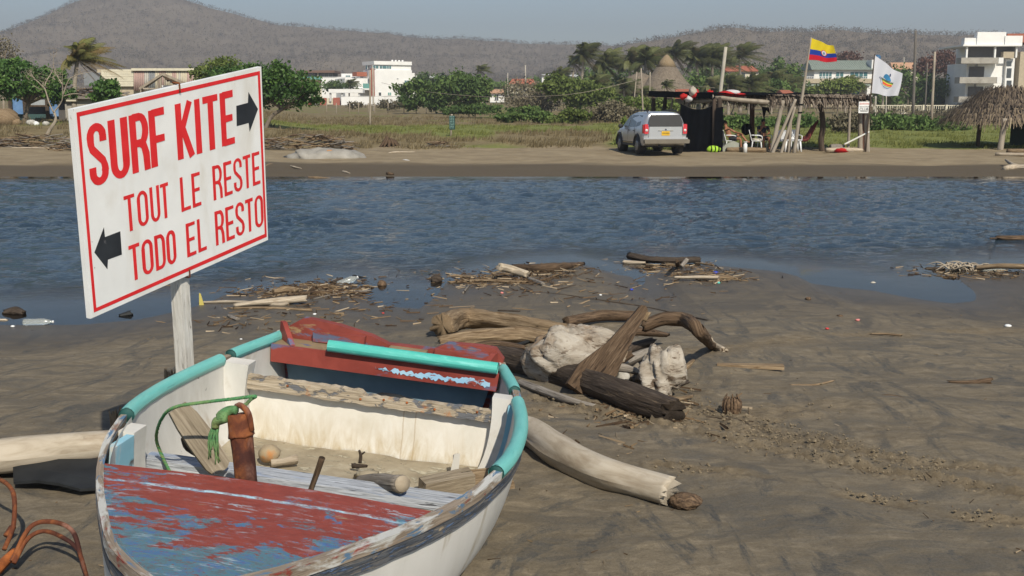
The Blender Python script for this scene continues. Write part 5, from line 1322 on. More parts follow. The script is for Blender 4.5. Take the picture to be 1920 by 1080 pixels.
tree("garden_tree", "dark green garden tree right of the white flag", "tree", 185, [(1690, 160, 32, 30), (1740, 170, 34, 28), (1660, 175, 26, 22)], 5000, .28, M_LEAF2, 1700, None, 24, tr=.15, clumps=50)
tree("garden_tree", "dark green tree left of the half-built white building", "tree", 190, [(1790, 165, 26, 34), (1765, 180, 28, 24)], 4200, .28, M_LEAF2, 1785, None, 25, tr=.15, clumps=40)
tree("reddish_tree", "reddish-brown leafless tree above the dark garden trees", "tree", 215, [(1770, 118, 34, 24), (1735, 128, 26, 18), (1800, 130, 18, 18)], 3600, .26, M_LEAFR, 1770, None, 26, tr=.2, limbs=8)
tree("garden_tree", "green tree below the Colombian flag", "tree", 190, [(1468, 142, 30, 28), (1440, 160, 30, 24), (1492, 165, 24, 24)], 4600, .28, M_LEAF2, 1465, None, 27, tr=.15, clumps=40)
tree("garden_bush", "green bush in front of the green-roofed house", "bush", 160, [(1565, 165, 28, 14), (1595, 162, 24, 14), (1535, 172, 22, 10)], 3600, .22, M_LEAFY, 1570, None, 28, tr=.1)
tree("reddish_tree", "brown tree crown above the green-roofed house", "tree", 240, [(1590, 108, 22, 9), (1560, 112, 16, 7)], 1400, .26, M_LEAFR, 1590, None, 29, tr=.15)
tree("garden_bush", "dark shrub row inside the white house garden", "bush", 226, [(640, 160, 30, 8), (622, 163, 16, 8)], 1600, .24, M_LEAF2, 640, None, 30, tr=.08)
tree("dry_bush", "dry brush in front of the white garden wall", "bush", 150, [(730, 195, 22, 8), (665, 196, 16, 6), (745, 198, 14, 6)], 1800, .15, M_LEAFB, 725, None, 31, tr=.05)
tree("far_tree_row", "dark tree row right of the white house", "tree", 240, [(800, 162, 22, 22), (825, 160, 22, 18)], 2800, .3, M_LEAF2, 805, None, 32, tr=.2)
tree("far_tree_row", "dark green trees behind the orange-roofed cottages", "tree", 260, [(950, 165, 40, 12), (1010, 160, 34, 14), (905, 165, 30, 14)], 3200, .3, M_LEAF2, 960, None, 33, tr=.2)
tree("far_tree_row", "trees filling the gap behind the palm grove", "tree", 230, [(1140, 155, 60, 30), (1240, 160, 60, 30), (1345, 155, 60, 32), (1420, 150, 46, 30)], 9500, .32, M_LEAF2, 1250, None, 34, tr=.2, clumps=60)
tree("bare_tree", "pale leafless tree at the far left above the green crown", "tree", 90, [(5, 95, 26, 22)], 900, .10, M_LEAFB, 8, [(8, 225), (6, 160), (5, 110)], 35, tr=.1, limbs=10, tmat=M_DEADWOOD)
# dead grey tree on the left bank
b0 = gp(78, 268, 0); Yd = b0.y
dt = thing("dead_tree", "bare grey dead tree with a crooked trunk on the left bank", "tree", b0)
def dpt(px, py, dy=0): return at(px, py, Yd + dy) - b0
MB().tube([Vector((0, 0, -.15)), dpt(92, 246), dpt(104, 226), dpt(101, 208)], [.10, .085, .07, .05], 9, seg=18, rough=.15).build("trunk", M_DEADWOOD, dt)
rg = random.Random(9)
for k, ch in enumerate([[(101, 212), (92, 190), (82, 165), (64, 145), (58, 128)], [(101, 210), (112, 195), (120, 182), (116, 150), (120, 125)], [(92, 190), (88, 160), (96, 130), (98, 95)], [(118, 178), (128, 150), (150, 140), (172, 134)], [(82, 165), (70, 150), (60, 152)], [(118, 160), (105, 140), (98, 120)], [(120, 180), (140, 176), (165, 178)]]):
    P = [dpt(a, b, (k % 3 - 1) * .3) for a, b in ch]
    P = [P[0]] + [p + Vector((rg.uniform(-.05, .05), rg.uniform(-.2, .2), 0)) for p in P[1:]]
    MB().tube(P, [.035, .024, .015, .006], 6, seg=18, rough=.2, seed=k).build("branch", M_DEADWOOD, dt)
for k in range(46):                                         # fine twigs
    a = rg.choice([(60, 140), (82, 165), (98, 100), (96, 130), (120, 128), (116, 150), (150, 140), (165, 136), (60, 152), (88, 160), (105, 140), (140, 176)])
    p = dpt(a[0] + rg.uniform(-6, 6), a[1] + rg.uniform(-6, 10), rg.uniform(-.3, .3))
    MB().tube([p, p + Vector((rg.uniform(-.3, .3), rg.uniform(-.2, .2), rg.uniform(.05, .3))), p + Vector((rg.uniform(-.6, .6), rg.uniform(-.3, .3), rg.uniform(.2, .6)))], [.012, .009, .004], 4, seg=5).build("twig", M_DEADWOOD, dt)
for (lb_, Y_, lob, nn, sz, mm, bp, sd_) in (("dense green thicket below the tall palms left of the cone roof", 150, [(1150, 172, 44, 22), (1195, 178, 34, 18), (1100, 178, 30, 16)], 5200, .22, M_LEAF2, 1150, 61), ("dense green thicket right of the cone roof behind the hut", 145, [(1310, 168, 40, 24), (1360, 170, 40, 22), (1410, 172, 40, 20), (1455, 170, 30, 20)], 7000, .22, M_LEAF2, 1370, 62), ("olive scrub between the thin pale poles and the car", 100, [(1190, 196, 30, 14), (1240, 198, 34, 12)], 3000, .15, M_LEAFY, 1210, 63)):
    tree("thicket", lb_, "bush", Y_, lob, nn, sz, mm, bp, None, sd_, tr=.08, clumps=50, spread=.2)
# ---- palms
def palm_crown(L, nf, seed, wind=1.0, dead=5):
    rng = np.random.RandomState(seed); PV, PQ, PT = [], [], []; o = 0
    W = np.array([1.0, .15, -.05])
    for f in range(nf + dead):
        isd = f >= nf
        az = 2 * math.pi * f / nf + rng.uniform(-.25, .25); el = rng.uniform(-.1, 1.35) if not isd else rng.uniform(-1.0, -.3)
        d = np.array([math.cos(az) * math.cos(el), math.sin(az) * math.cos(el), math.sin(el)])
        Lf = L * rng.uniform(.8, 1.1) * (.75 if isd else 1)
        s = np.linspace(0, 1, 30)[:, None]
        P = d * Lf * s * .85 + W * wind * Lf * .30 * s ** 1.7 + np.array([0, 0, -1.0]) * Lf * (.34 if not isd else .30) * s ** 2.2
        tg = np.gradient(P, axis=0); tg /= np.linalg.norm(tg, axis=1)[:, None]
        base_t = rng.uniform(.38, 1.0) if not isd else rng.uniform(0, .25)
        for i in range(2, 30):
            for sg in (-1, 1):
                side = np.cross(tg[i], [0, 0, 1.0]); side /= max(np.linalg.norm(side), .1)
                ll = Lf * .27 * math.sin(math.pi * (.12 + .83 * i / 30)) * rng.uniform(.8, 1.15)
                dirn = side * sg * .75 + tg[i] * .55 + W * wind * .45 + np.array([0, 0, -.45]); dirn /= np.linalg.norm(dirn)
                a = P[i]; b = a + dirn * ll; w = tg[i] * Lf * .014
                PV += [a - w, a + w, b + w * .3 + np.array([0, 0, -.12 * ll]), b - w * .3 + np.array([0, 0, -.12 * ll])]
                PQ.append([o, o + 1, o + 2, o + 3]); o += 4
                PT += [np.clip(base_t + rng.uniform(-.12, .12), 0, 1)] * 4
        for i in range(29):                                    # the midrib
            w = np.cross(tg[i], [0, 0, 1.0]) * Lf * .012
            PV += [P[i] - w, P[i] + w, P[i + 1] + w, P[i + 1] - w]; PQ.append([o, o + 1, o + 2, o + 3]); o += 4; PT += [.2 if isd else .5] * 4
    return np.array(PV), np.array(PQ), np.array(PT)
CROWNS = []
for sd in range(5):
    V, Q, T = palm_crown(1.0, 27 + sd, 40 + sd, 1.0 + .12 * sd, 5)
    me = None
    o = np_obj("crown", V, Q, M_PALM, attrs={'tint': T}); CROWNS.append(o.data); bpy.data.objects.remove(o)
M_PALMDRY = tinted("dry_palm_fronds", [(0, (.13, .08, .035)), (.4, (.19, .13, .055)), (.7, (.13, .12, .040)), (1, (.16, .17, .055))], .7, .2, .2)
def palm(px, py, r, base_px, base_py, Y, label, k, lean=0.0, group="coconut palms in the grove"):
    top = at(px, py, Y); b0 = base(base_px, Y)
    root = thing("coconut_palm", label, "palm", b0, group=group)
    tp = top - b0
    R_m = r * m_px(Y) * 1.3
    MB().tube([Vector((0, 0, -.3)), Vector((tp.x * .25, 0, tp.z * .5)), tp], [.19 * R_m / 3 + .05, .13 * R_m / 3 + .04, .10 * R_m / 3 + .03], 8, seg=12, rough=.06, freq=4).build("trunk", M_PALMTRUNK, root)
    c = bpy.data.objects.new("crown", CROWNS[k % 5]); col.objects.link(c); c.parent = root; c.location = tp
    if 'brown palm left' in label:
        c.data = c.data.copy(); c.data.materials[0] = M_PALMDRY
    c.scale = (R_m, R_m, R_m * 1.1); c.rotation_euler = (0, 0, R_((k * 37) % 40 - 20))
    return root
for k, a in enumerate([(1094, 104, 38, 1090, 0, 150, "tallest left palm of the grove with a bare pale trunk"), (1046, 142, 26, 1042, 0, 155, "low windblown palm at the left end of the grove"), (1076, 118, 27, 1072, 0, 172, "small palm just behind the tall bare-trunked palm"),
                       (1134, 122, 45, 1128, 0, 150, "bushy brown-green palm right of the tall bare-trunked palm"), (1183, 114, 43, 1178, 0, 148, "tall palm left of the cone-roofed hut's pole"), (1212, 114, 43, 1204, 0, 145, "tall palm right above the thin white poles"),
                       (1264, 102, 40, 1262, 0, 172, "palm crown rising behind the tip of the cone-shaped roof"), (1306, 114, 49, 1310, 0, 150, "largest bright green palm right of the cone-shaped roof"), (1336, 114, 45, 1334, 0, 150, "palm directly behind the leaning grey pole"),
                       (1386, 104, 36, 1388, 0, 170, "lone tall palm between the leaning pole and the flag"), (1116, 160, 34, 1116, 0, 135, "low spreading palm among the trunks left of the cone roof"), (1405, 160, 36, 1405, 0, 140, "low green palm right of the leaning grey pole"),
                       (1446, 152, 34, 1446, 0, 150, "low palm left of the Colombian flag pole"), (1365, 158, 32, 1366, 0, 140, "low green palm above the red kite on the hut roof"), (1330, 160, 28, 1330, 0, 142, "low palm in front of the cone roof's right slope"),
                       (1170, 165, 30, 1170, 0, 130, "low ragged palm beneath the tall palms"), (1247, 160, 17, 1247, 0, 120, "young stiff palm in front of the cone-shaped roof"), (900, 132, 18, 904, 0, 200, "single small palm standing behind the big rounded bush"),
                       (145, 112, 56, 138, 0, 68, "big windblown brown palm left above the sign"), (1585, 158, 26, 1585, 0, 165, "small palm before the green-roofed house"), (1655, 165, 28, 1655, 0, 170, "palm behind the white flag's lower corner"), (1478, 160, 28, 1480, 0, 165, "small palm at the left side of the green-roofed house"),
                       (655, 158, 16, 655, 0, 225, "tiny palm in the white house garden"), (1205, 176, 22, 1206, 0, 128, "low drooping palm left of the pink wall")]):
    palm(*a, k)
# ---- grass on the far bank (uncountable)
def grass(name, n, yr, seed, mt, want_green, label, hmin, hmax):
    rng = np.random.RandomState(seed)
    y = yr[0] * (yr[1] / yr[0]) ** rng.uniform(0, 1, n * 3); x = rng.uniform(-.72, .72, n * 3) * y
    g = green_at(x, y); keep = (y > edge_at(x, y) - .3) & ((g > .5) == want_green) & (fbm(x * .4, y * .25, 3, 31 + seed) > -.12)
    x, y = x[keep][:n], y[keep][:n]; m = len(x); k = 6
    z = far_z(x, y); h = rng.uniform(hmin, hmax, m) * (.7 + .5 * rng.uniform(0, 1, m))
    X_ = np.repeat(x, k) + rng.normal(0, .14, m * k); Y_ = np.repeat(y, k) + rng.normal(0, .14, m * k); Z_ = np.repeat(z, k) - .03; H = np.repeat(h, k) * rng.uniform(.6, 1.2, m * k)
    a = rng.uniform(0, 2 * math.pi, m * k); w = .022 + .03 * H
    b = np.stack([X_, Y_, Z_], 1); s = np.stack([np.cos(a) * w, np.sin(a) * w, np.zeros_like(a)], 1)
    tip = b + np.stack([rng.normal(.25, .3, m * k) * H, rng.normal(0, .3, m * k) * H, H], 1)
    V = np.stack([b - s, b + s, tip], 1).reshape(-1, 3)
    np_obj(name, V, np.arange(m * k * 3).reshape(-1, 3), mt, attrs={'tint': np.repeat(np.repeat(rng.uniform(0, 1, m), k) * .6 + rng.uniform(0, .4, m * k), 3)}, label=label, cat="grass", kind='stuff')
M_GRASSG = tinted("green_grass", [(0, (.10, .12, .030)), (.5, (.185, .20, .055)), (1, (.30, .30, .11))], .8, .15, .3)
M_GRASSD = tinted("dry_grass", [(0, (.105, .080, .042)), (.5, (.195, .155, .085)), (1, (.31, .26, .16))], .9, .1, .2)
grass("green_grass", 11000, (47.5, 100), 3, M_GRASSG, True, "bright green grass on the far bank behind the car", .08, .26)
grass("dry_grass", 15000, (48, 110), 4, M_GRASSD, False, "brown dry grass covering the far bank", .12, .36)
# ================================================================== FAR BANK: BUILDINGS
M_WHITEW = mat("white_render", [(.3, (.70, .70, .68)), (.7, (.80, .80, .78))], .5, layers=[(.6, (1, 1, .4), .70, .15, (.55, .53, .48))], bump=.05, rough=.7)
M_GREYW = plain("pale_grey_render", (.52, .52, .51), .8)
M_CONC = mat("bare_concrete", [(.3, (.27, .25, .215)), (.7, (.40, .38, .335))], .8, layers=[(1.5, (1, 1, .5), .64, .15, (.22, .20, .17))], bump=.2)
M_BEIGE = plain("beige_render", (.42, .36, .26), .9)
M_CREAM = plain("cream_render", (.58, .54, .42), .9)
M_GLASS = mat("window_glass", [(.3, (.045, .12, .135)), (.7, (.09, .20, .215))], .6, rough=.12, bump=0, spec=.6)
M_DARKGL = mat("dark_glass", [(.3, (.03, .04, .05)), (.7, (.06, .075, .09))], .6, rough=.12, bump=0, spec=.6)
M_GREENGL = plain("green_balustrade_glass", (.12, .30, .27), .15, .6)
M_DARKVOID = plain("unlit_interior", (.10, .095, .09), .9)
M_TILE = mat("red_roof_tile", [(.3, (.27, .085, .05)), (.7, (.42, .15, .085))], 2, bump=.4)
M_PEACH = mat("peach_roof_tile", [(.3, (.44, .25, .15)), (.7, (.56, .34, .21))], 2, bump=.4)
M_GREENTILE = mat("green_grey_tile", [(.3, (.20, .24, .205)), (.7, (.31, .36, .31))], 3, (1, 1, 1), layers=[(4, (1, 1, 1), .6, .1, (.10, .12, .10))], bump=.4)
M_BRICK = plain("brick_red_panel", (.33, .11, .075), .9)
M_BROWNW = plain("brown_timber", (.16, .10, .075), .9)
M_FRAME = plain("white_frame", (.70, .70, .69), .5)
def slab(parent, name, mt, px0, py0, px1, py1, Y, depth, o, dy=0.0):
    """box whose front face covers the given photo rectangle at depth Y + dy"""
    a, b = at(px0, py1, Y + dy), at(px1, py0, Y + dy)
    return MB().box(((a.x + b.x) / 2 - o.x, Y + dy + depth / 2 - o.y, (a.z + b.z) / 2 - o.z), (abs(b.x - a.x), depth, abs(b.z - a.z))).build(name, mt, parent, smooth=False)
def window(parent, px0, py0, px1, py1, Y, o, dy=-.06, panes=2, mt=None, frame=True, name="window"):
    w = slab(parent, name, M_FRAME if frame else M_DARKVOID, px0, py0, px1, py1, Y, .10, o, dy)
    fw = (px1 - px0) / panes
    for i in range(panes):
        g = min(.35, fw * .12)
        slab(w, "pane", mt or M_GLASS, px0 + fw * i + g, py0 + .5, px0 + fw * (i + 1) - g, py1 - .5, Y, .03, o, dy - .025)
    return w
# --- white modern house at the left (a corner block, turned towards the sun)
Yh = 236.0; o = base(742, Yh); k = m_px(Yh)
wh = thing("white_house", "white modern three-storey house with flat roofs left of the big bush", "house", o, (0, 0, R_(30)))
zp = lambda py: at(742, py, Yh).z - o.z
X0, X1 = -4.7, 3.9                                   # right-hand face, in house coordinates (y = 0 plane)
def hb(name, mt, x0, x1, y0, y1, z0, z1, par=None): return MB().box(((x0 + x1) / 2, (y0 + y1) / 2, (z0 + z1) / 2), (x1 - x0, y1 - y0, z1 - z0)).build(name, mt, par or wh, smooth=False)
zg, z1, z2, z3 = -.6, zp(165), zp(131.5), zp(115)
hb("main_block", M_WHITEW, X0, X1, 0, 6.2, zg, z2)
hb("top_storey", M_WHITEW, X0 + .4, X1 - .01, .35, 6.0, z2, z3 - .75)
hb("roof_slab", M_WHITEW, X0 - .1, X1 + .0, -.02, 6.4, z3 - .75, z3)
hb("rear_block", M_WHITEW, X1, X1 + 2.4, 1.6, 6.5, zg, zp(141))
hb("stair_block", M_WHITEW, X1, X1 + 1.0, .8, 1.6, zg, zp(136))
hb("left_wing", M_WHITEW, X0 - 5.5, X0, 3.0, 9.0, zg, zp(147))
def hwin(x0, x1, z0, z1, n, y=-.03, mt=None):
    w = hb("window", M_FRAME, x0, x1, y - .04, y + .06, z0, z1); d_ = (x1 - x0) / n
    for i in range(n): hb("pane", mt or M_GLASS, x0 + d_ * i + .05, x0 + d_ * (i + 1) - .05, y - .06, y - .02, z0 + .06, z1 - .06, w)
for (a, b, n) in ((.0, 1.2, 3), (-1.4, -.6, 2), (-3.4, -2.4, 2)): hwin(X0 + 4.0 + a * .8 - 1.6, X0 + 4.0 + b * .8 - 1.0, zp(129.5), zp(123), n, .33)
hwin(2.1, 3.2, zp(157), zp(150), 2); hwin(.3, .75, zp(148.5), zp(146.5), 1, mt=M_DARKGL)
hwin(-3.9, -3.3, zp(180), zp(173), 1, mt=M_DARKGL); hwin(-1.8, -1.0, zp(179), zp(173), 2, mt=M_GREENGL)
for (y0, y1, za, zb) in ((1.0, 3.0, zp(164), zp(147)), (3.6, 4.6, zp(130), zp(122))):       # windows on the shaded left face
    w = MB().box((X0 - .02, (y0 + y1) / 2, (za + zb) / 2), (.10, y1 - y0, zb - za)).build("window", M_FRAME, wh, smooth=False)
    for i in range(2): MB().box((X0 - .07, y0 + (y1 - y0) * (.27 + .46 * i), (za + zb) / 2), (.04, (y1 - y0) * .38, (zb - za) * .88)).build("pane", M_GLASS, w, smooth=False)
hb("balcony_glass", M_GREENGL, X0 - 2.4, X0 - .1, .6, .68, zp(166), zp(157)); hb("balcony_slab", M_WHITEW, X0 - 2.6, X0, .5, 3.0, zp(169), zp(166))
hb("red_roof", M_TILE, X0 - 2.6, X0 - .3, 3.5, 6, zp(143), zp(135)); hb("chimney_wall", M_BRICK, X0 - .75, X0 - .02, .1, .7, zg, zp(129))
for i in range(4): MB().lathe([(.22, 0), (.22, .35), (.1, .42)], (X1 - 3.2 + i * .8, 3, z3), 10).build("roof_vent", M_WHITEW, wh)
gwl = thing("garden_wall", "long white garden wall in front of the white house", "wall", base(712, 222))
slab(gwl, "wall_panel", M_WHITEW, 640, 181.5, 716, 200, 222, .3, gwl.location); slab(gwl, "wall_panel", M_WHITEW, 716.2, 180.8, 787, 197, 222, .3, gwl.location)
slab(gwl, "coping", M_GREYW, 639.5, 180.0, 787.5, 180.9, 222, .4, gwl.location, -.05)
gt = thing("gatehouse", "low white carport and gate with brick-red panels left of the garden wall", "gate", base(628, 222))
for a in ((616, 167, 680, 174, M_WHITEW, "roof_slab", 3.0, 0), (618, 174, 621, 190, M_GREYW, "column", .3, .4), (640, 174, 643, 190, M_GREYW, "column", .3, .4), (672, 174, 675, 186, M_GREYW, "column", .3, .4), (588, 185, 640, 197, M_GREYW, "front_wall", .3, 1.2),
          (600, 183.5, 612, 198, M_BRICK, "brick_panel", .4, .6), (625, 183, 637, 198, M_BRICK, "brick_panel", .4, .6), (578, 187, 588, 198, M_BRICK, "brick_panel", .4, .6), (613, 184, 624, 196, M_CREAM, "gate_leaf", .2, .8)):
    slab(gt, a[5], a[4], a[0], a[1], a[2], a[3], 222, a[6], gt.location, a[7])
wb = thing("white_house", "lower white house block behind the carport left of the modern house", "house", base(632, 238))
slab(wb, "wall", M_WHITEW, 604, 145, 664, 196, 238, 8, wb.location); slab(wb, "upper_wall", M_WHITEW, 640, 138, 668, 145, 242, 6, wb.location); window(wb, 648, 141, 657, 144.5, 242, wb.location)
slab(wb, "parapet", M_GREYW, 603.5, 144, 664.5, 145, 238, 8.2, wb.location, -.08)
bh = thing("brown_house", "brown flat-roofed house with glass balcony at the left of the white houses", "house", base(590, 262))
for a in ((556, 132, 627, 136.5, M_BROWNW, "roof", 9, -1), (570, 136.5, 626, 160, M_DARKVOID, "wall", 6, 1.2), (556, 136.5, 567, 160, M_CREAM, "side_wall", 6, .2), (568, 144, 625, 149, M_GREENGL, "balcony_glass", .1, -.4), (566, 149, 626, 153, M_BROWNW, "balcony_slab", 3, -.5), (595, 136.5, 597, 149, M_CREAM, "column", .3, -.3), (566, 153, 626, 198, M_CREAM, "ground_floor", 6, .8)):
    slab(bh, a[5], a[4], a[0], a[1], a[2], a[3], 262, a[6], bh.location, a[7])
window(bh, 571, 138, 590, 148, 262, bh.location, 1.1, 3, M_DARKGL); window(bh, 600, 138, 624, 148, 262, bh.location, 1.1, 3, M_DARKGL)
# --- small cottages between the bushes
def cottage(px0, px1, py_e, py_r, py_b, Y, roofm, wallm, label, win=True):
    o = base((px0 + px1) / 2, Y); r = thing("cottage", label, "house", o)
    slab(r, "wall", wallm, px0 + 1, py_e, px1 - 1, py_b, Y, 7, o)
    a, b = at(px0, py_e, Y) - o, at(px1, py_e, Y) - o; h = at(px0, py_r, Y).z - o.z
    w = (b.x - a.x)
    V = [(a.x, -.6, a.z), (b.x, -.6, a.z), (b.x - w * .12, 3.5, h), (a.x + w * .12, 3.5, h), (a.x, 7.6, a.z), (b.x, 7.6, a.z)]
    MB().add(V, [(0, 1, 2, 3), (3, 2, 5, 4), (0, 3, 4), (1, 5, 2), (0, 4, 5, 1)]).build("roof", roofm, r, smooth=False)
    if win: window(r, px0 + (px1 - px0) * .35, py_e + 2, px0 + (px1 - px0) * .6, py_b - 3 if py_b - py_e > 8 else py_b - 1, Y, o, -.05, 2, M_DARKGL)
    return r
cottage(918, 946, 175, 167, 192, 205, M_PEACH, M_WHITEW, "small white cottage with an orange roof beside the big rounded bush")
cottage(954, 1006, 158, 147, 175, 240, M_TILE, M_CREAM, "cottage with a wide red-orange roof behind the dry bush")
cottage(1015, 1036, 141, 138.5, 165, 250, M_GREYW, M_WHITEW, "small plain white house left of the palm grove")
cottage(1068, 1086, 144, 139, 165, 250, M_GREYW, M_WHITEW, "tiny white house behind the tall bare-trunked palm")
cottage(1358, 1424, 134, 122, 160, 225, M_TILE, M_CREAM, "red-roofed house behind the lone tall palm")
cottage(1472, 1498, 182, 168, 195, 120, M_TILE, M_BEIGE, "small hut with a sloping red roof below the Colombian flag", False)
cottage(800, 840, 146, 142, 165, 290, M_GREYW, M_CREAM, "distant grey-roofed house right of the white house")
cottage(1672, 1730, 130, 116, 160, 245, M_PEACH, M_CREAM, "cream house with a peach tiled roof right of the white flag")
# --- white house with the green-grey roof
Yg = 212.0; o = base(1570, Yg); gh = thing("green_roofed_house", "two-storey white house with grey-green roof and teal windows between the flags", "house", o)
slab(gh, "upper_wall", M_WHITEW, 1526, 130, 1640, 152, Yg, 9, o); slab(gh, "lower_wall", M_BEIGE, 1520, 160, 1640, 200, Yg, 9, o, .4)
a, b = at(1520, 131, Yg) - o, at(1644, 131, Yg) - o; h = at(1520, 111.5, Yg).z - o.z
MB().add([(a.x, -.9, a.z), (b.x, -.9, a.z), (b.x, 4.5, h), (a.x + .6, 4.5, h), (a.x, 10, a.z), (b.x, 10, a.z)], [(0, 1, 2, 3), (3, 2, 5, 4), (0, 3, 4), (1, 5, 2), (0, 4, 5, 1)]).build("roof", M_GREENTILE, gh, smooth=False)
for i in range(30):                                                        # tile ridges running down the roof
    x = a.x + .4 + (b.x - a.x - .5) * i / 29; MB().bar((x, -.92, a.z + .03), (x, 4.4, h + .04), .10, .05).build("tile_ridge", M_GREENTILE, gh, smooth=False)
for (x0, x1, n) in ((1536, 1560, 4), (1567, 1582, 2), (1594, 1627, 4)): window(gh, x0, 135, x1, 147, Yg, o, -.08, n)
for (x0, x1, n) in ((1528, 1540, 2), (1598, 1612, 2)): window(gh, x0, 164, x1, 178, Yg, o, .3, n)
slab(gh, "balcony_floor", M_BEIGE, 1508, 147.5, 1640, 156, Yg, 1.6, o, -1.7)
slab(gh, "balcony_eave", M_GREENTILE, 1510, 156.2, 1632, 161, Yg, 1.5, o, -1.5)
slab(gh, "balcony_rail", M_WHITEW, 1508, 143.5, 1640, 144.3, Yg, .08, o, -1.68)
for i in range(34): slab(gh, "baluster", M_WHITEW, 1509 + i * 3.9, 144.3, 1509.8 + i * 3.9, 147.5, Yg, .08, o, -1.68)
slab(gh, "side_pillar", M_WHITEW, 1624, 148, 1638, 200, Yg, 1.4, o, -1.2); slab(gh, "parapet_tower", M_WHITEW, 1634, 112, 1645, 130, Yg, 3, o, -.3)
MB().lathe([(.5, 0), (.6, .3), (.55, 1.1), (.3, 1.4)], at(1652, 110, Yg) - o + Vector((0, 2, -.6)), 14).build("water_tank", plain("blue_tank", (.02, .10, .22), .5), gh)
# --- half-built white building at right
Yr = 176.0; o = base(1860, Yr); rb = thing("apartment_building", "half-built white four-storey building with bare concrete balconies at right", "building", o)
slab(rb, "core_wall", M_WHITEW, 1828, 85, 1905, 200, Yr, 9, o, 1.2); slab(rb, "left_wall", M_WHITEW, 1808, 118, 1829, 200, Yr, 8, o, 1.4)
slab(rb, "side_wing", M_BEIGE, 1906, 97, 1990, 200, Yr, 9, o, .6); slab(rb, "wing_roof", M_TILE, 1888, 63, 1990, 79, Yr, 8, o, 2.5)
for (x0, y0, x1, y1, dy) in ((1808, 71, 1832, 85, -.3), (1831.5, 60, 1887, 84, -.5), (1884, 67, 1918, 85, -.7)): slab(rb, "parapet", M_WHITEW, x0, y0, x1, y1, Yr, 1.2, o, dy)
slab(rb, "roof_slab", M_WHITEW, 1806, 83.5, 1916, 86.5, Yr, 10, o, -.9)
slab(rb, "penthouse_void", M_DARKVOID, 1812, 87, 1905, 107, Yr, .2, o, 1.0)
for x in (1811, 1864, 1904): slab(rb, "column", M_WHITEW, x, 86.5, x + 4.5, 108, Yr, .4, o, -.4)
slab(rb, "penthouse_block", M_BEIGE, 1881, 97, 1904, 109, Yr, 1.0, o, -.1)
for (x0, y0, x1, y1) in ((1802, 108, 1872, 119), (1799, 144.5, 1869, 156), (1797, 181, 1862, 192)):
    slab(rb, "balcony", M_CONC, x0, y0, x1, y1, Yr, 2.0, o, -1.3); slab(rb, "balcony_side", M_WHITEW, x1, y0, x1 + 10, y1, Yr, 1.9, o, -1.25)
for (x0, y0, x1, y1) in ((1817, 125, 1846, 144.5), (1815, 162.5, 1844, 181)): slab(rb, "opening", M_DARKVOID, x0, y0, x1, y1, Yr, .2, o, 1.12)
tw_ = slab(rb, "stair_frame", M_WHITEW, 1883, 110, 1903, 170, Yr, .6, o, .5)
for (y0, y1) in ((115, 124), (128, 146), (151, 164)): slab(tw_, "stair_window", M_DARKGL, 1887, y0, 1897, y1, Yr, .1, o, .44)
# --- garden fence in front of it
o = base(1740, 152); fn = thing("garden_fence", "pale baluster fence between the dark trees and the dry scrub", "fence", o)
for x in np.arange(1640, 1836, 4.1): slab(fn, "slat", M_CREAM, x, 198.5, x + 1.9, 212, 152, .08, o, .05)
for x in (1640, 1697, 1732, 1775, 1831): slab(fn, "pillar", M_CREAM, x - 2.5, 196.5, x + 2.5, 213, 152, .4, o, -.1)
slab(fn, "rail", M_CREAM, 1640, 197, 1834, 198.6, 152, .12, o, .03); slab(fn, "footing", M_CONC, 1640, 211.5, 1834, 216, 152, .3, o, 0)
for k, x in enumerate((655, 672, 690, 702, 727, 757, 780, 799, 630, 612)):
    p = base(x, 128 + (k * 7) % 5); MB().tube([p + Vector((0, 0, -.2)), p + Vector((.03, 0, .65)), p + Vector((.05, 0, 1.25))], .055, 7, seg=4, rough=.1).build("field_post", M_DEADWOOD, label=("field post before the left end of the long garden wall", "field post under the right end of the carport roof", "field post just left of the slim tan pole", "field post just right of the concrete pole", "field post before the dry brush at the wall", "field post under the white house's right windows", "field post near the right end of the garden wall", "rightmost field post, past the end of the garden wall", "field post before the right brick-red gate panel", "leftmost field post, before the gate leaf")[k], cat="post", group="field fence posts")
# --- sheds at the left
M_CORR = [plain("pink_corrugated", (.36, .25, .22), .7), plain("grey_corrugated", (.38, .36, .32), .7), plain("cream_corrugated", (.47, .42, .32), .7), plain("dark_corrugated", (.20, .21, .22), .6)]
Ys = 92.0; o = base(275, Ys); sh = thing("boarded_shed", "long shed of cream boards and pink corrugated sheets behind the sign", "shed", o)
for i in range(7): slab(sh, "board", M_CREAM, 190, 130 + i * 4.6, 250, 134.3 + i * 4.6, Ys, .06, o, .02 * (i % 2))
slab(sh, "back_wall", M_BEIGE, 186, 130, 380, 210, Ys, 5, o, .3)
for i in range(32):
    x = 250.3 + i * 4.0; c_ = M_CORR[(0, 0, 0, 0, 0, 1, 1, 3, 3, 3, 2, 2, 0, 0, 0, 2, 2, 2, 0, 0, 2, 1, 2, 2, 2, 0, 0, 0, 2, 2, 0, 0)[i]]
    a = at(x, 170, Ys) - o; b = at(x, 133, Ys) - o; w = m_px(Ys) * 2.0
    MB().tube([Vector((a.x + w, 0, a.z)), Vector((b.x + w, .05, b.z))], w * .98, 8, seg=2, flat=.5).build("corrugated_sheet", c_, sh)
slab(sh, "ridge_cap", M_CREAM, 246, 128, 378, 132.5, Ys, .5, o, -.2); slab(sh, "side_sheets", M_CORR[3], 158, 136, 187, 160, Ys, .2, o, .1)
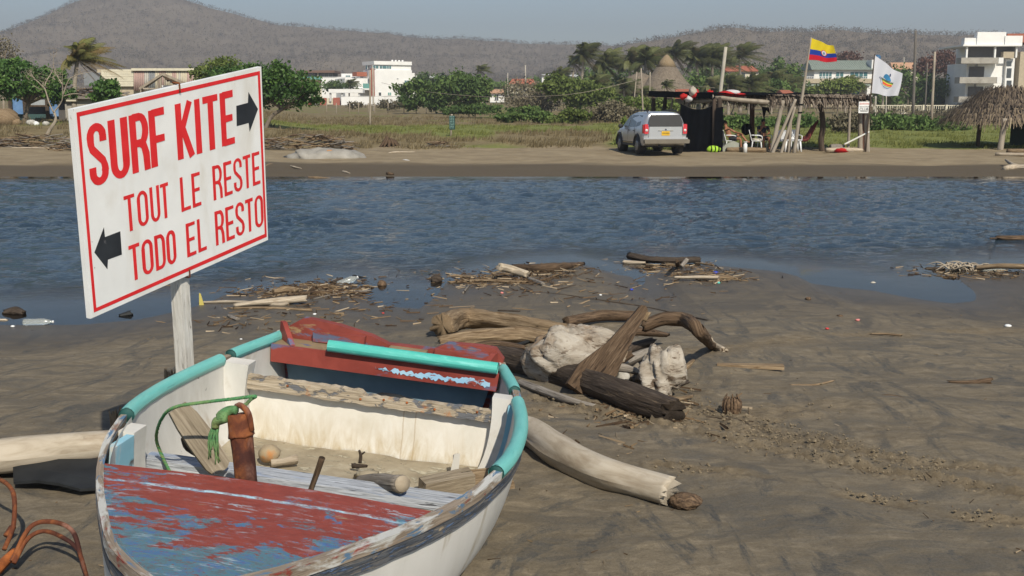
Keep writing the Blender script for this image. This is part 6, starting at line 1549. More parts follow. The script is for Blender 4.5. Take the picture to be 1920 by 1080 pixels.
# collapsed timber roof
Yc = 76.0; o = base(305, Yc); cr = thing("collapsed_roof", "collapsed timber roof frame just above the sign's top edge", "roof", o)
def cb(a, b, w, mt=M_DEADWOOD, dy=0): 
    p, q = at(a[0], a[1], Yc + dy) - o, at(b[0], b[1], Yc + dy) - o; MB().bar(p, q, w, w, jit=.02).build("beam", mt, cr, smooth=False)
for a, b, w in (((262, 166), (305, 138.5), .16), ((305, 138.5), (346, 156), .17), ((266, 169), (305, 142), .10), ((264, 178), (264, 162), .10), ((296, 168), (297, 146), .10), ((301, 166), (302, 144), .09), ((309, 160), (308, 142), .10), ((268, 166), (298, 166), .10), ((318, 150), (330, 168), .10), ((306, 140), (322, 146), .12)): cb(a, b, w, dy=rnd.uniform(-.2, .2))
for i in range(7): cb((307 + i * 5.5, 141 + i * 2.2), (310 + i * 5.5, 150 + i * 2.6), .14, M_DRIFT_BROWN, .5)
slab(cr, "fallen_sheet", M_WHITEW, 303, 160, 330, 172, Yc, .1, o, 1.0)
def brush_heap(label, px0, px1, py0, py1, Y0, n, seed, name="brush_heap"):
    """a heap of tangled branches, each heap one thing"""
    rg = random.Random(seed); mbs = [MB(), MB(), MB()]
    c = gp((px0 + px1) / 2, py1, 0); Yb = Y0 or c.y
    for i in range(n):
        px = rg.uniform(px0, px1); f = (px - px0) / (px1 - px0); hh = math.sin(math.pi * min(1, max(0, f * .96 + .02))) ** .5
        py = py1 - (py1 - py0) * hh * rg.random(); p = at(px, py, Yb + rg.uniform(-.6, .6)); p.z = max(p.z, gz(p.x, p.y) + .02)
        a = rg.uniform(-.5, .5) + (math.pi if rg.random() < .5 else 0); L = rg.uniform(.3, 1.2) * Yb / 55
        d = Vector((math.cos(a), rg.uniform(-.5, .5), math.sin(a) * .55)) * L * .5
        r = rg.uniform(.012, .045) * Yb / 55
        mbs[rg.randrange(3)].tube([p - d, p + Vector((0, 0, rg.uniform(-.05, .05))), p + d], [r, r * .9, r * .5], 5, seg=5, rough=.2, seed=i)
    r_ = thing(name, label, "driftwood", c)
    for mb, m_ in zip(mbs, (M_DRIFT_GREY, M_DRIFT_TAN, M_DRIFT_BROWN)):
        mb.v = [(Vector(v) - c) for v in mb.v]; o_ = mb.build("branches", m_, r_); o_['kind'] = 'stuff'
brush_heap("heap of driftwood branches under the dead tree on the left bank", -20, 150, 252, 276, None, 130, 3)
brush_heap("grey driftwood heap on the far bank right of the sign", 480, 660, 252, 277, 47.5, 170, 4)
brush_heap("tangle of grey branches piled against the boarded shed", 120, 250, 158, 200, 72, 120, 5)
brush_heap("dark brush heap between the dead tree and the sign", 100, 160, 258, 282, 46.5, 60, 6)
brush_heap("small splintered sticks at the grass edge below the green signboard", 800, 850, 266, 277, None, 26, 7)
# blue shack
Yb_ = 70.0; o = base(65, Yb_); bs = thing("blue_shack", "open shack hung with blue tarpaulins under the left tree", "shack", o)
M_TARP = mat("blue_tarp", [(.3, (.07, .16, .34)), (.7, (.18, .31, .52))], 1.5, bump=.5, bdist=.05); M_TARP2 = mat("grey_tarp", [(.3, (.28, .31, .34)), (.7, (.44, .47, .48))], 1.5, bump=.5)
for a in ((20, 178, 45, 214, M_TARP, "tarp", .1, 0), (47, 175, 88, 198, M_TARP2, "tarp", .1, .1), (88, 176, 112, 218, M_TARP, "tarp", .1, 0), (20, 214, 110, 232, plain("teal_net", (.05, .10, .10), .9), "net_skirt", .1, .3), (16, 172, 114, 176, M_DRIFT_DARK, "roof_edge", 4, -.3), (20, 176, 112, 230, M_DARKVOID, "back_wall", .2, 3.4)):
    slab(bs, a[5], a[4], a[0], a[1], a[2], a[3], Yb_, a[6], o, a[7])
for x in (19, 46, 88, 113): slab(bs, "post", M_DRIFT_DARK, x - 1, 175, x + 1.4, 232, Yb_, .12, o, -.2)
slab(bs, "table_board", M_DRIFT_BROWN, 55, 197, 90, 200, Yb_, .6, o, -1.2)
o = base(128, 68); st = thing("block_shed", "small grey block shed with stacked junk left of the sign", "shed", o)
slab(st, "wall", M_CONC, 124, 186, 172, 232, 68, 3, o); slab(st, "doorway", M_DARKVOID, 111, 190, 124, 230, 68, 2, o, .4); slab(st, "lintel", M_CREAM, 124, 184, 142, 190, 68, .4, o, -.3); slab(st, "roof_sheet", M_DRIFT_GREY, 108, 181, 176, 185.5, 68, 3.4, o, -.35)
for k, (px, py, s_, mt, lb) in enumerate([(58, 229, .28, M_PALEROCK, "pale boulder beside the left tree trunk"), (67, 229, .2, M_WHITEP, "white stone right of the pale boulder"), (86, 230, .2, M_PALEROCK, "small pale stone by the dead tree"), (27, 222, .35, M_DRIFT_TAN, "heap of junk under the left end of the blue tarp"), (6, 205, .8, M_DRIFT_TAN, "thatched bundle at the far left edge")]):
    p = at(px, py, 62); p.z = gz(p.x, 62) + s_ * .5
    MB().blob(p, (s_, s_ * .8, s_ * .7), 90 + k, .25).build("boulder", mt, label=lb, cat="stone" if "stone" in lb or "boulder" in lb else "junk")
# grey mound, orange sack, stump and scraps on the far sand
p = gp(605, 297, 0); MB().blob(p + Vector((0, .6, -.05)), (1.45, .9, .42), 5, .22, 30, 16, freq=2.2).build("sand_mound", mat("grey_mound", [(.3, (.22, .205, .175)), (.7, (.36, .34, .30))], 2, bump=.4), label="low grey mound on the far bank right of the sign", cat="mound")
p = gp(622, 296, 0); MB().blob(p + Vector((0, -.35, .12)), (.26, .2, .2), 6, .3).build("orange_sack", mat("orange_sack", [(.3, (.40, .17, .06)), (.7, (.55, .26, .10))], 5), label="orange sack lying on the grey mound", cat="sack")
p = gp(731, 275, 0); mb = MB(); rg = random.Random(4)
for i in range(12):
    a = 2 * math.pi * i / 12; mb.tube([p + Vector((math.cos(a) * .5, math.sin(a) * .4, -.05)), p + Vector((math.cos(a) * .24, math.sin(a) * .2, .22)), p + Vector((math.cos(a) * .12, math.sin(a) * .1, rg.uniform(.22, .50)))], [.03, .08, .05], 6, seg=9, rough=.45, seed=i)
mb.build("tree_stump", M_DRIFT_BROWN, label="grey rooty tree stump at the grass edge of the far bank", cat="stump")
for k, (a, b, c_, d_, r_, mt, lb) in enumerate([(640, 277, 668, 281, .12, M_DRIFT_TAN, "tan log end behind the grey mound"), (728, 287, 778, 285, .07, M_DRIFT_PALE, "pale plank-like log on the far sand below the stump"), (545, 311, 565, 316, .05, M_DRIFT_PALE, "pale stick on the dark wet far bank"), (642, 321, 656, 325, .05, M_DRIFT_PALE, "white stick near the far waterline"), (498, 311, 518, 307, .05, M_DRIFT_TAN, "tan stick right beside the sign's edge on the far bank"), (725, 325, 738, 327, .09, M_DRIFT_BROWN, "brown clump near the far waterline"), (578, 332, 620, 334, .05, M_DRIFT_TAN, "tan debris line in the water off the far bank"), (756, 300, 768, 302, .06, M_WHITEP, "white scrap on the far sand"), (20, 277, 120, 279, .06, M_DRIFT_PALE, "long pale log in front of the left driftwood heap")]):
    log("far_driftwood", [(a, b), ((a * 2 + c_) / 3, (b + d_) / 2 - .6), (c_, d_)], [r_ * .4, r_ * .62, r_ * .3], mt, lb, n=8, seed=100 + k, jag=.03, rough=.4, dzs=None)
# --- cone-shaped thatched hut in the grove
M_THATCH = mat("old_thatch", [(.3, (.12, .096, .070)), (.7, (.23, .19, .145))], 1.5, (3, 3, .5), layers=[(3, (4, 4, .5), .62, .1, (.10, .08, .06))], bump=.8, bdist=.05, rough=1)
M_THATCHNEW = mat("fresh_thatch", [(.3, (.19, .138, .078)), (.7, (.30, .23, .145))], 3, (3, 3, .5), bump=.8, bdist=.05, rough=1)
Yk = 134.0; o = base(1248, Yk); kk = m_px(Yk); ch = thing("cone_hut", "tall hut with a pointed thatched roof among the palms", "hut", o)
cz = lambda py: at(1248, py, Yk).z - o.z
cx = (1252 - 1248) * kk
MB().lathe([(4.7, cz(184)), (3.6, cz(169)), (2.4, cz(150)), (1.55, cz(132)), (1.15, cz(124))], (cx, 2, 0), 26).build("roof", M_THATCH, ch)
MB().lathe([(1.20, cz(124.5)), (.82, cz(113)), (.32, cz(104)), (.1, cz(101))], (cx, 2, 0), 22).build("roof_cap", M_THATCHNEW, ch)
MB().lathe([(3.4, cz(168)), (2.3, cz(150)), (1.5, cz(136)), (.2, cz(128))], (cx - 3.0, 3.5, -.4), 20).build("side_roof", M_THATCH, ch)
MB().lathe([(3.1, -.4), (3.1, cz(176))], (cx, 2, 0), 20).build("wall", plain("dark_hut_wall", (.10, .08, .06), .9), ch)
slab(ch, "pink_wall", M_BRICK, 1266, 167, 1292, 185, Yk, .3, o, -2.8)
# --- poles and wires
M_POLE = mat("weathered_pole", [(.3, (.24, .20, .155)), (.7, (.40, .35, .28))], 4, (1, 1, .2), rough=.95); M_POLED = mat("dark_pole", [(.3, (.09, .08, .07)), (.7, (.17, .155, .135))], 4, (1, 1, .2))
M_POLEC = plain("concrete_pole", (.40, .37, .31), .9)
def pole(px0, py0, px1, Y, r, mt, label, cap=None):
    b0 = base(px1, Y); t_ = at(px0, py0, Y) - b0
    return MB().tube([Vector((0, 0, -.3)) + b0, b0 + t_ * .5, b0 + t_], [r, r * .9, r * .75], 9, seg=6, rough=.03).build("utility_pole", mt, label=label, cat="pole")
pole(694, 131, 693, 74, .07, M_POLE, "slim tan pole standing on the plain in front of the white house")
pole(699, 125, 700, 150, .12, M_POLEC, "concrete pole right before the white house's corner")
pole(1202, 128, 1207, 92, .07, M_POLE, "thin pale pole left of the hut frame, tallest of three")
pole(1194, 135, 1186, 100, .06, M_POLE, "thin leaning pole left of the tallest pale pole"); pole(1219, 135, 1218, 104, .06, M_POLE, "thin pole right of the tallest pale pole")
pole(1361, 88, 1341, 52, .10, M_POLEC, "grey pole leaning up behind the red kite on the hut roof")
pole(1717, 57, 1713, 118, .16, M_POLED, "tallest dark utility pole right of the white flag"); pole(1739, 118, 1735, 125, .08, M_POLED, "thin dark pole between the two tall right poles"); pole(1753, 97, 1748, 105, .13, M_POLE, "tall pale pole right of the tallest dark pole")
pole(1662, 176, 1662, 112, .07, M_POLEC, "short grey pole below the white flag"); pole(1642, 180, 1642, 108, .1, M_POLEC, "short thick pale pole behind the sign on the hut"); pole(1277, 115, 1277, 260, .1, M_POLE, "far thin pole above the cone hut's right slope") if False else None
pole(985, 122, 986, 235, .16, M_POLEC, "far pole rising behind the red-orange cottage roof"); pole(952, 137, 952, 240, .12, M_POLEC, "far short pole left of the red-orange cottage roof")
pole(1695, 107, 1695, 230, .10, M_POLEC, "far antenna mast above the peach-roofed house")
MB().tube([at(715, 155, 150), at(785, 170, 130), at(900, 181, 110), at(1000, 181, 100), at(1090, 174, 95), at(1195, 150, 100)], .022, 5, seg=50).build("power_cable", M_POLE, label="sagging pale cable strung from the white house to the thin poles", cat="cable")
MB().tube([at(1203, 140, 93), at(1280, 158, 85), at(1340, 165, 60)], .018, 5, seg=30).build("power_cable", M_POLE, label="thin cable running from the pale pole towards the hut", cat="cable")
# --- green signboard on the plain
b0 = gp(845, 256, 0); Yq = b0.y; sg = thing("green_signboard", "small dark green signboard with pale lettering on a post in the grass", "sign", b0)
MB().tube([Vector((0, .03, -.2)), at(847, 214, Yq) - b0 + Vector((0, .03, 0))], .05, 8, seg=3).build("post", M_POLE, sg)
slab(sg, "board", plain("dark_green_paint", (.012, .045, .040), .6), 842.5, 216.5, 853, 243, Yq, .03, b0, -.05)
rg = random.Random(2)
for r_ in range(8):
    y0 = 218 + r_ * 3.0; x = 843.4
    while x < 851.6:
        w = rg.uniform(.5, 1.0); slab(sg, "pale_mark", plain("pale_teal_paint", (.26, .42, .39), .6) if (r_ == 0 and x == 843.4) else bpy.data.materials["pale_teal_paint"], x, y0, min(x + w, 852.2), y0 + 1.5, Yq, .006, b0, -.057); x += w + rg.choice([.6, .9, 1.6])
# ================================================================== CAR
def car_paint(name, c):
    t = NT(name); t.done(c, .32, None, .5, .55); t.p.inputs['Coat Weight'].default_value = .5; t.p.inputs['Coat Roughness'].default_value = .12
    dn = t.noise(t.mapping('Object'), 2.5, 5); zc = t.sep(t.tc.outputs['Object'])[2]
    d_ = t.math('MULTIPLY', t.math('MULTIPLY_ADD', zc, -1.5, 1.25, clamp=True), t.math('MULTIPLY_ADD', dn, 1.6, -.45, clamp=True))
    t.sv(t.p.inputs['Base Color'], t.mix(t.math('MULTIPLY', d_, .55), c, (.26, .22, .17))); t.sv(t.p.inputs['Roughness'], t.math('MULTIPLY_ADD', d_, .4, .32))
    return t.m
M_CAR = car_paint("silver_car_paint", (.50, .51, .525)); M_CARBLK = plain("black_car_plastic", (.025, .025, .027), .6); M_CARDUST = plain("dusty_bumper_plastic", (.16, .14, .11), .8)
M_CARGL = mat("car_glass", [(.3, (.030, .036, .040)), (.7, (.05, .055, .06))], 2, rough=.08, bump=0, spec=.6); M_CARGLD = mat("dusty_rear_glass", [(.3, (.13, .125, .10)), (.7, (.19, .18, .15))], 2, rough=.35, bump=0, spec=.5)
M_TAIL = plain("red_tail_lamp", (.50, .02, .03), .15, .6); M_LAMPW = plain("clear_lamp", (.70, .62, .60), .15, .6); M_PLATE = plain("yellow_plate", (.70, .42, .02), .5); M_TYRE = plain("tyre_rubber", (.045, .042, .038), .9); M_RIM = plain("grey_alloy", (.34, .34, .34), .4, metal=.6); M_CHROME = plain("chrome", (.7, .7, .7), .15, metal=1.0)
Yc_ = 45.6; cpos = base(1219, Yc_); cpos.z = gz(cpos.x, cpos.y) + .02
car = thing("parked_car", "silver station-wagon style off-road car parked beside the black cloth", "car", cpos, (0, 0, R_(9.5)))
# lofted body: for each station along y a half section (x, z) from sill to roof
ST = [(-2.16, .55, [(.70, .52), (.80, .60), (.84, .78), (.84, .92), (.80, 1.02), (.76, 1.12), (.70, 1.20)]),]
def body_loft():
    # y, sill z, half widths: sill, mid, belt, roof ; belt z, roof z
    rows = [(-2.14, .50, .74, .84, .79, .56, 1.02, 1.06), (-2.10, .42, .79, .875, .82, .58, 1.04, 1.30), (-1.96, .36, .84, .905, .86, .645, 1.05, 1.60), (-1.70, .34, .86, .91, .875, .655, 1.05, 1.655), (-1.0, .32, .86, .91, .875, .66, 1.04, 1.675), (-.2, .32, .86, .91, .875, .655, 1.02, 1.665), (.35, .32, .86, .91, .87, .645, 1.0, 1.60), (.75, .32, .86, .91, .87, .67, 1.0, 1.35), (1.12, .33, .86, .91, .865, .80, 1.0, 1.06), (1.6, .34, .86, .905, .84, .78, .95, .99), (1.95, .38, .82, .87, .80, .70, .86, .90), (2.15, .46, .66, .72, .66, .55, .70, .74)]
    V, Fc = [], []
    for (y, s, ws, wm, wb, wr, bz_, rz) in rows:
        half = [(ws, s), (wm, s + .14), (wm + .005, (s + bz_) / 2 + .08), (wb + .02, bz_ - .06), (wb, bz_), (wb + (wr - wb) * .55, bz_ + (rz - bz_) * .6), (wr, rz - .045 * (rz - bz_ > .1)), (wr * .82, rz), (wr * .4, rz + .015)]
        ring = [(x, y, z) for x, z in half] + [(-x, y, z) for x, z in half[::-1]]
        V += ring
    n = 18
    for i in range(len(rows) - 1):
        for k in range(n): Fc.append((i * n + k, i * n + (k + 1) % n, (i + 1) * n + (k + 1) % n, (i + 1) * n + k))
    Fc += [tuple(range(n - 1, -1, -1)), tuple((len(rows) - 1) * n + k for k in range(n))]
    return MB().add(V, Fc).build("body", M_CAR, car, smooth='auto')
body_loft()
def cbox(nm, mt, c, s, par=None, rot=None, **kw): return MB().box(c, s, rot, **kw).build(nm, mt, par or car, smooth=False)
# rear: window, tailgate shut line, lamps, plate, bumper
MB().add([(-.60, -2.06, 1.13), (.60, -2.06, 1.13), (.66, -2.035, 1.25), (.58, -1.965, 1.545), (-.58, -1.965, 1.545), (-.66, -2.035, 1.25)], [(0, 1, 2, 3, 4, 5)]).build("rear_window", M_CARGLD, car, smooth=False)
o_ = [v for v in ((-.60, -2.155, 1.13), (.60, -2.155, 1.13))]
for c_ in car.children:
    if c_.name.startswith("rear_window"): c_.location = (0, -.095, 0)
MB().prism([(-.66, 0), (.66, 0), (.70, .16), (.60, .46), (-.60, .46), (-.70, .16)], ((0, -2.185, 1.10), (1, 0, 0), (0, .22, 1)), .02).build("window_surround", M_CARBLK, car, smooth=False)
cbox("tailgate", M_CAR, (0, -2.165, .88), (1.36, .06, .44), taper=.97); cbox("tailgate_seam", M_CARBLK, (0, -2.150, .655), (1.38, .06, .012))
cbox("grip_bar", M_CHROME, (0, -2.205, .95), (.62, .02, .045)); cbox("badge", plain("dark_badge", (.02, .03, .06), .3), (0, -2.215, .985), (.055, .012, .055), rot=(0, R_(45), 0))
pl_ = cbox("number_plate", M_PLATE, (0, -2.205, .84), (.33, .015, .165))
for i in range(6): cbox("plate_character", M_CARBLK, (-.115 + i * .046 + (.012 if i > 2 else 0), -2.2145, .84), (.022, .004, .07), pl_)
for s in (-1, 1):
    tl = MB().prism([(-.085, -.19), (.075, -.19), (.085, .05), (.06, .19), (-.07, .19)], ((s * .785, -2.16, 1.01), (1, 0, 0), (0, .05, 1)), .05).build("tail_lamp", M_TAIL, car, smooth=False)
    MB().lathe([(.055, 0), (.055, .012)], (s * .785, -2.212, .96), 14, rot=(R_(90), 0, 0)).build("reverse_lamp", M_LAMPW, tl)
    cbox("side_lamp", M_TAIL, (s * .865, -2.05, 1.01), (.06, .16, .34)); cbox("bumper_reflector", M_TAIL, (s * .64, -2.235, .50), (.22, .012, .045))
MB().prism([(-.90, 0), (.90, 0), (.92, .12), (.88, .16), (-.88, .16), (-.92, .12)], ((0, -2.225, .455), (1, 0, 0), (0, 0, 1)), .22).build("rear_bumper", M_CARDUST, car, smooth=False)
cbox("bumper_upper", M_CAR, (0, -2.165, .625), (1.80, .12, .085)); cbox("underbody", M_CARBLK, (0, 0, .36), (1.4, 3.8, .14)); cbox("tow_hook", M_CARBLK, (-.25, -2.2, .36), (.08, .12, .08)); MB().tube([(.5, -1.9, .30), (.5, -2.2, .30)], .03, 10, seg=2).build("exhaust", M_CARBLK, car)
# side glass, pillars, sills, arches, handles (both sides)
def side_x(y, z): return .875 + (.655 - .875) * max(0, (z - 1.04) / .60) + .012
for s in (-1, 1):
    for nm, q in (("front_side_window", [(.98, 1.06), (.10, 1.07), (.10, 1.53), (.36, 1.52)]), ("rear_side_window", [(.02, 1.07), (-.86, 1.08), (-.86, 1.545), (.02, 1.54)]), ("quarter_window", [(-.95, 1.08), (-1.50, 1.16), (-1.42, 1.53), (-.95, 1.545)])):
        V = [Vector((s * side_x(y, z), y, z)) for y, z in q]; MB().add(V, [(0, 1, 2, 3) if s < 0 else (3, 2, 1, 0)]).build(nm, M_CARGL, car, smooth=False)
    cbox("sill", M_CARBLK, (s * .885, -.05, .40), (.07, 2.0, .16)); cbox("sill_trim", M_CHROME, (s * .915, -.05, .44), (.012, 1.9, .03))
    for y in (.06, -.90): cbox("door_seam", M_CARBLK, (s * .911, y, .80), (.012, .012, .52))
    for y in (-.10, -1.02 + .18): cbox("door_handle", M_CARBLK, (s * .918, y, .93), (.02, .17, .035))
    for y in (1.33, -1.34):
        P = [(s * .905, y + .415 * math.cos(a), .355 + .415 * math.sin(a)) for a in np.linspace(-.15, math.pi + .15, 15)]
        MB().tube(P, .065, 8, seg=24, flat=1.0).build("wheel_arch", M_CARBLK, car)
        MB().lathe([(.36, 0), (.36, .30)], (s * .62 - (.0 if s > 0 else -.0), y, .36), 20, rot=(0, R_(90) * s, 0)).build("arch_lining", M_CARBLK, car)
        w = MB().lathe([(.20, -.11), (.29, -.115), (.335, -.08), (.345, 0), (.335, .08), (.29, .115), (.20, .11)], (s * .80, y, .345), 28, rot=(0, R_(90), 0)).build("wheel", M_TYRE, car)
        MB().lathe([(.20, 0), (.19, .02), (.05, .035)], (s * .905, y, .345), 20, rot=(0, R_(90) * s, 0)).build("rim", M_RIM, w)
        for k in range(5):
            a = k * 2 * math.pi / 5; MB().box((s * .945, y + .11 * math.cos(a), .345 + .11 * math.sin(a)), (.012, .15, .045), Euler((a, 0, 0)).to_matrix()).build("spoke", M_RIM, w, smooth=False)
    P = [(s * .60, .30, 1.625), (s * .61, .15, 1.70), (s * .615, -.7, 1.735), (s * .605, -1.5, 1.72), (s * .60, -1.7, 1.66)]
    MB().tube(P, .024, 8, seg=20).build("roof_rail", M_CARBLK, car)
    mr = MB().blob((s * 1.00, .86, 1.08), (.11, .06, .09), 3, .05, 14, 10).build("door_mirror", M_CARBLK, car)
    cbox("head_lamp", M_LAMPW, (s * .68, 1.98, .78), (.26, .20, .16)); cbox("wing_vent", M_CHROME, (s * .915, .98, .72), (.012, .06, .30))
MB().add([(-.62, 1.02, 1.09), (.62, 1.02, 1.09), (.58, .42, 1.585), (-.58, .42, 1.585)], [(0, 1, 2, 3)]).build("windscreen", M_CARGL, car, smooth=False)

# ================================================================== HUT FRAME WITH BLACK CLOTH
Yf, Yk2 = 46.6, 50.6                                   # front and back row of posts
hx = at(1430, 285, Yf); ho = Vector((hx.x, Yf, gz(hx.x, Yf)))
hut = thing("beach_hut", "open palm-thatched pole hut with a black cloth wall on the far bank", "hut", ho)
M_HPOST = mat("hut_post", [(.3, (.20, .17, .135)), (.7, (.36, .315, .255))], 4, (1, 1, .25), rough=.95); M_HDARK = mat("hut_dark_post", [(.3, (.035, .028, .022)), (.7, (.10, .07, .05))], 4, (1, 1, .25)); M_HRED = mat("hut_brown_post", [(.3, (.07, .032, .02)), (.7, (.13, .065, .045))], 4, (1, 1, .25))
M_BLKCLOTH = mat("black_shade_cloth", [(.3, (.0022, .0025, .0035)), (.7, (.005, .0058, .0075))], 2, (1, 1, 2), rough=1.0, bump=.4, bdist=.03, spec=.02)
M_HTHATCH = tinted("hut_thatch", [(0, (.050, .038, .030)), (.5, (.125, .100, .078)), (1, (.26, .22, .18))], .95, .1, .1)
def hp(px, py, dy=0.0): return at(px, py, Yf + dy) - ho
def post(px0, py0, px1, py1, r, mt, dy=0.0, nm="post", wob=0.0, seed=0):
    a, b = hp(px0, py0, dy), hp(px1, py1, dy); z0 = gz((b + ho).x, Yf + dy) - ho.z - .12
    b.z = min(b.z, z0) if nm != "leaning_bar" else b.z
    mids = [a.lerp(b, f) + Vector((wob * math.sin(f * 7 + seed), 0, 0)) for f in (0, .25, .5, .75, 1)]
    return MB().tube(mids, [r * .85, r, r * 1.05], 9, seg=16, rough=.10, seed=seed).build(nm, mt, hut)
for k, a in enumerate([(1349, 182, 1348, 290, .13, M_HDARK, 0), (1339, 176, 1340, 288, .10, M_HDARK, 0), (1468, 188, 1446, 290, .10, M_HPOST, -.1), (1480, 186, 1478, 291, .07, M_HPOST, .1), (1492, 186, 1446, 293, .07, M_HPOST, -.3), (1491, 200, 1463, 293, .06, M_HPOST, -.35), (1484, 194, 1479, 292, .07, M_HPOST, -.15),
                       (1594, 200, 1590, 288, .06, M_HPOST, .1), (1613, 206, 1613, 286, .10, M_HPOST, 1.2), (1625, 188, 1626, 291, .11, M_HPOST, -.1), (1618, 190, 1617, 240, .13, M_HRED, 1.4)]):
    post(*a[:6], dy=a[6], seed=k)
for k, a in enumerate([(1225, 180, 1225, 262, .10, M_HDARK, 0.0), (1246, 182, 1252, 262, .11, M_HDARK, .05), (1262, 180, 1248, 262, .05, M_HPOST, 0), (1410, 188, 1411, 266, .12, M_HRED, 0), (1539, 192, 1543, 284, .12, M_HDARK, .06), (1499, 190, 1497, 270, .06, M_HPOST, 0)]):
    post(*a[:6], dy=4.0 if k != 4 else 1.2, wob=a[6], seed=20 + k)
# roof: beams, thatch, black net on top
def beam(a, b, r, nm="roof_beam", mt=M_HPOST): return MB().tube([a, (a + b) / 2 + Vector((0, 0, -.02)), b], r, 8, seg=7, rough=.12).build(nm, mt, hut)
ra, rb_, rc, rd = hp(1340, 181), hp(1632, 191), hp(1216, 178, 3.2), hp(1600, 184, 4.2)
beam(ra + Vector((-.1, 0, 0)), hp(1440, 192), .10); beam(hp(1438, 191), rb_, .075); beam(rc, rd, .08, mt=M_HDARK); beam(ra, rc, .08, mt=M_HDARK); beam(rb_, rd, .07); beam(hp(1345, 186), hp(1300, 190, 1.5), .09)
for f in (.2, .4, .6, .8): beam(ra.lerp(rb_, f), rc.lerp(rd, f), .05, "rafter")
V = [ra + Vector((0, -.2, .1)), rb_ + Vector((.1, -.2, .06)), rd + Vector((0, .3, .14)), rc + Vector((-.2, .3, .14))]
nx_, ny_ = 30, 8; gv = []
for j in range(ny_ + 1):
    for i in range(nx_ + 1):
        p = V[0].lerp(V[1], i / nx_).lerp(V[3].lerp(V[2], i / nx_), j / ny_); gv.append(p + Vector((0, 0, .05 * float(fbm(i * .5, j * .7, 2, 5)) + .04)))
gf = [(j * (nx_ + 1) + i, j * (nx_ + 1) + i + 1, (j + 1) * (nx_ + 1) + i + 1, (j + 1) * (nx_ + 1) + i) for j in range(ny_) for i in range(nx_)]
MB().add(gv, gf).build("roof_net", M_BLKCLOTH, hut)
def fringe(name, parent, segs, n, L, mt, seed, out=(0, -1, 0), w=.05, up=.08, label=None, flare=.35):
    """hanging thatch leaves along edges, in several layers"""
    rng = np.random.RandomState(seed); PV, PQ, PT = [], [], []; o = 0
    for a, b, od in segs:
        a, b, od = np.array(a), np.array(b), np.array(od)
        m = int(n * np.linalg.norm(b - a)); ed = (b - a) / np.linalg.norm(b - a)
        for i in range(m):
            p = a + (b - a) * rng.uniform() + np.array([0, 0, rng.uniform(0, up)]) - od * rng.uniform(0, .3)
            l = L * rng.uniform(.45, 1.25); d = od * rng.uniform(.1, 1) * flare + np.array([0, 0, -1.0]) + ed * rng.normal(.15, .35); d /= np.linalg.norm(d)
            ww = ed * w * rng.uniform(.5, 1.2); e = p + d * l
            PV += [p - ww, p + ww, e + ww * .2, e - ww * .2]; PQ.append([o, o + 1, o + 2, o + 3]); o += 4; PT += [rng.uniform(0, 1)] * 4
    ob = np_obj(name, PV, PQ, mt, parent, attrs={'tint': PT}); ob['kind'] = 'stuff'; return ob
fo = (0, -1, 0)
fringe("thatch", hut, [(hp(1440, 187, -.15), hp(1634, 188, -.15), fo)], 85, .52, M_HTHATCH, 3, up=.24, w=.035)
fringe("thatch", hut, [(hp(1350, 188, .1), hp(1440, 191, .1), fo)], 60, .34, M_HTHATCH, 4, up=.14, w=.03)
fringe("thatch", hut, [(hp(1444, 184, .6), hp(1634, 184, .6), fo), (hp(1380, 184, 1.2), hp(1634, 182, 1.2), fo)], 70, .35, M_HTHATCH, 5, up=.15)
fringe("thatch", hut, [(hp(1280, 186, 1.6), hp(1345, 190, .4), (-.6, -.8, 0))], 30, .4, M_HTHATCH, 6, up=.1)
# black net sagging over the left edge of the roof
nv = []
for i in range(21):
    p = rc.lerp(ra, i / 20) + Vector((0, -.12, .14)); q = p + Vector((0, -.05, -.22 - .10 * float(pnoise(i * .6, 3.1)))); nv += [p, q]
MB().add(nv, [(2 * i, 2 * i + 1, 2 * i + 3, 2 * i + 2) for i in range(20)]).build("net_edge", M_BLKCLOTH, hut)
nv = []
for i in range(31):
    p = rc.lerp(rd, i / 30) + Vector((0, -.1, .16)); nv += [p, p + Vector((0, -.05, -.18 - .08 * float(pnoise(i * .6, 7.1))))]
MB().add(nv, [(2 * i, 2 * i + 1, 2 * i + 3, 2 * i + 2) for i in range(30)]).build("net_edge", M_BLKCLOTH, hut)
# black cloth wall with a sagging top edge
cl_ = []; nxc, nzc = 16, 10
for j in range(nzc + 1):
    for i in range(nxc + 1):
        f, g = i / nxc, j / nzc; tp_y = 200 + 9 * math.sin(f * math.pi) * 1.0 - 6 * f - 6 * (1 - f) ** 3
        p = hp(1276 + (1344 - 1276) * f - 3 * g * (1 - f), tp_y + (288 - tp_y) * g, .5 - .5 * f); p.y += .06 * math.sin(i * 1.9 + j * .3) ; cl_.append(p)
cw = MB().add(cl_, [(j * (nxc + 1) + i, j * (nxc + 1) + i + 1, (j + 1) * (nxc + 1) + i + 1, (j + 1) * (nxc + 1) + i) for j in range(nzc) for i in range(nxc)]).build("cloth_wall", M_BLKCLOTH, hut)
cw['label'] = "black shade cloth hung as a wall between the posts"
P = [hp(1349, 196, -.16), hp(1352, 196, -.14), hp(1352, 288, -.14), hp(1336, 288, -.14), hp(1337, 200, -.14)]
MB().prism([(0, 0), (.40, 0), (.36, 1.95), (.06, 1.9)], (hp(1337, 288, -.18), (1, 0, 0), (0, 0, 1)), .03).build("cloth_strip", M_BLKCLOTH, hut, smooth=False)
MB().add([hp(1428, 200, 2.5), hp(1446, 202, 2.5), hp(1444, 214, 2.5), hp(1437, 207, 2.5), hp(1432, 225, 2.5)], [(0, 1, 2, 3), (0, 3, 4)]).build("black_rag", M_BLKCLOTH, hut, smooth=False)
post(1630, 247, 1583, 271, .035, plain("white_bar", (.62, .62, .58), .6), -.2, "leaning_bar")
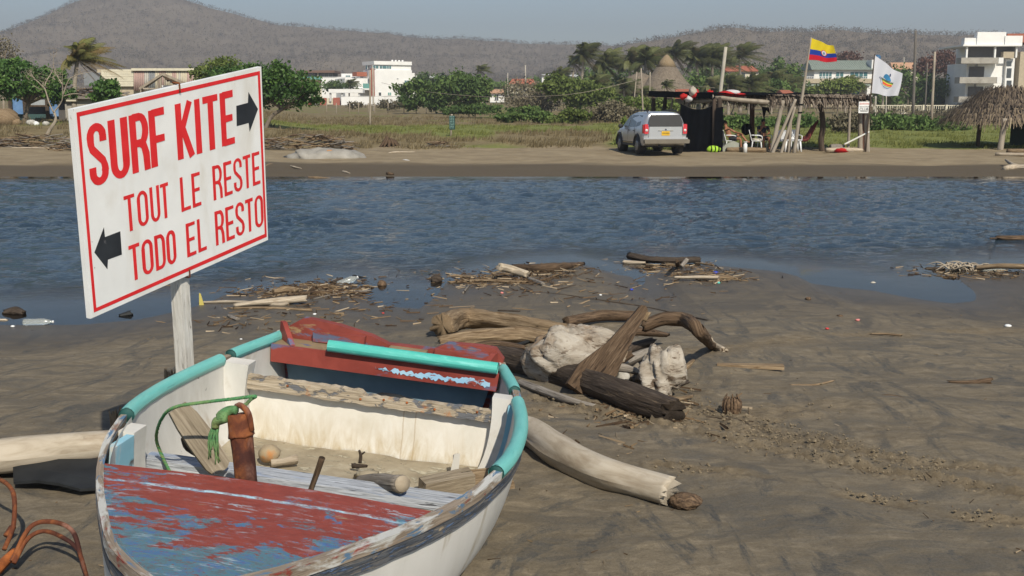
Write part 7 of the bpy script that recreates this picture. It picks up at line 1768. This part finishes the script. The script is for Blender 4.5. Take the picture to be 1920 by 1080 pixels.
# hut sign
hs = slab(hut, "hut_sign", M_WHITEP, 1609.5, 190.5, 1630.5, 212, Yf, .03, ho, -.30); hs['label'] = "small white notice with red and black writing"
M_FADERED = plain("faded_red_lettering", (.55, .20, .17), .7); M_INK = plain("grey_ink", (.16, .16, .16), .7)
rg = random.Random(3)
for (y0, y1, m_, x0, x1) in ((192.5, 196.5, M_FADERED, 1612, 1628.5), (199, 201.5, M_INK, 1612, 1628.5)):
    x = x0
    while x < x1: w = rg.uniform(.7, 1.3); slab(hs, "lettering", m_, x, y0 + rg.uniform(0, .6), x + w, y1 - rg.uniform(0, .6), Yf, .006, ho, -.307); x += w + .7
def txt(s, size, loc, mt, parent, rot=(R_(90), 0, 0), ex=.003, name="lettering"):
    c = bpy.data.curves.new(name, 'FONT'); c.body = s; c.size = size; c.extrude = ex; c.align_x = 'CENTER'; c.align_y = 'CENTER'
    o_ = bpy.data.objects.new(name, c); col.objects.link(o_); dg = bpy.context.evaluated_depsgraph_get(); me = bpy.data.meshes.new_from_object(o_.evaluated_get(dg)); bpy.data.objects.remove(o_)
    o2 = bpy.data.objects.new(name, me); me.materials.clear(); me.materials.append(mt); col.objects.link(o2); o2.parent = parent; o2.location = loc; o2.rotation_euler = rot; return o2
txt("CLUB", .15, hp(1620, 205, -.312), M_INK, hs)
slab(hs, "lettering", M_INK, 1613, 208.3, 1627, 209.3, Yf, .006, ho, -.307)
# --- flags
def flag(px_hoist_top, px_hoist_bot, px_fly_top, px_fly_bot, Y, nx, ny, amp, seed):
    A, B, C_, D = [at(*p, Y) for p in (px_hoist_top, px_fly_top, px_fly_bot, px_hoist_bot)]
    G = []
    for j in range(ny + 1):
        for i in range(nx + 1):
            f, g = i / nx, j / ny; p = A.lerp(B, f).lerp(D.lerp(C_, f), g)
            p = p + Vector((0, amp * math.sin(f * 9 + g * 2.2 + seed) * f ** .6, 0)) + Vector((0, 0, .35 * amp * math.sin(f * 7 + seed) * f))
            G.append(p)
    return G
def flag_faces(nx, ny, sel): return [(j * (nx + 1) + i, (j + 1) * (nx + 1) + i, (j + 1) * (nx + 1) + i + 1, j * (nx + 1) + i + 1) for j in range(ny) for i in range(nx) if sel(i / nx, (j + .5) / ny)]
def cloth(name, c):
    t = NT(name); m = t.done(c, .8, None, .15); tr = t.n.new("ShaderNodeBsdfTranslucent"); tr.inputs[0].default_value = (*c, 1); mx = t.n.new("ShaderNodeMixShader"); mx.inputs[0].default_value = .35
    t.l.new(t.p.outputs[0], mx.inputs[1]); t.l.new(tr.outputs[0], mx.inputs[2]); t.l.new(mx.outputs[0], t.out.inputs[0]); return m
M_FY, M_FB, M_FR, M_FW = cloth("yellow_cloth", (.80, .62, .03)), cloth("blue_cloth", (.02, .06, .36)), cloth("red_cloth", (.62, .02, .04)), cloth("white_cloth", (.74, .75, .80))
Yp = Yf - .45; b0 = base(1492, Yp)
f1 = thing("striped_flag", "yellow, blue and red flag with a round emblem flying from a leaning pole", "flag", b0)
G = flag((1522, 71.5), (1516, 112), (1563, 87), (1568, 117), Yp, 20, 16, .12, .4); G = [p - b0 for p in G]
for nm, m_, lo_, hi_ in (("yellow_band", M_FY, 0, .5), ("blue_band", M_FB, .5, .75), ("red_band", M_FR, .75, 1.01)): MB().add(G, flag_faces(20, 16, lambda f, g: lo_ <= g < hi_)).build(nm, m_, f1)
def on_flag(f, g, nx=20, ny=16, lift=.02):
    i, j = f * nx, g * ny; i0, j0 = min(int(i), nx - 1), min(int(j), ny - 1); a, b = i - i0, j - j0; q = lambda x, y: G[y * (nx + 1) + x]
    return q(i0, j0).lerp(q(i0 + 1, j0), a).lerp(q(i0, j0 + 1).lerp(q(i0 + 1, j0 + 1), a), b) + Vector((0, -lift, 0))
def disc(nm, mt, f0, g0, rf, rg_, lift, parent, a0=0, a1=360, inner=0, nx=20, ny=16):
    n = 24; V = [on_flag(f0 + rf * math.cos(R_(a0 + (a1 - a0) * i / n)), g0 + rg_ * math.sin(R_(a0 + (a1 - a0) * i / n)), nx, ny, lift) for i in range(n + 1)]
    if inner:
        V += [on_flag(f0 + rf * inner * math.cos(R_(a0 + (a1 - a0) * i / n)), g0 + rg_ * inner * math.sin(R_(a0 + (a1 - a0) * i / n)), nx, ny, lift) for i in range(n + 1)]
        return MB().add(V, [(i, i + 1, n + 2 + i, n + 1 + i) for i in range(n)]).build(nm, mt, parent)
    V.append(on_flag(f0, g0, nx, ny, lift)); return MB().add(V, [(i, i + 1, n + 1) for i in range(n)]).build(nm, mt, parent)
em = disc("emblem", M_FR, .56, .54, .135, .155, .016, f1); disc("emblem_ring", M_FW, .56, .54, .11, .128, .024, em); disc("emblem_shield", plain("emblem_shield", (.12, .22, .34), .8), .56, .55, .045, .07, .032, em)
pt_ = at(1521, 70, Yp) - b0
MB().tube([Vector((0, 0, -.15)), pt_ * .35 + Vector((.0, 0, 0)), pt_ * .7, pt_], [.085, .07, .045, .03], 9, seg=14, rough=.06).build("flag_pole", M_HPOST, f1)
for z in (.42, .35): q = pt_ * z; MB().tube([q + Vector((0, 0, -.03)), q + Vector((0, 0, .03))], .085, 9, seg=2).build("black_binding", M_BLKCLOTH, f1)
Yw = Yf - .3; b1 = base(1627, Yw)
f2 = thing("white_flag", "white flag with a round coloured emblem at the right end of the hut", "flag", b1)
G = [p - b1 for p in flag((1641, 104), (1634.5, 174.5), (1691, 140), (1683, 182), Yw, 20, 16, .14, 1.1)]
MB().add(G, flag_faces(20, 16, lambda f, g: True)).build("flag_cloth", M_FW, f2)
M_LB, M_LG, M_LY, M_LR, M_LN = plain("emblem_blue", (.03, .17, .34), .8), plain("emblem_green", (.13, .22, .04), .8), plain("emblem_yellow", (.62, .50, .05), .8), plain("emblem_red", (.60, .06, .05), .8), plain("emblem_navy", (.03, .05, .12), .8)
rg1 = disc("emblem_ring", M_LB, .50, .54, .25, .21, .016, f2, 40, 185, .965)
disc("emblem_sail", M_LB, .52, .49, .17, .20, .018, f2, 190, 350)
def band(nm, mt, g0, g1, f0, f1_, lift=.020):
    V = [on_flag(f0 + (f1_ - f0) * i / 10, g, 20, 16, lift) for g in (g0, g1) for i in range(11)]; return MB().add(V, [(i, 11 + i, 12 + i, i + 1) for i in range(10)]).build(nm, mt, f2)
band("emblem_band", M_LG, .50, .56, .30, .76); band("emblem_band", M_LY, .56, .59, .33, .74); band("emblem_band", M_LR, .59, .65, .35, .72); band("emblem_band", M_LY, .65, .67, .37, .70)
for i in range(12): band("emblem_letter", M_LN, .485, .535, .22 + i * .047, .22 + i * .047 + .02, .026)
for i in range(5): band("emblem_letter", M_LB, .71, .735, .40 + i * .05, .40 + i * .05 + .025, .026)
V = [on_flag(f, g, 20, 16, .02) for f, g in ((.60, .23), (.63, .19), (.66, .24), (.64, .31), (.60, .30))]; MB().add(V, [(0, 1, 2, 3, 4)]).build("emblem_rider", M_LN, f2)
pt_ = at(1640, 102, Yw) - b1; MB().tube([Vector((0, 0, -.15)), pt_ * .5, pt_], [.035, .03, .022], 8, seg=8).build("flag_pole", M_HDARK, f2)
# --- kites and cloths on the roof
M_KR, M_KW = cloth("kite_red", (.58, .03, .03)), cloth("kite_white", (.72, .72, .72))
kp = at(1368, 180, Yf + .6); kt = thing("folded_kite", "red and white folded kite lying on the hut roof", "kite", kp)
def dome(nm, mt, c, r, par, seed, f0=0, f1_=1): return MB().blob(c, r, seed, .18, 18, 8).build(nm, mt, par)
dome("red_panel", M_KR, (-.12, 0, .10), (.42, .35, .12), kt, 3); dome("white_panel", M_KW, (.12, .02, .155), (.34, .3, .11), kt, 4); dome("red_tip", M_KR, (.42, -.05, .03), (.30, .25, .10), kt, 5)
for k, (px, py, m_, lb) in enumerate([(1282, 181, M_KR, "red bundled cloth at the left end of the hut roof"), (1291, 186, M_KW, "white bundled cloth between the red bundles on the roof"), (1303, 176, M_KR, "red bundled cloth standing highest on the hut roof"), (1299, 172, plain("grey_rag", (.40, .36, .30), .9), "grey rag draped over the hut roof's left corner"), (1331, 178, M_KR, "red cloth scrap beside the leaning grey pole")]):
    MB().blob(at(px, py, Yf + .9), (.17, .2, .20 if k > 1 else .13), 60 + k, .4, 14, 10, freq=2.5).build("cloth_bundle", m_, label=lb, cat="cloth")
# --- plastic chairs, table, small things in the hut
M_CHAIR = plain("white_plastic_chair", (.70, .71, .72), .4)
def chair_parts(r):
    mb = MB()
    MB().box((0, 0, .42), (.44, .42, .025), jit=.004).build("seat", M_CHAIR, r, smooth=False)
    MB().prism([(-.22, 0), (.22, 0), (.20, .40), (.12, .46), (-.12, .46), (-.20, .40)], ((0, .20, .43), (1, 0, 0), (0, .28, 1)), -.022).build("backrest", M_CHAIR, r, smooth=False)
    for sx in (-1, 1):
        for sy in (-1, 1): MB().tube([(sx * .19, sy * .17, .42), (sx * .235, sy * .22, 0)], [.026, .022], 6, seg=2).build("leg", M_CHAIR, r)
        MB().tube([(sx * .24, -.20, .42), (sx * .25, -.20, .62), (sx * .25, .05, .66), (sx * .23, .24, .66)], .020, 6, seg=10).build("armrest", M_CHAIR, r)
def place(px, py, dy): q = gp(px, py, 0); return Vector((at(px, 285, Yf + dy).x, Yf + dy, gz(q.x, Yf + dy)))
c0 = thing("plastic_chair", "white plastic armchair with a towel on its seat facing right", "chair", place(1418, 285, .9), (0, 0, R_(80)), "plastic chairs in the hut"); chair_parts(c0)
for px, dy, rz, lb in ((1367, 1.0, 95, "white plastic armchair holding the reclining sunbather"), (1462, .7, -30, "white plastic armchair half hidden behind the bundle of poles"), (1489, 1.0, 5, "white plastic armchair behind the small white table"), (1432, 1.4, 10, "white plastic armchair of the person in the dark shirt")):
    c = copy_tree(c0, None, lb); c.location = place(px, 285, dy); c.rotation_euler.z = R_(rz)
tp_ = place(1484, 290, .1); tb_ = thing("plastic_table", "small white plastic table beside the flag pole in the hut", "table", tp_)
MB().box((0, 0, .50), (.72, .6, .03)).build("table_top", M_CHAIR, tb_, smooth=False)
for sx in (-1, 1):
    for sy in (-1, 1): MB().tube([(sx * .28, sy * .22, .49), (sx * .34, sy * .27, 0)], [.05, .035], 7, seg=2).build("leg", M_CHAIR, tb_)
bt = thing("water_bottle", "clear water bottle standing on the white table", "bottle", tp_ + Vector((-.08, 0, .515)))
MB().lathe([(.05, 0), (.055, .03), (.055, .2), (.02, .27), (.02, .3)], n=12).build("body", M_BOTTLE, bt); MB().lathe([(.022, .3), (.022, .325)], n=10).build("cap", M_CAPBLUE, bt)
MB().blob(tp_ + Vector((-.24, 0, .57)), (.06, .06, .07), 3, .1).build("red_jar", M_CAPRED, label="small red jar at the left of the white table", cat="jar")
MB().blob(c0.location + Vector((.0, 0, .47)), (.22, .2, .06), 9, .3, 14, 8).build("towel", M_CLOTH, label="pale patterned towel lying on the plastic chair's seat", cat="towel")
q = place(1338, 287, -.4); gb = thing("sports_bag", "bright green and black bag at the foot of the black cloth", "bag", q)
MB().blob((0, 0, .13), (.30, .16, .15), 4, .15, 18, 10).build("bag_body", plain("lime_fabric", (.32, .55, .04), .7), gb)
for x in (-.14, .02, .17): MB().tube([(x, -.15, .02), (x + .03, -.17, .14), (x + .02, -.06, .27)], .022, 6, seg=8).build("strap", M_BLKCLOTH, gb)
q = place(1366, 284, .0); MB().prism([(-.48, 0), (.42, 0), (.44, .36), (.2, .46), (-.1, .32)], (q, (1, 0, 0), (0, 0, 1)), -.25).build("canvas_bag", plain("grey_canvas", (.30, .31, .26), .9), label="grey-green canvas bag slumped in front of the sunbather", cat="bag", smooth=False)
q = place(1397, 291, -.5); MB().lathe([(.085, 0), (.085, .34), (.06, .36), (.06, .42), (.09, .43), (.09, .45)], q, 14).build("white_canister", M_WHITEP, label="white canister standing on the sand in front of the hut log", cat="canister")
def hlog(p0, p1, r, mt, lb, dy, nm="hut_log"):
    a, b = place(*p0, dy), place(*p1, dy); return MB().tube([a + Vector((0, 0, r * .8)), (a + b) / 2 + Vector((0, 0, r * .85)), b + Vector((0, 0, r * .7))], [r, r * 1.05, r * .9], 10, seg=10, rough=.12, jag=.02).build(nm, mt, label=lb, cat="log")
hlog((1362, 290), (1436, 291), .11, M_DRIFT_TAN, "tan log lying along the front of the hut", -.1); hlog((1548, 291), (1618, 291), .10, M_DRIFT_PALE, "pale log at the right front of the hut", -.1); hlog((1556, 285), (1582, 285), .17, M_DRIFT_GREY, "short thick grey log behind the pale hut log", .5)
MB().blob(place(1578, 291, -.3) + Vector((0, 0, .08)), (.28, .14, .10), 8, .4).build("red_cloth", M_KR, label="red cloth dropped over the pale hut log", cat="cloth")
P = [place(1500, 285, 1.5) + Vector((0, 0, .45)), at(1512, 256, Yf + 1.5), at(1522, 240, Yf + 1.5), at(1533, 226, Yf + 1.5)]
mb = MB(); 
for k in range(5): mb.tube([p + Vector((0, (k - 2) * .10 * math.sin(math.pi * (i + .6) / 4.2), -.06 * abs(k - 2) * math.sin(math.pi * (i + .6) / 4.2))) for i, p in enumerate(P)], [.05, .075, .06, .02], 7, seg=14)
mb.build("hammock", mat("hammock_cloth", [(.3, (.13, .03, .03)), (.7, (.22, .06, .05))], 5), label="dark red hammock slung from the wavy post in the hut", cat="hammock")
MB().tube([place(1340, 285, 3) + Vector((0, 0, .75)), place(1400, 285, 3) + Vector((0, 0, .80))], .06, 8, seg=4).build("seat_rail", M_HDARK, hut)
# --- people
M_SKIN = mat("tanned_skin", [(.3, (.24, .105, .055)), (.7, (.32, .15, .085))], 8, rough=.5, bump=.05); M_HAIR = plain("dark_hair", (.02, .014, .01), .6); M_SHIRT = plain("dark_blue_shirt", (.018, .024, .040), .9); M_SHORTS = plain("dark_shorts", (.02, .022, .028), .9)
def person(loc, rz, J, mats, label, shirt):
    """one skinned body; J: joint positions with radii, E: bones"""
    r = thing("person", label, "person", loc, (0, 0, rz))
    names = list(J); V = [J[n][0] for n in names]; RR = [J[n][1] for n in names]; ix = {n: i for i, n in enumerate(names)}
    E = []
    for ch in ("pelvis waist chest neck head crown", "head nose", "chest shl ell wrl hal", "chest shr elr wrr har", "pelvis hil knl anl tol", "pelvis hir knr anr tor"):
        c = ch.split(); E += [(ix[a], ix[b]) for a, b in zip(c[:-1], c[1:])]
    for s in "lr":                                             # thumb and four fingers
        h = Vector(J['ha' + s][0]); w = Vector(J['wr' + s][0]); d = (h - w).normalized(); sd = d.cross(Vector((0, 0, 1))); sd = sd.normalized() if sd.length > .1 else Vector((1, 0, 0))
        for k, (o_, L_) in enumerate(((-.035, .055), (-.025, .075), (-.008, .085), (.010, .08), (.027, .065))):
            a = len(V); V += [h + sd * o_, h + sd * o_ * 1.15 + d * L_ * .55, h + sd * o_ * 1.2 + d * L_ + Vector((0, 0, -.015))]; RR += [.011, .010, .008]; E += [(ix['ha' + s], a), (a, a + 1), (a + 1, a + 2)]
    me = bpy.data.meshes.new("body"); me.from_pydata([tuple(v) for v in V], E, []); o_ = bpy.data.objects.new("body", me); col.objects.link(o_); o_.parent = r
    sk = o_.modifiers.new("skin", 'SKIN'); sk.use_smooth_shade = True
    for i, sv_ in enumerate(me.skin_vertices[0].data): q = RR[i]; sv_.radius = (q, q) if not isinstance(q, tuple) else q; sv_.use_root = (i == ix['pelvis'])
    ss = o_.modifiers.new("sub", 'SUBSURF'); ss.levels = ss.render_levels = 2
    me.materials.append(mats[0])
    hd = Vector(J['head'][0]); MB().blob(hd + Vector((0, .02, .055)), (.088, .10, .085), 2, .06, 16, 12).build("hair", M_HAIR, r)
    for s in (-1, 1): MB().blob(hd + Vector((s * .034, -.088, .005)), .010, 1, 0, 8, 6).build("eye", M_HAIR, r); MB().blob(hd + Vector((s * .088, .0, -.01)), (.014, .022, .032), 1, 0, 8, 6).build("ear", mats[0], r)
    MB().box(hd + Vector((0, -.090, -.055)), (.045, .012, .010)).build("mouth", M_TAIL, r, smooth=False)
    if shirt:
        MB().tube([J['pelvis'][0], J['waist'][0], J['chest'][0], Vector(J['neck'][0]) + Vector((0, 0, -.05))], [.155, .15, .175, .09], 14, seg=12, flat=.75).build("shirt", shirt, r)
        for s in "lr": MB().tube([Vector(J['sh' + s][0]), Vector(J['sh' + s][0]).lerp(Vector(J['el' + s][0]), .6)], [.075, .066], 10, seg=4).build("sleeve", shirt, r)
    for s in "lr": MB().tube([Vector(J['pelvis'][0]).lerp(Vector(J['hi' + s][0]), .6), Vector(J['hi' + s][0]), Vector(J['hi' + s][0]).lerp(Vector(J['kn' + s][0]), .6)], [.12, .11, .10], 10, seg=6).build("shorts_leg", M_SHORTS, r)
    return r
def seated(arms): 
    J = {'pelvis': ((0, .05, .54), .13), 'waist': ((0, .08, .70), .115), 'chest': ((0, .10, .92), .14), 'neck': ((0, .09, 1.08), .055), 'head': ((0, .06, 1.20), .088), 'crown': ((0, .07, 1.29), .07), 'nose': ((0, -.04, 1.185), .022),
         'shl': ((-.19, .10, 1.00), .06), 'shr': ((.19, .10, 1.00), .06), 'hil': ((-.10, -.02, .52), .09), 'hir': ((.10, -.02, .52), .09), 'knl': ((-.13, -.40, .52), .065), 'knr': ((.13, -.40, .52), .065), 'anl': ((-.13, -.44, .09), .042), 'anr': ((.13, -.44, .09), .042), 'tol': ((-.14, -.60, .04), .035), 'tor': ((.14, -.60, .04), .035)}
    J.update(arms); return J
J1 = seated({'ell': ((-.42, .22, .86), .045), 'wrl': ((-.62, .05, .92), .034), 'hal': ((-.69, -.02, .94), .032), 'elr': ((.26, -.10, .78), .045), 'wrr': ((.10, -.32, .74), .034), 'har': ((.06, -.39, .73), .032), 'chest': ((0, .22, .88), .14), 'neck': ((0, .28, 1.03), .055), 'head': ((0, .30, 1.16), .088), 'crown': ((0, .33, 1.25), .07), 'nose': ((0, .20, 1.14), .022), 'shl': ((-.19, .22, .97), .06), 'shr': ((.19, .22, .97), .06), 'waist': ((0, .14, .69), .115), 'knr': ((.16, -.36, .72), .065), 'anr': ((.16, -.62, .40), .042), 'tor': ((.17, -.76, .36), .035)})
person(place(1371, 285, .95), R_(70), J1, [M_SKIN], "bare-chested person reclining in a white chair at the left of the hut", None)
J2 = seated({'ell': ((-.24, -.08, .78), .045), 'wrl': ((-.06, -.08, 1.02), .034), 'hal': ((-.03, -.06, 1.08), .032), 'elr': ((.25, -.08, .78), .045), 'wrr': ((.10, -.28, .70), .034), 'har': ((.03, -.30, .69), .032)})
person(place(1430, 285, 1.35), R_(8), J2, [M_SKIN], "person in a dark shirt sitting in the hut with one hand at the chin", M_SHIRT)
bkp = thing("backpack", "black backpack on the rail behind the sunbather", "bag", place(1398, 285, 2.9) + Vector((0, 0, .85)))
MB().blob((0, 0, 0), (.22, .14, .25), 6, .2, 16, 12).build("pack", M_BLKCLOTH, bkp); MB().tube([(-.08, -.13, .16), (-.1, -.2, 0), (-.08, -.12, -.2)], .02, 6, seg=8).build("strap", M_CARBLK, bkp)

# ================================================================== THATCHED SHELTER AT RIGHT
Yt = 47.5; to_ = base(1905, Yt); sh2 = thing("thatched_shelter", "round shelter with a shaggy palm-thatch roof at the right edge", "shelter", to_)
tz = lambda py: at(1905, py, Yt).z - to_.z
kx = m_px(Yt); cxr = (1950 - 1905) * kx
rad = (1950 - 1822) * kx
MB().lathe([(rad, tz(229)), (rad * .93, tz(218)), (rad * .78, tz(202)), (rad * .60, tz(184)), (rad * .42, tz(170)), (rad * .35, tz(167))], (cxr, rad * .9, 0), 30, scale=(1, .9)).build("roof", mat("shelter_thatch", [(.3, (.075, .058, .044)), (.7, (.18, .145, .115))], 3, (4, 4, .6), bump=1, bdist=.04, rough=1), sh2)
rng = np.random.RandomState(8); PV, PQ, PT = [], [], []; o_i = 0
prof = [(1.0, 231), (.94, 222), (.87, 212), (.79, 203), (.70, 194), (.61, 186), (.52, 178), (.44, 172), (.38, 168)]
for r_, py in prof:
    m = int(330 * r_ + 90)
    for i in range(m):
        a = rng.uniform(math.pi * .85, math.pi * 2.15); rr = rad * r_ * rng.uniform(.97, 1.06); z = tz(py) + rng.uniform(0, .14) + .10
        c_, s_ = math.cos(a), math.sin(a); p = np.array([cxr + rr * c_, rad * .9 + rr * s_ * .9, z]); L = rng.uniform(.22, .48) * (1.15 if r_ > .95 else 1)
        d = np.array([c_ * .55, s_ * .55, -1.0 if r_ > .9 else -.85]) + rng.normal(0, .16, 3); d /= np.linalg.norm(d); w = np.array([-s_, c_, 0]) * rng.uniform(.012, .034)
        PV += [p - w, p + w, p + d * L + w * .4, p + d * L - w * .4]; PQ.append([o_i, o_i + 1, o_i + 2, o_i + 3]); o_i += 4; PT += [np.clip(rng.uniform(0, .75) + (.25 if r_ > .8 else 0), 0, 1)] * 4
th_ = np_obj("thatch_leaves", PV, PQ, tinted("shelter_thatch_leaves", [(0, (.040, .031, .026)), (.4, (.105, .084, .066)), (.75, (.20, .155, .105)), (1, (.31, .25, .17))], .95, .1, .1), sh2, attrs={'tint': PT}); th_['kind'] = 'stuff'
MB().lathe([(rad * .40, tz(169)), (rad * .30, tz(164)), (rad * .1, tz(162))], (cxr, rad * .9, 0), 20).build("ridge_cap", M_DRIFT_GREY, sh2)
for (px, py, r_, dy) in ((1881, 286, .13, .3), (1838, 278, .10, 3.2), (1935, 280, .12, 3.8)):
    a = at(px + (3 if px == 1881 else 0), 222, Yt + dy) - to_; b = base(px, Yt + dy) - to_; MB().tube([b + Vector((0, 0, -.15)), (a + b) / 2, a], [r_, r_ * .95, r_ * .9], 9, seg=8, rough=.06).build("post", M_HPOST if px == 1881 else M_HDARK, sh2)
slab(sh2, "net_screen", plain("dark_green_net", (.012, .030, .026), .9), 1893, 232, 1990, 280, Yt, .05, to_, 3.4)
def blog(a, b, r, mt, lb): log("beach_log", [a, b], [r, r * .9], mt, lb, "log", n=10, jag=.03)
blog((1866, 289), (1990, 292), .075, M_DRIFT_PALE, "long pale log lying under the thatched shelter"); blog((1888, 283), (1990, 284), .10, M_DRIFT_TAN, "thick tan log behind the long pale log at right")
log("beach_log", [(1884, 316), (1905, 314), (1990, 318)], [.09, .10, .10], M_DRIFT_PALE, "pale forked log on the far sand at the right edge", "log", n=10)
log("beach_log", [(1886, 300), (1898, 308), (1912, 313)], [.04, .06, .07], M_DRIFT_PALE, "short upturned prong of the pale forked log", "log", n=8, dzs=[.18, .1, .03])
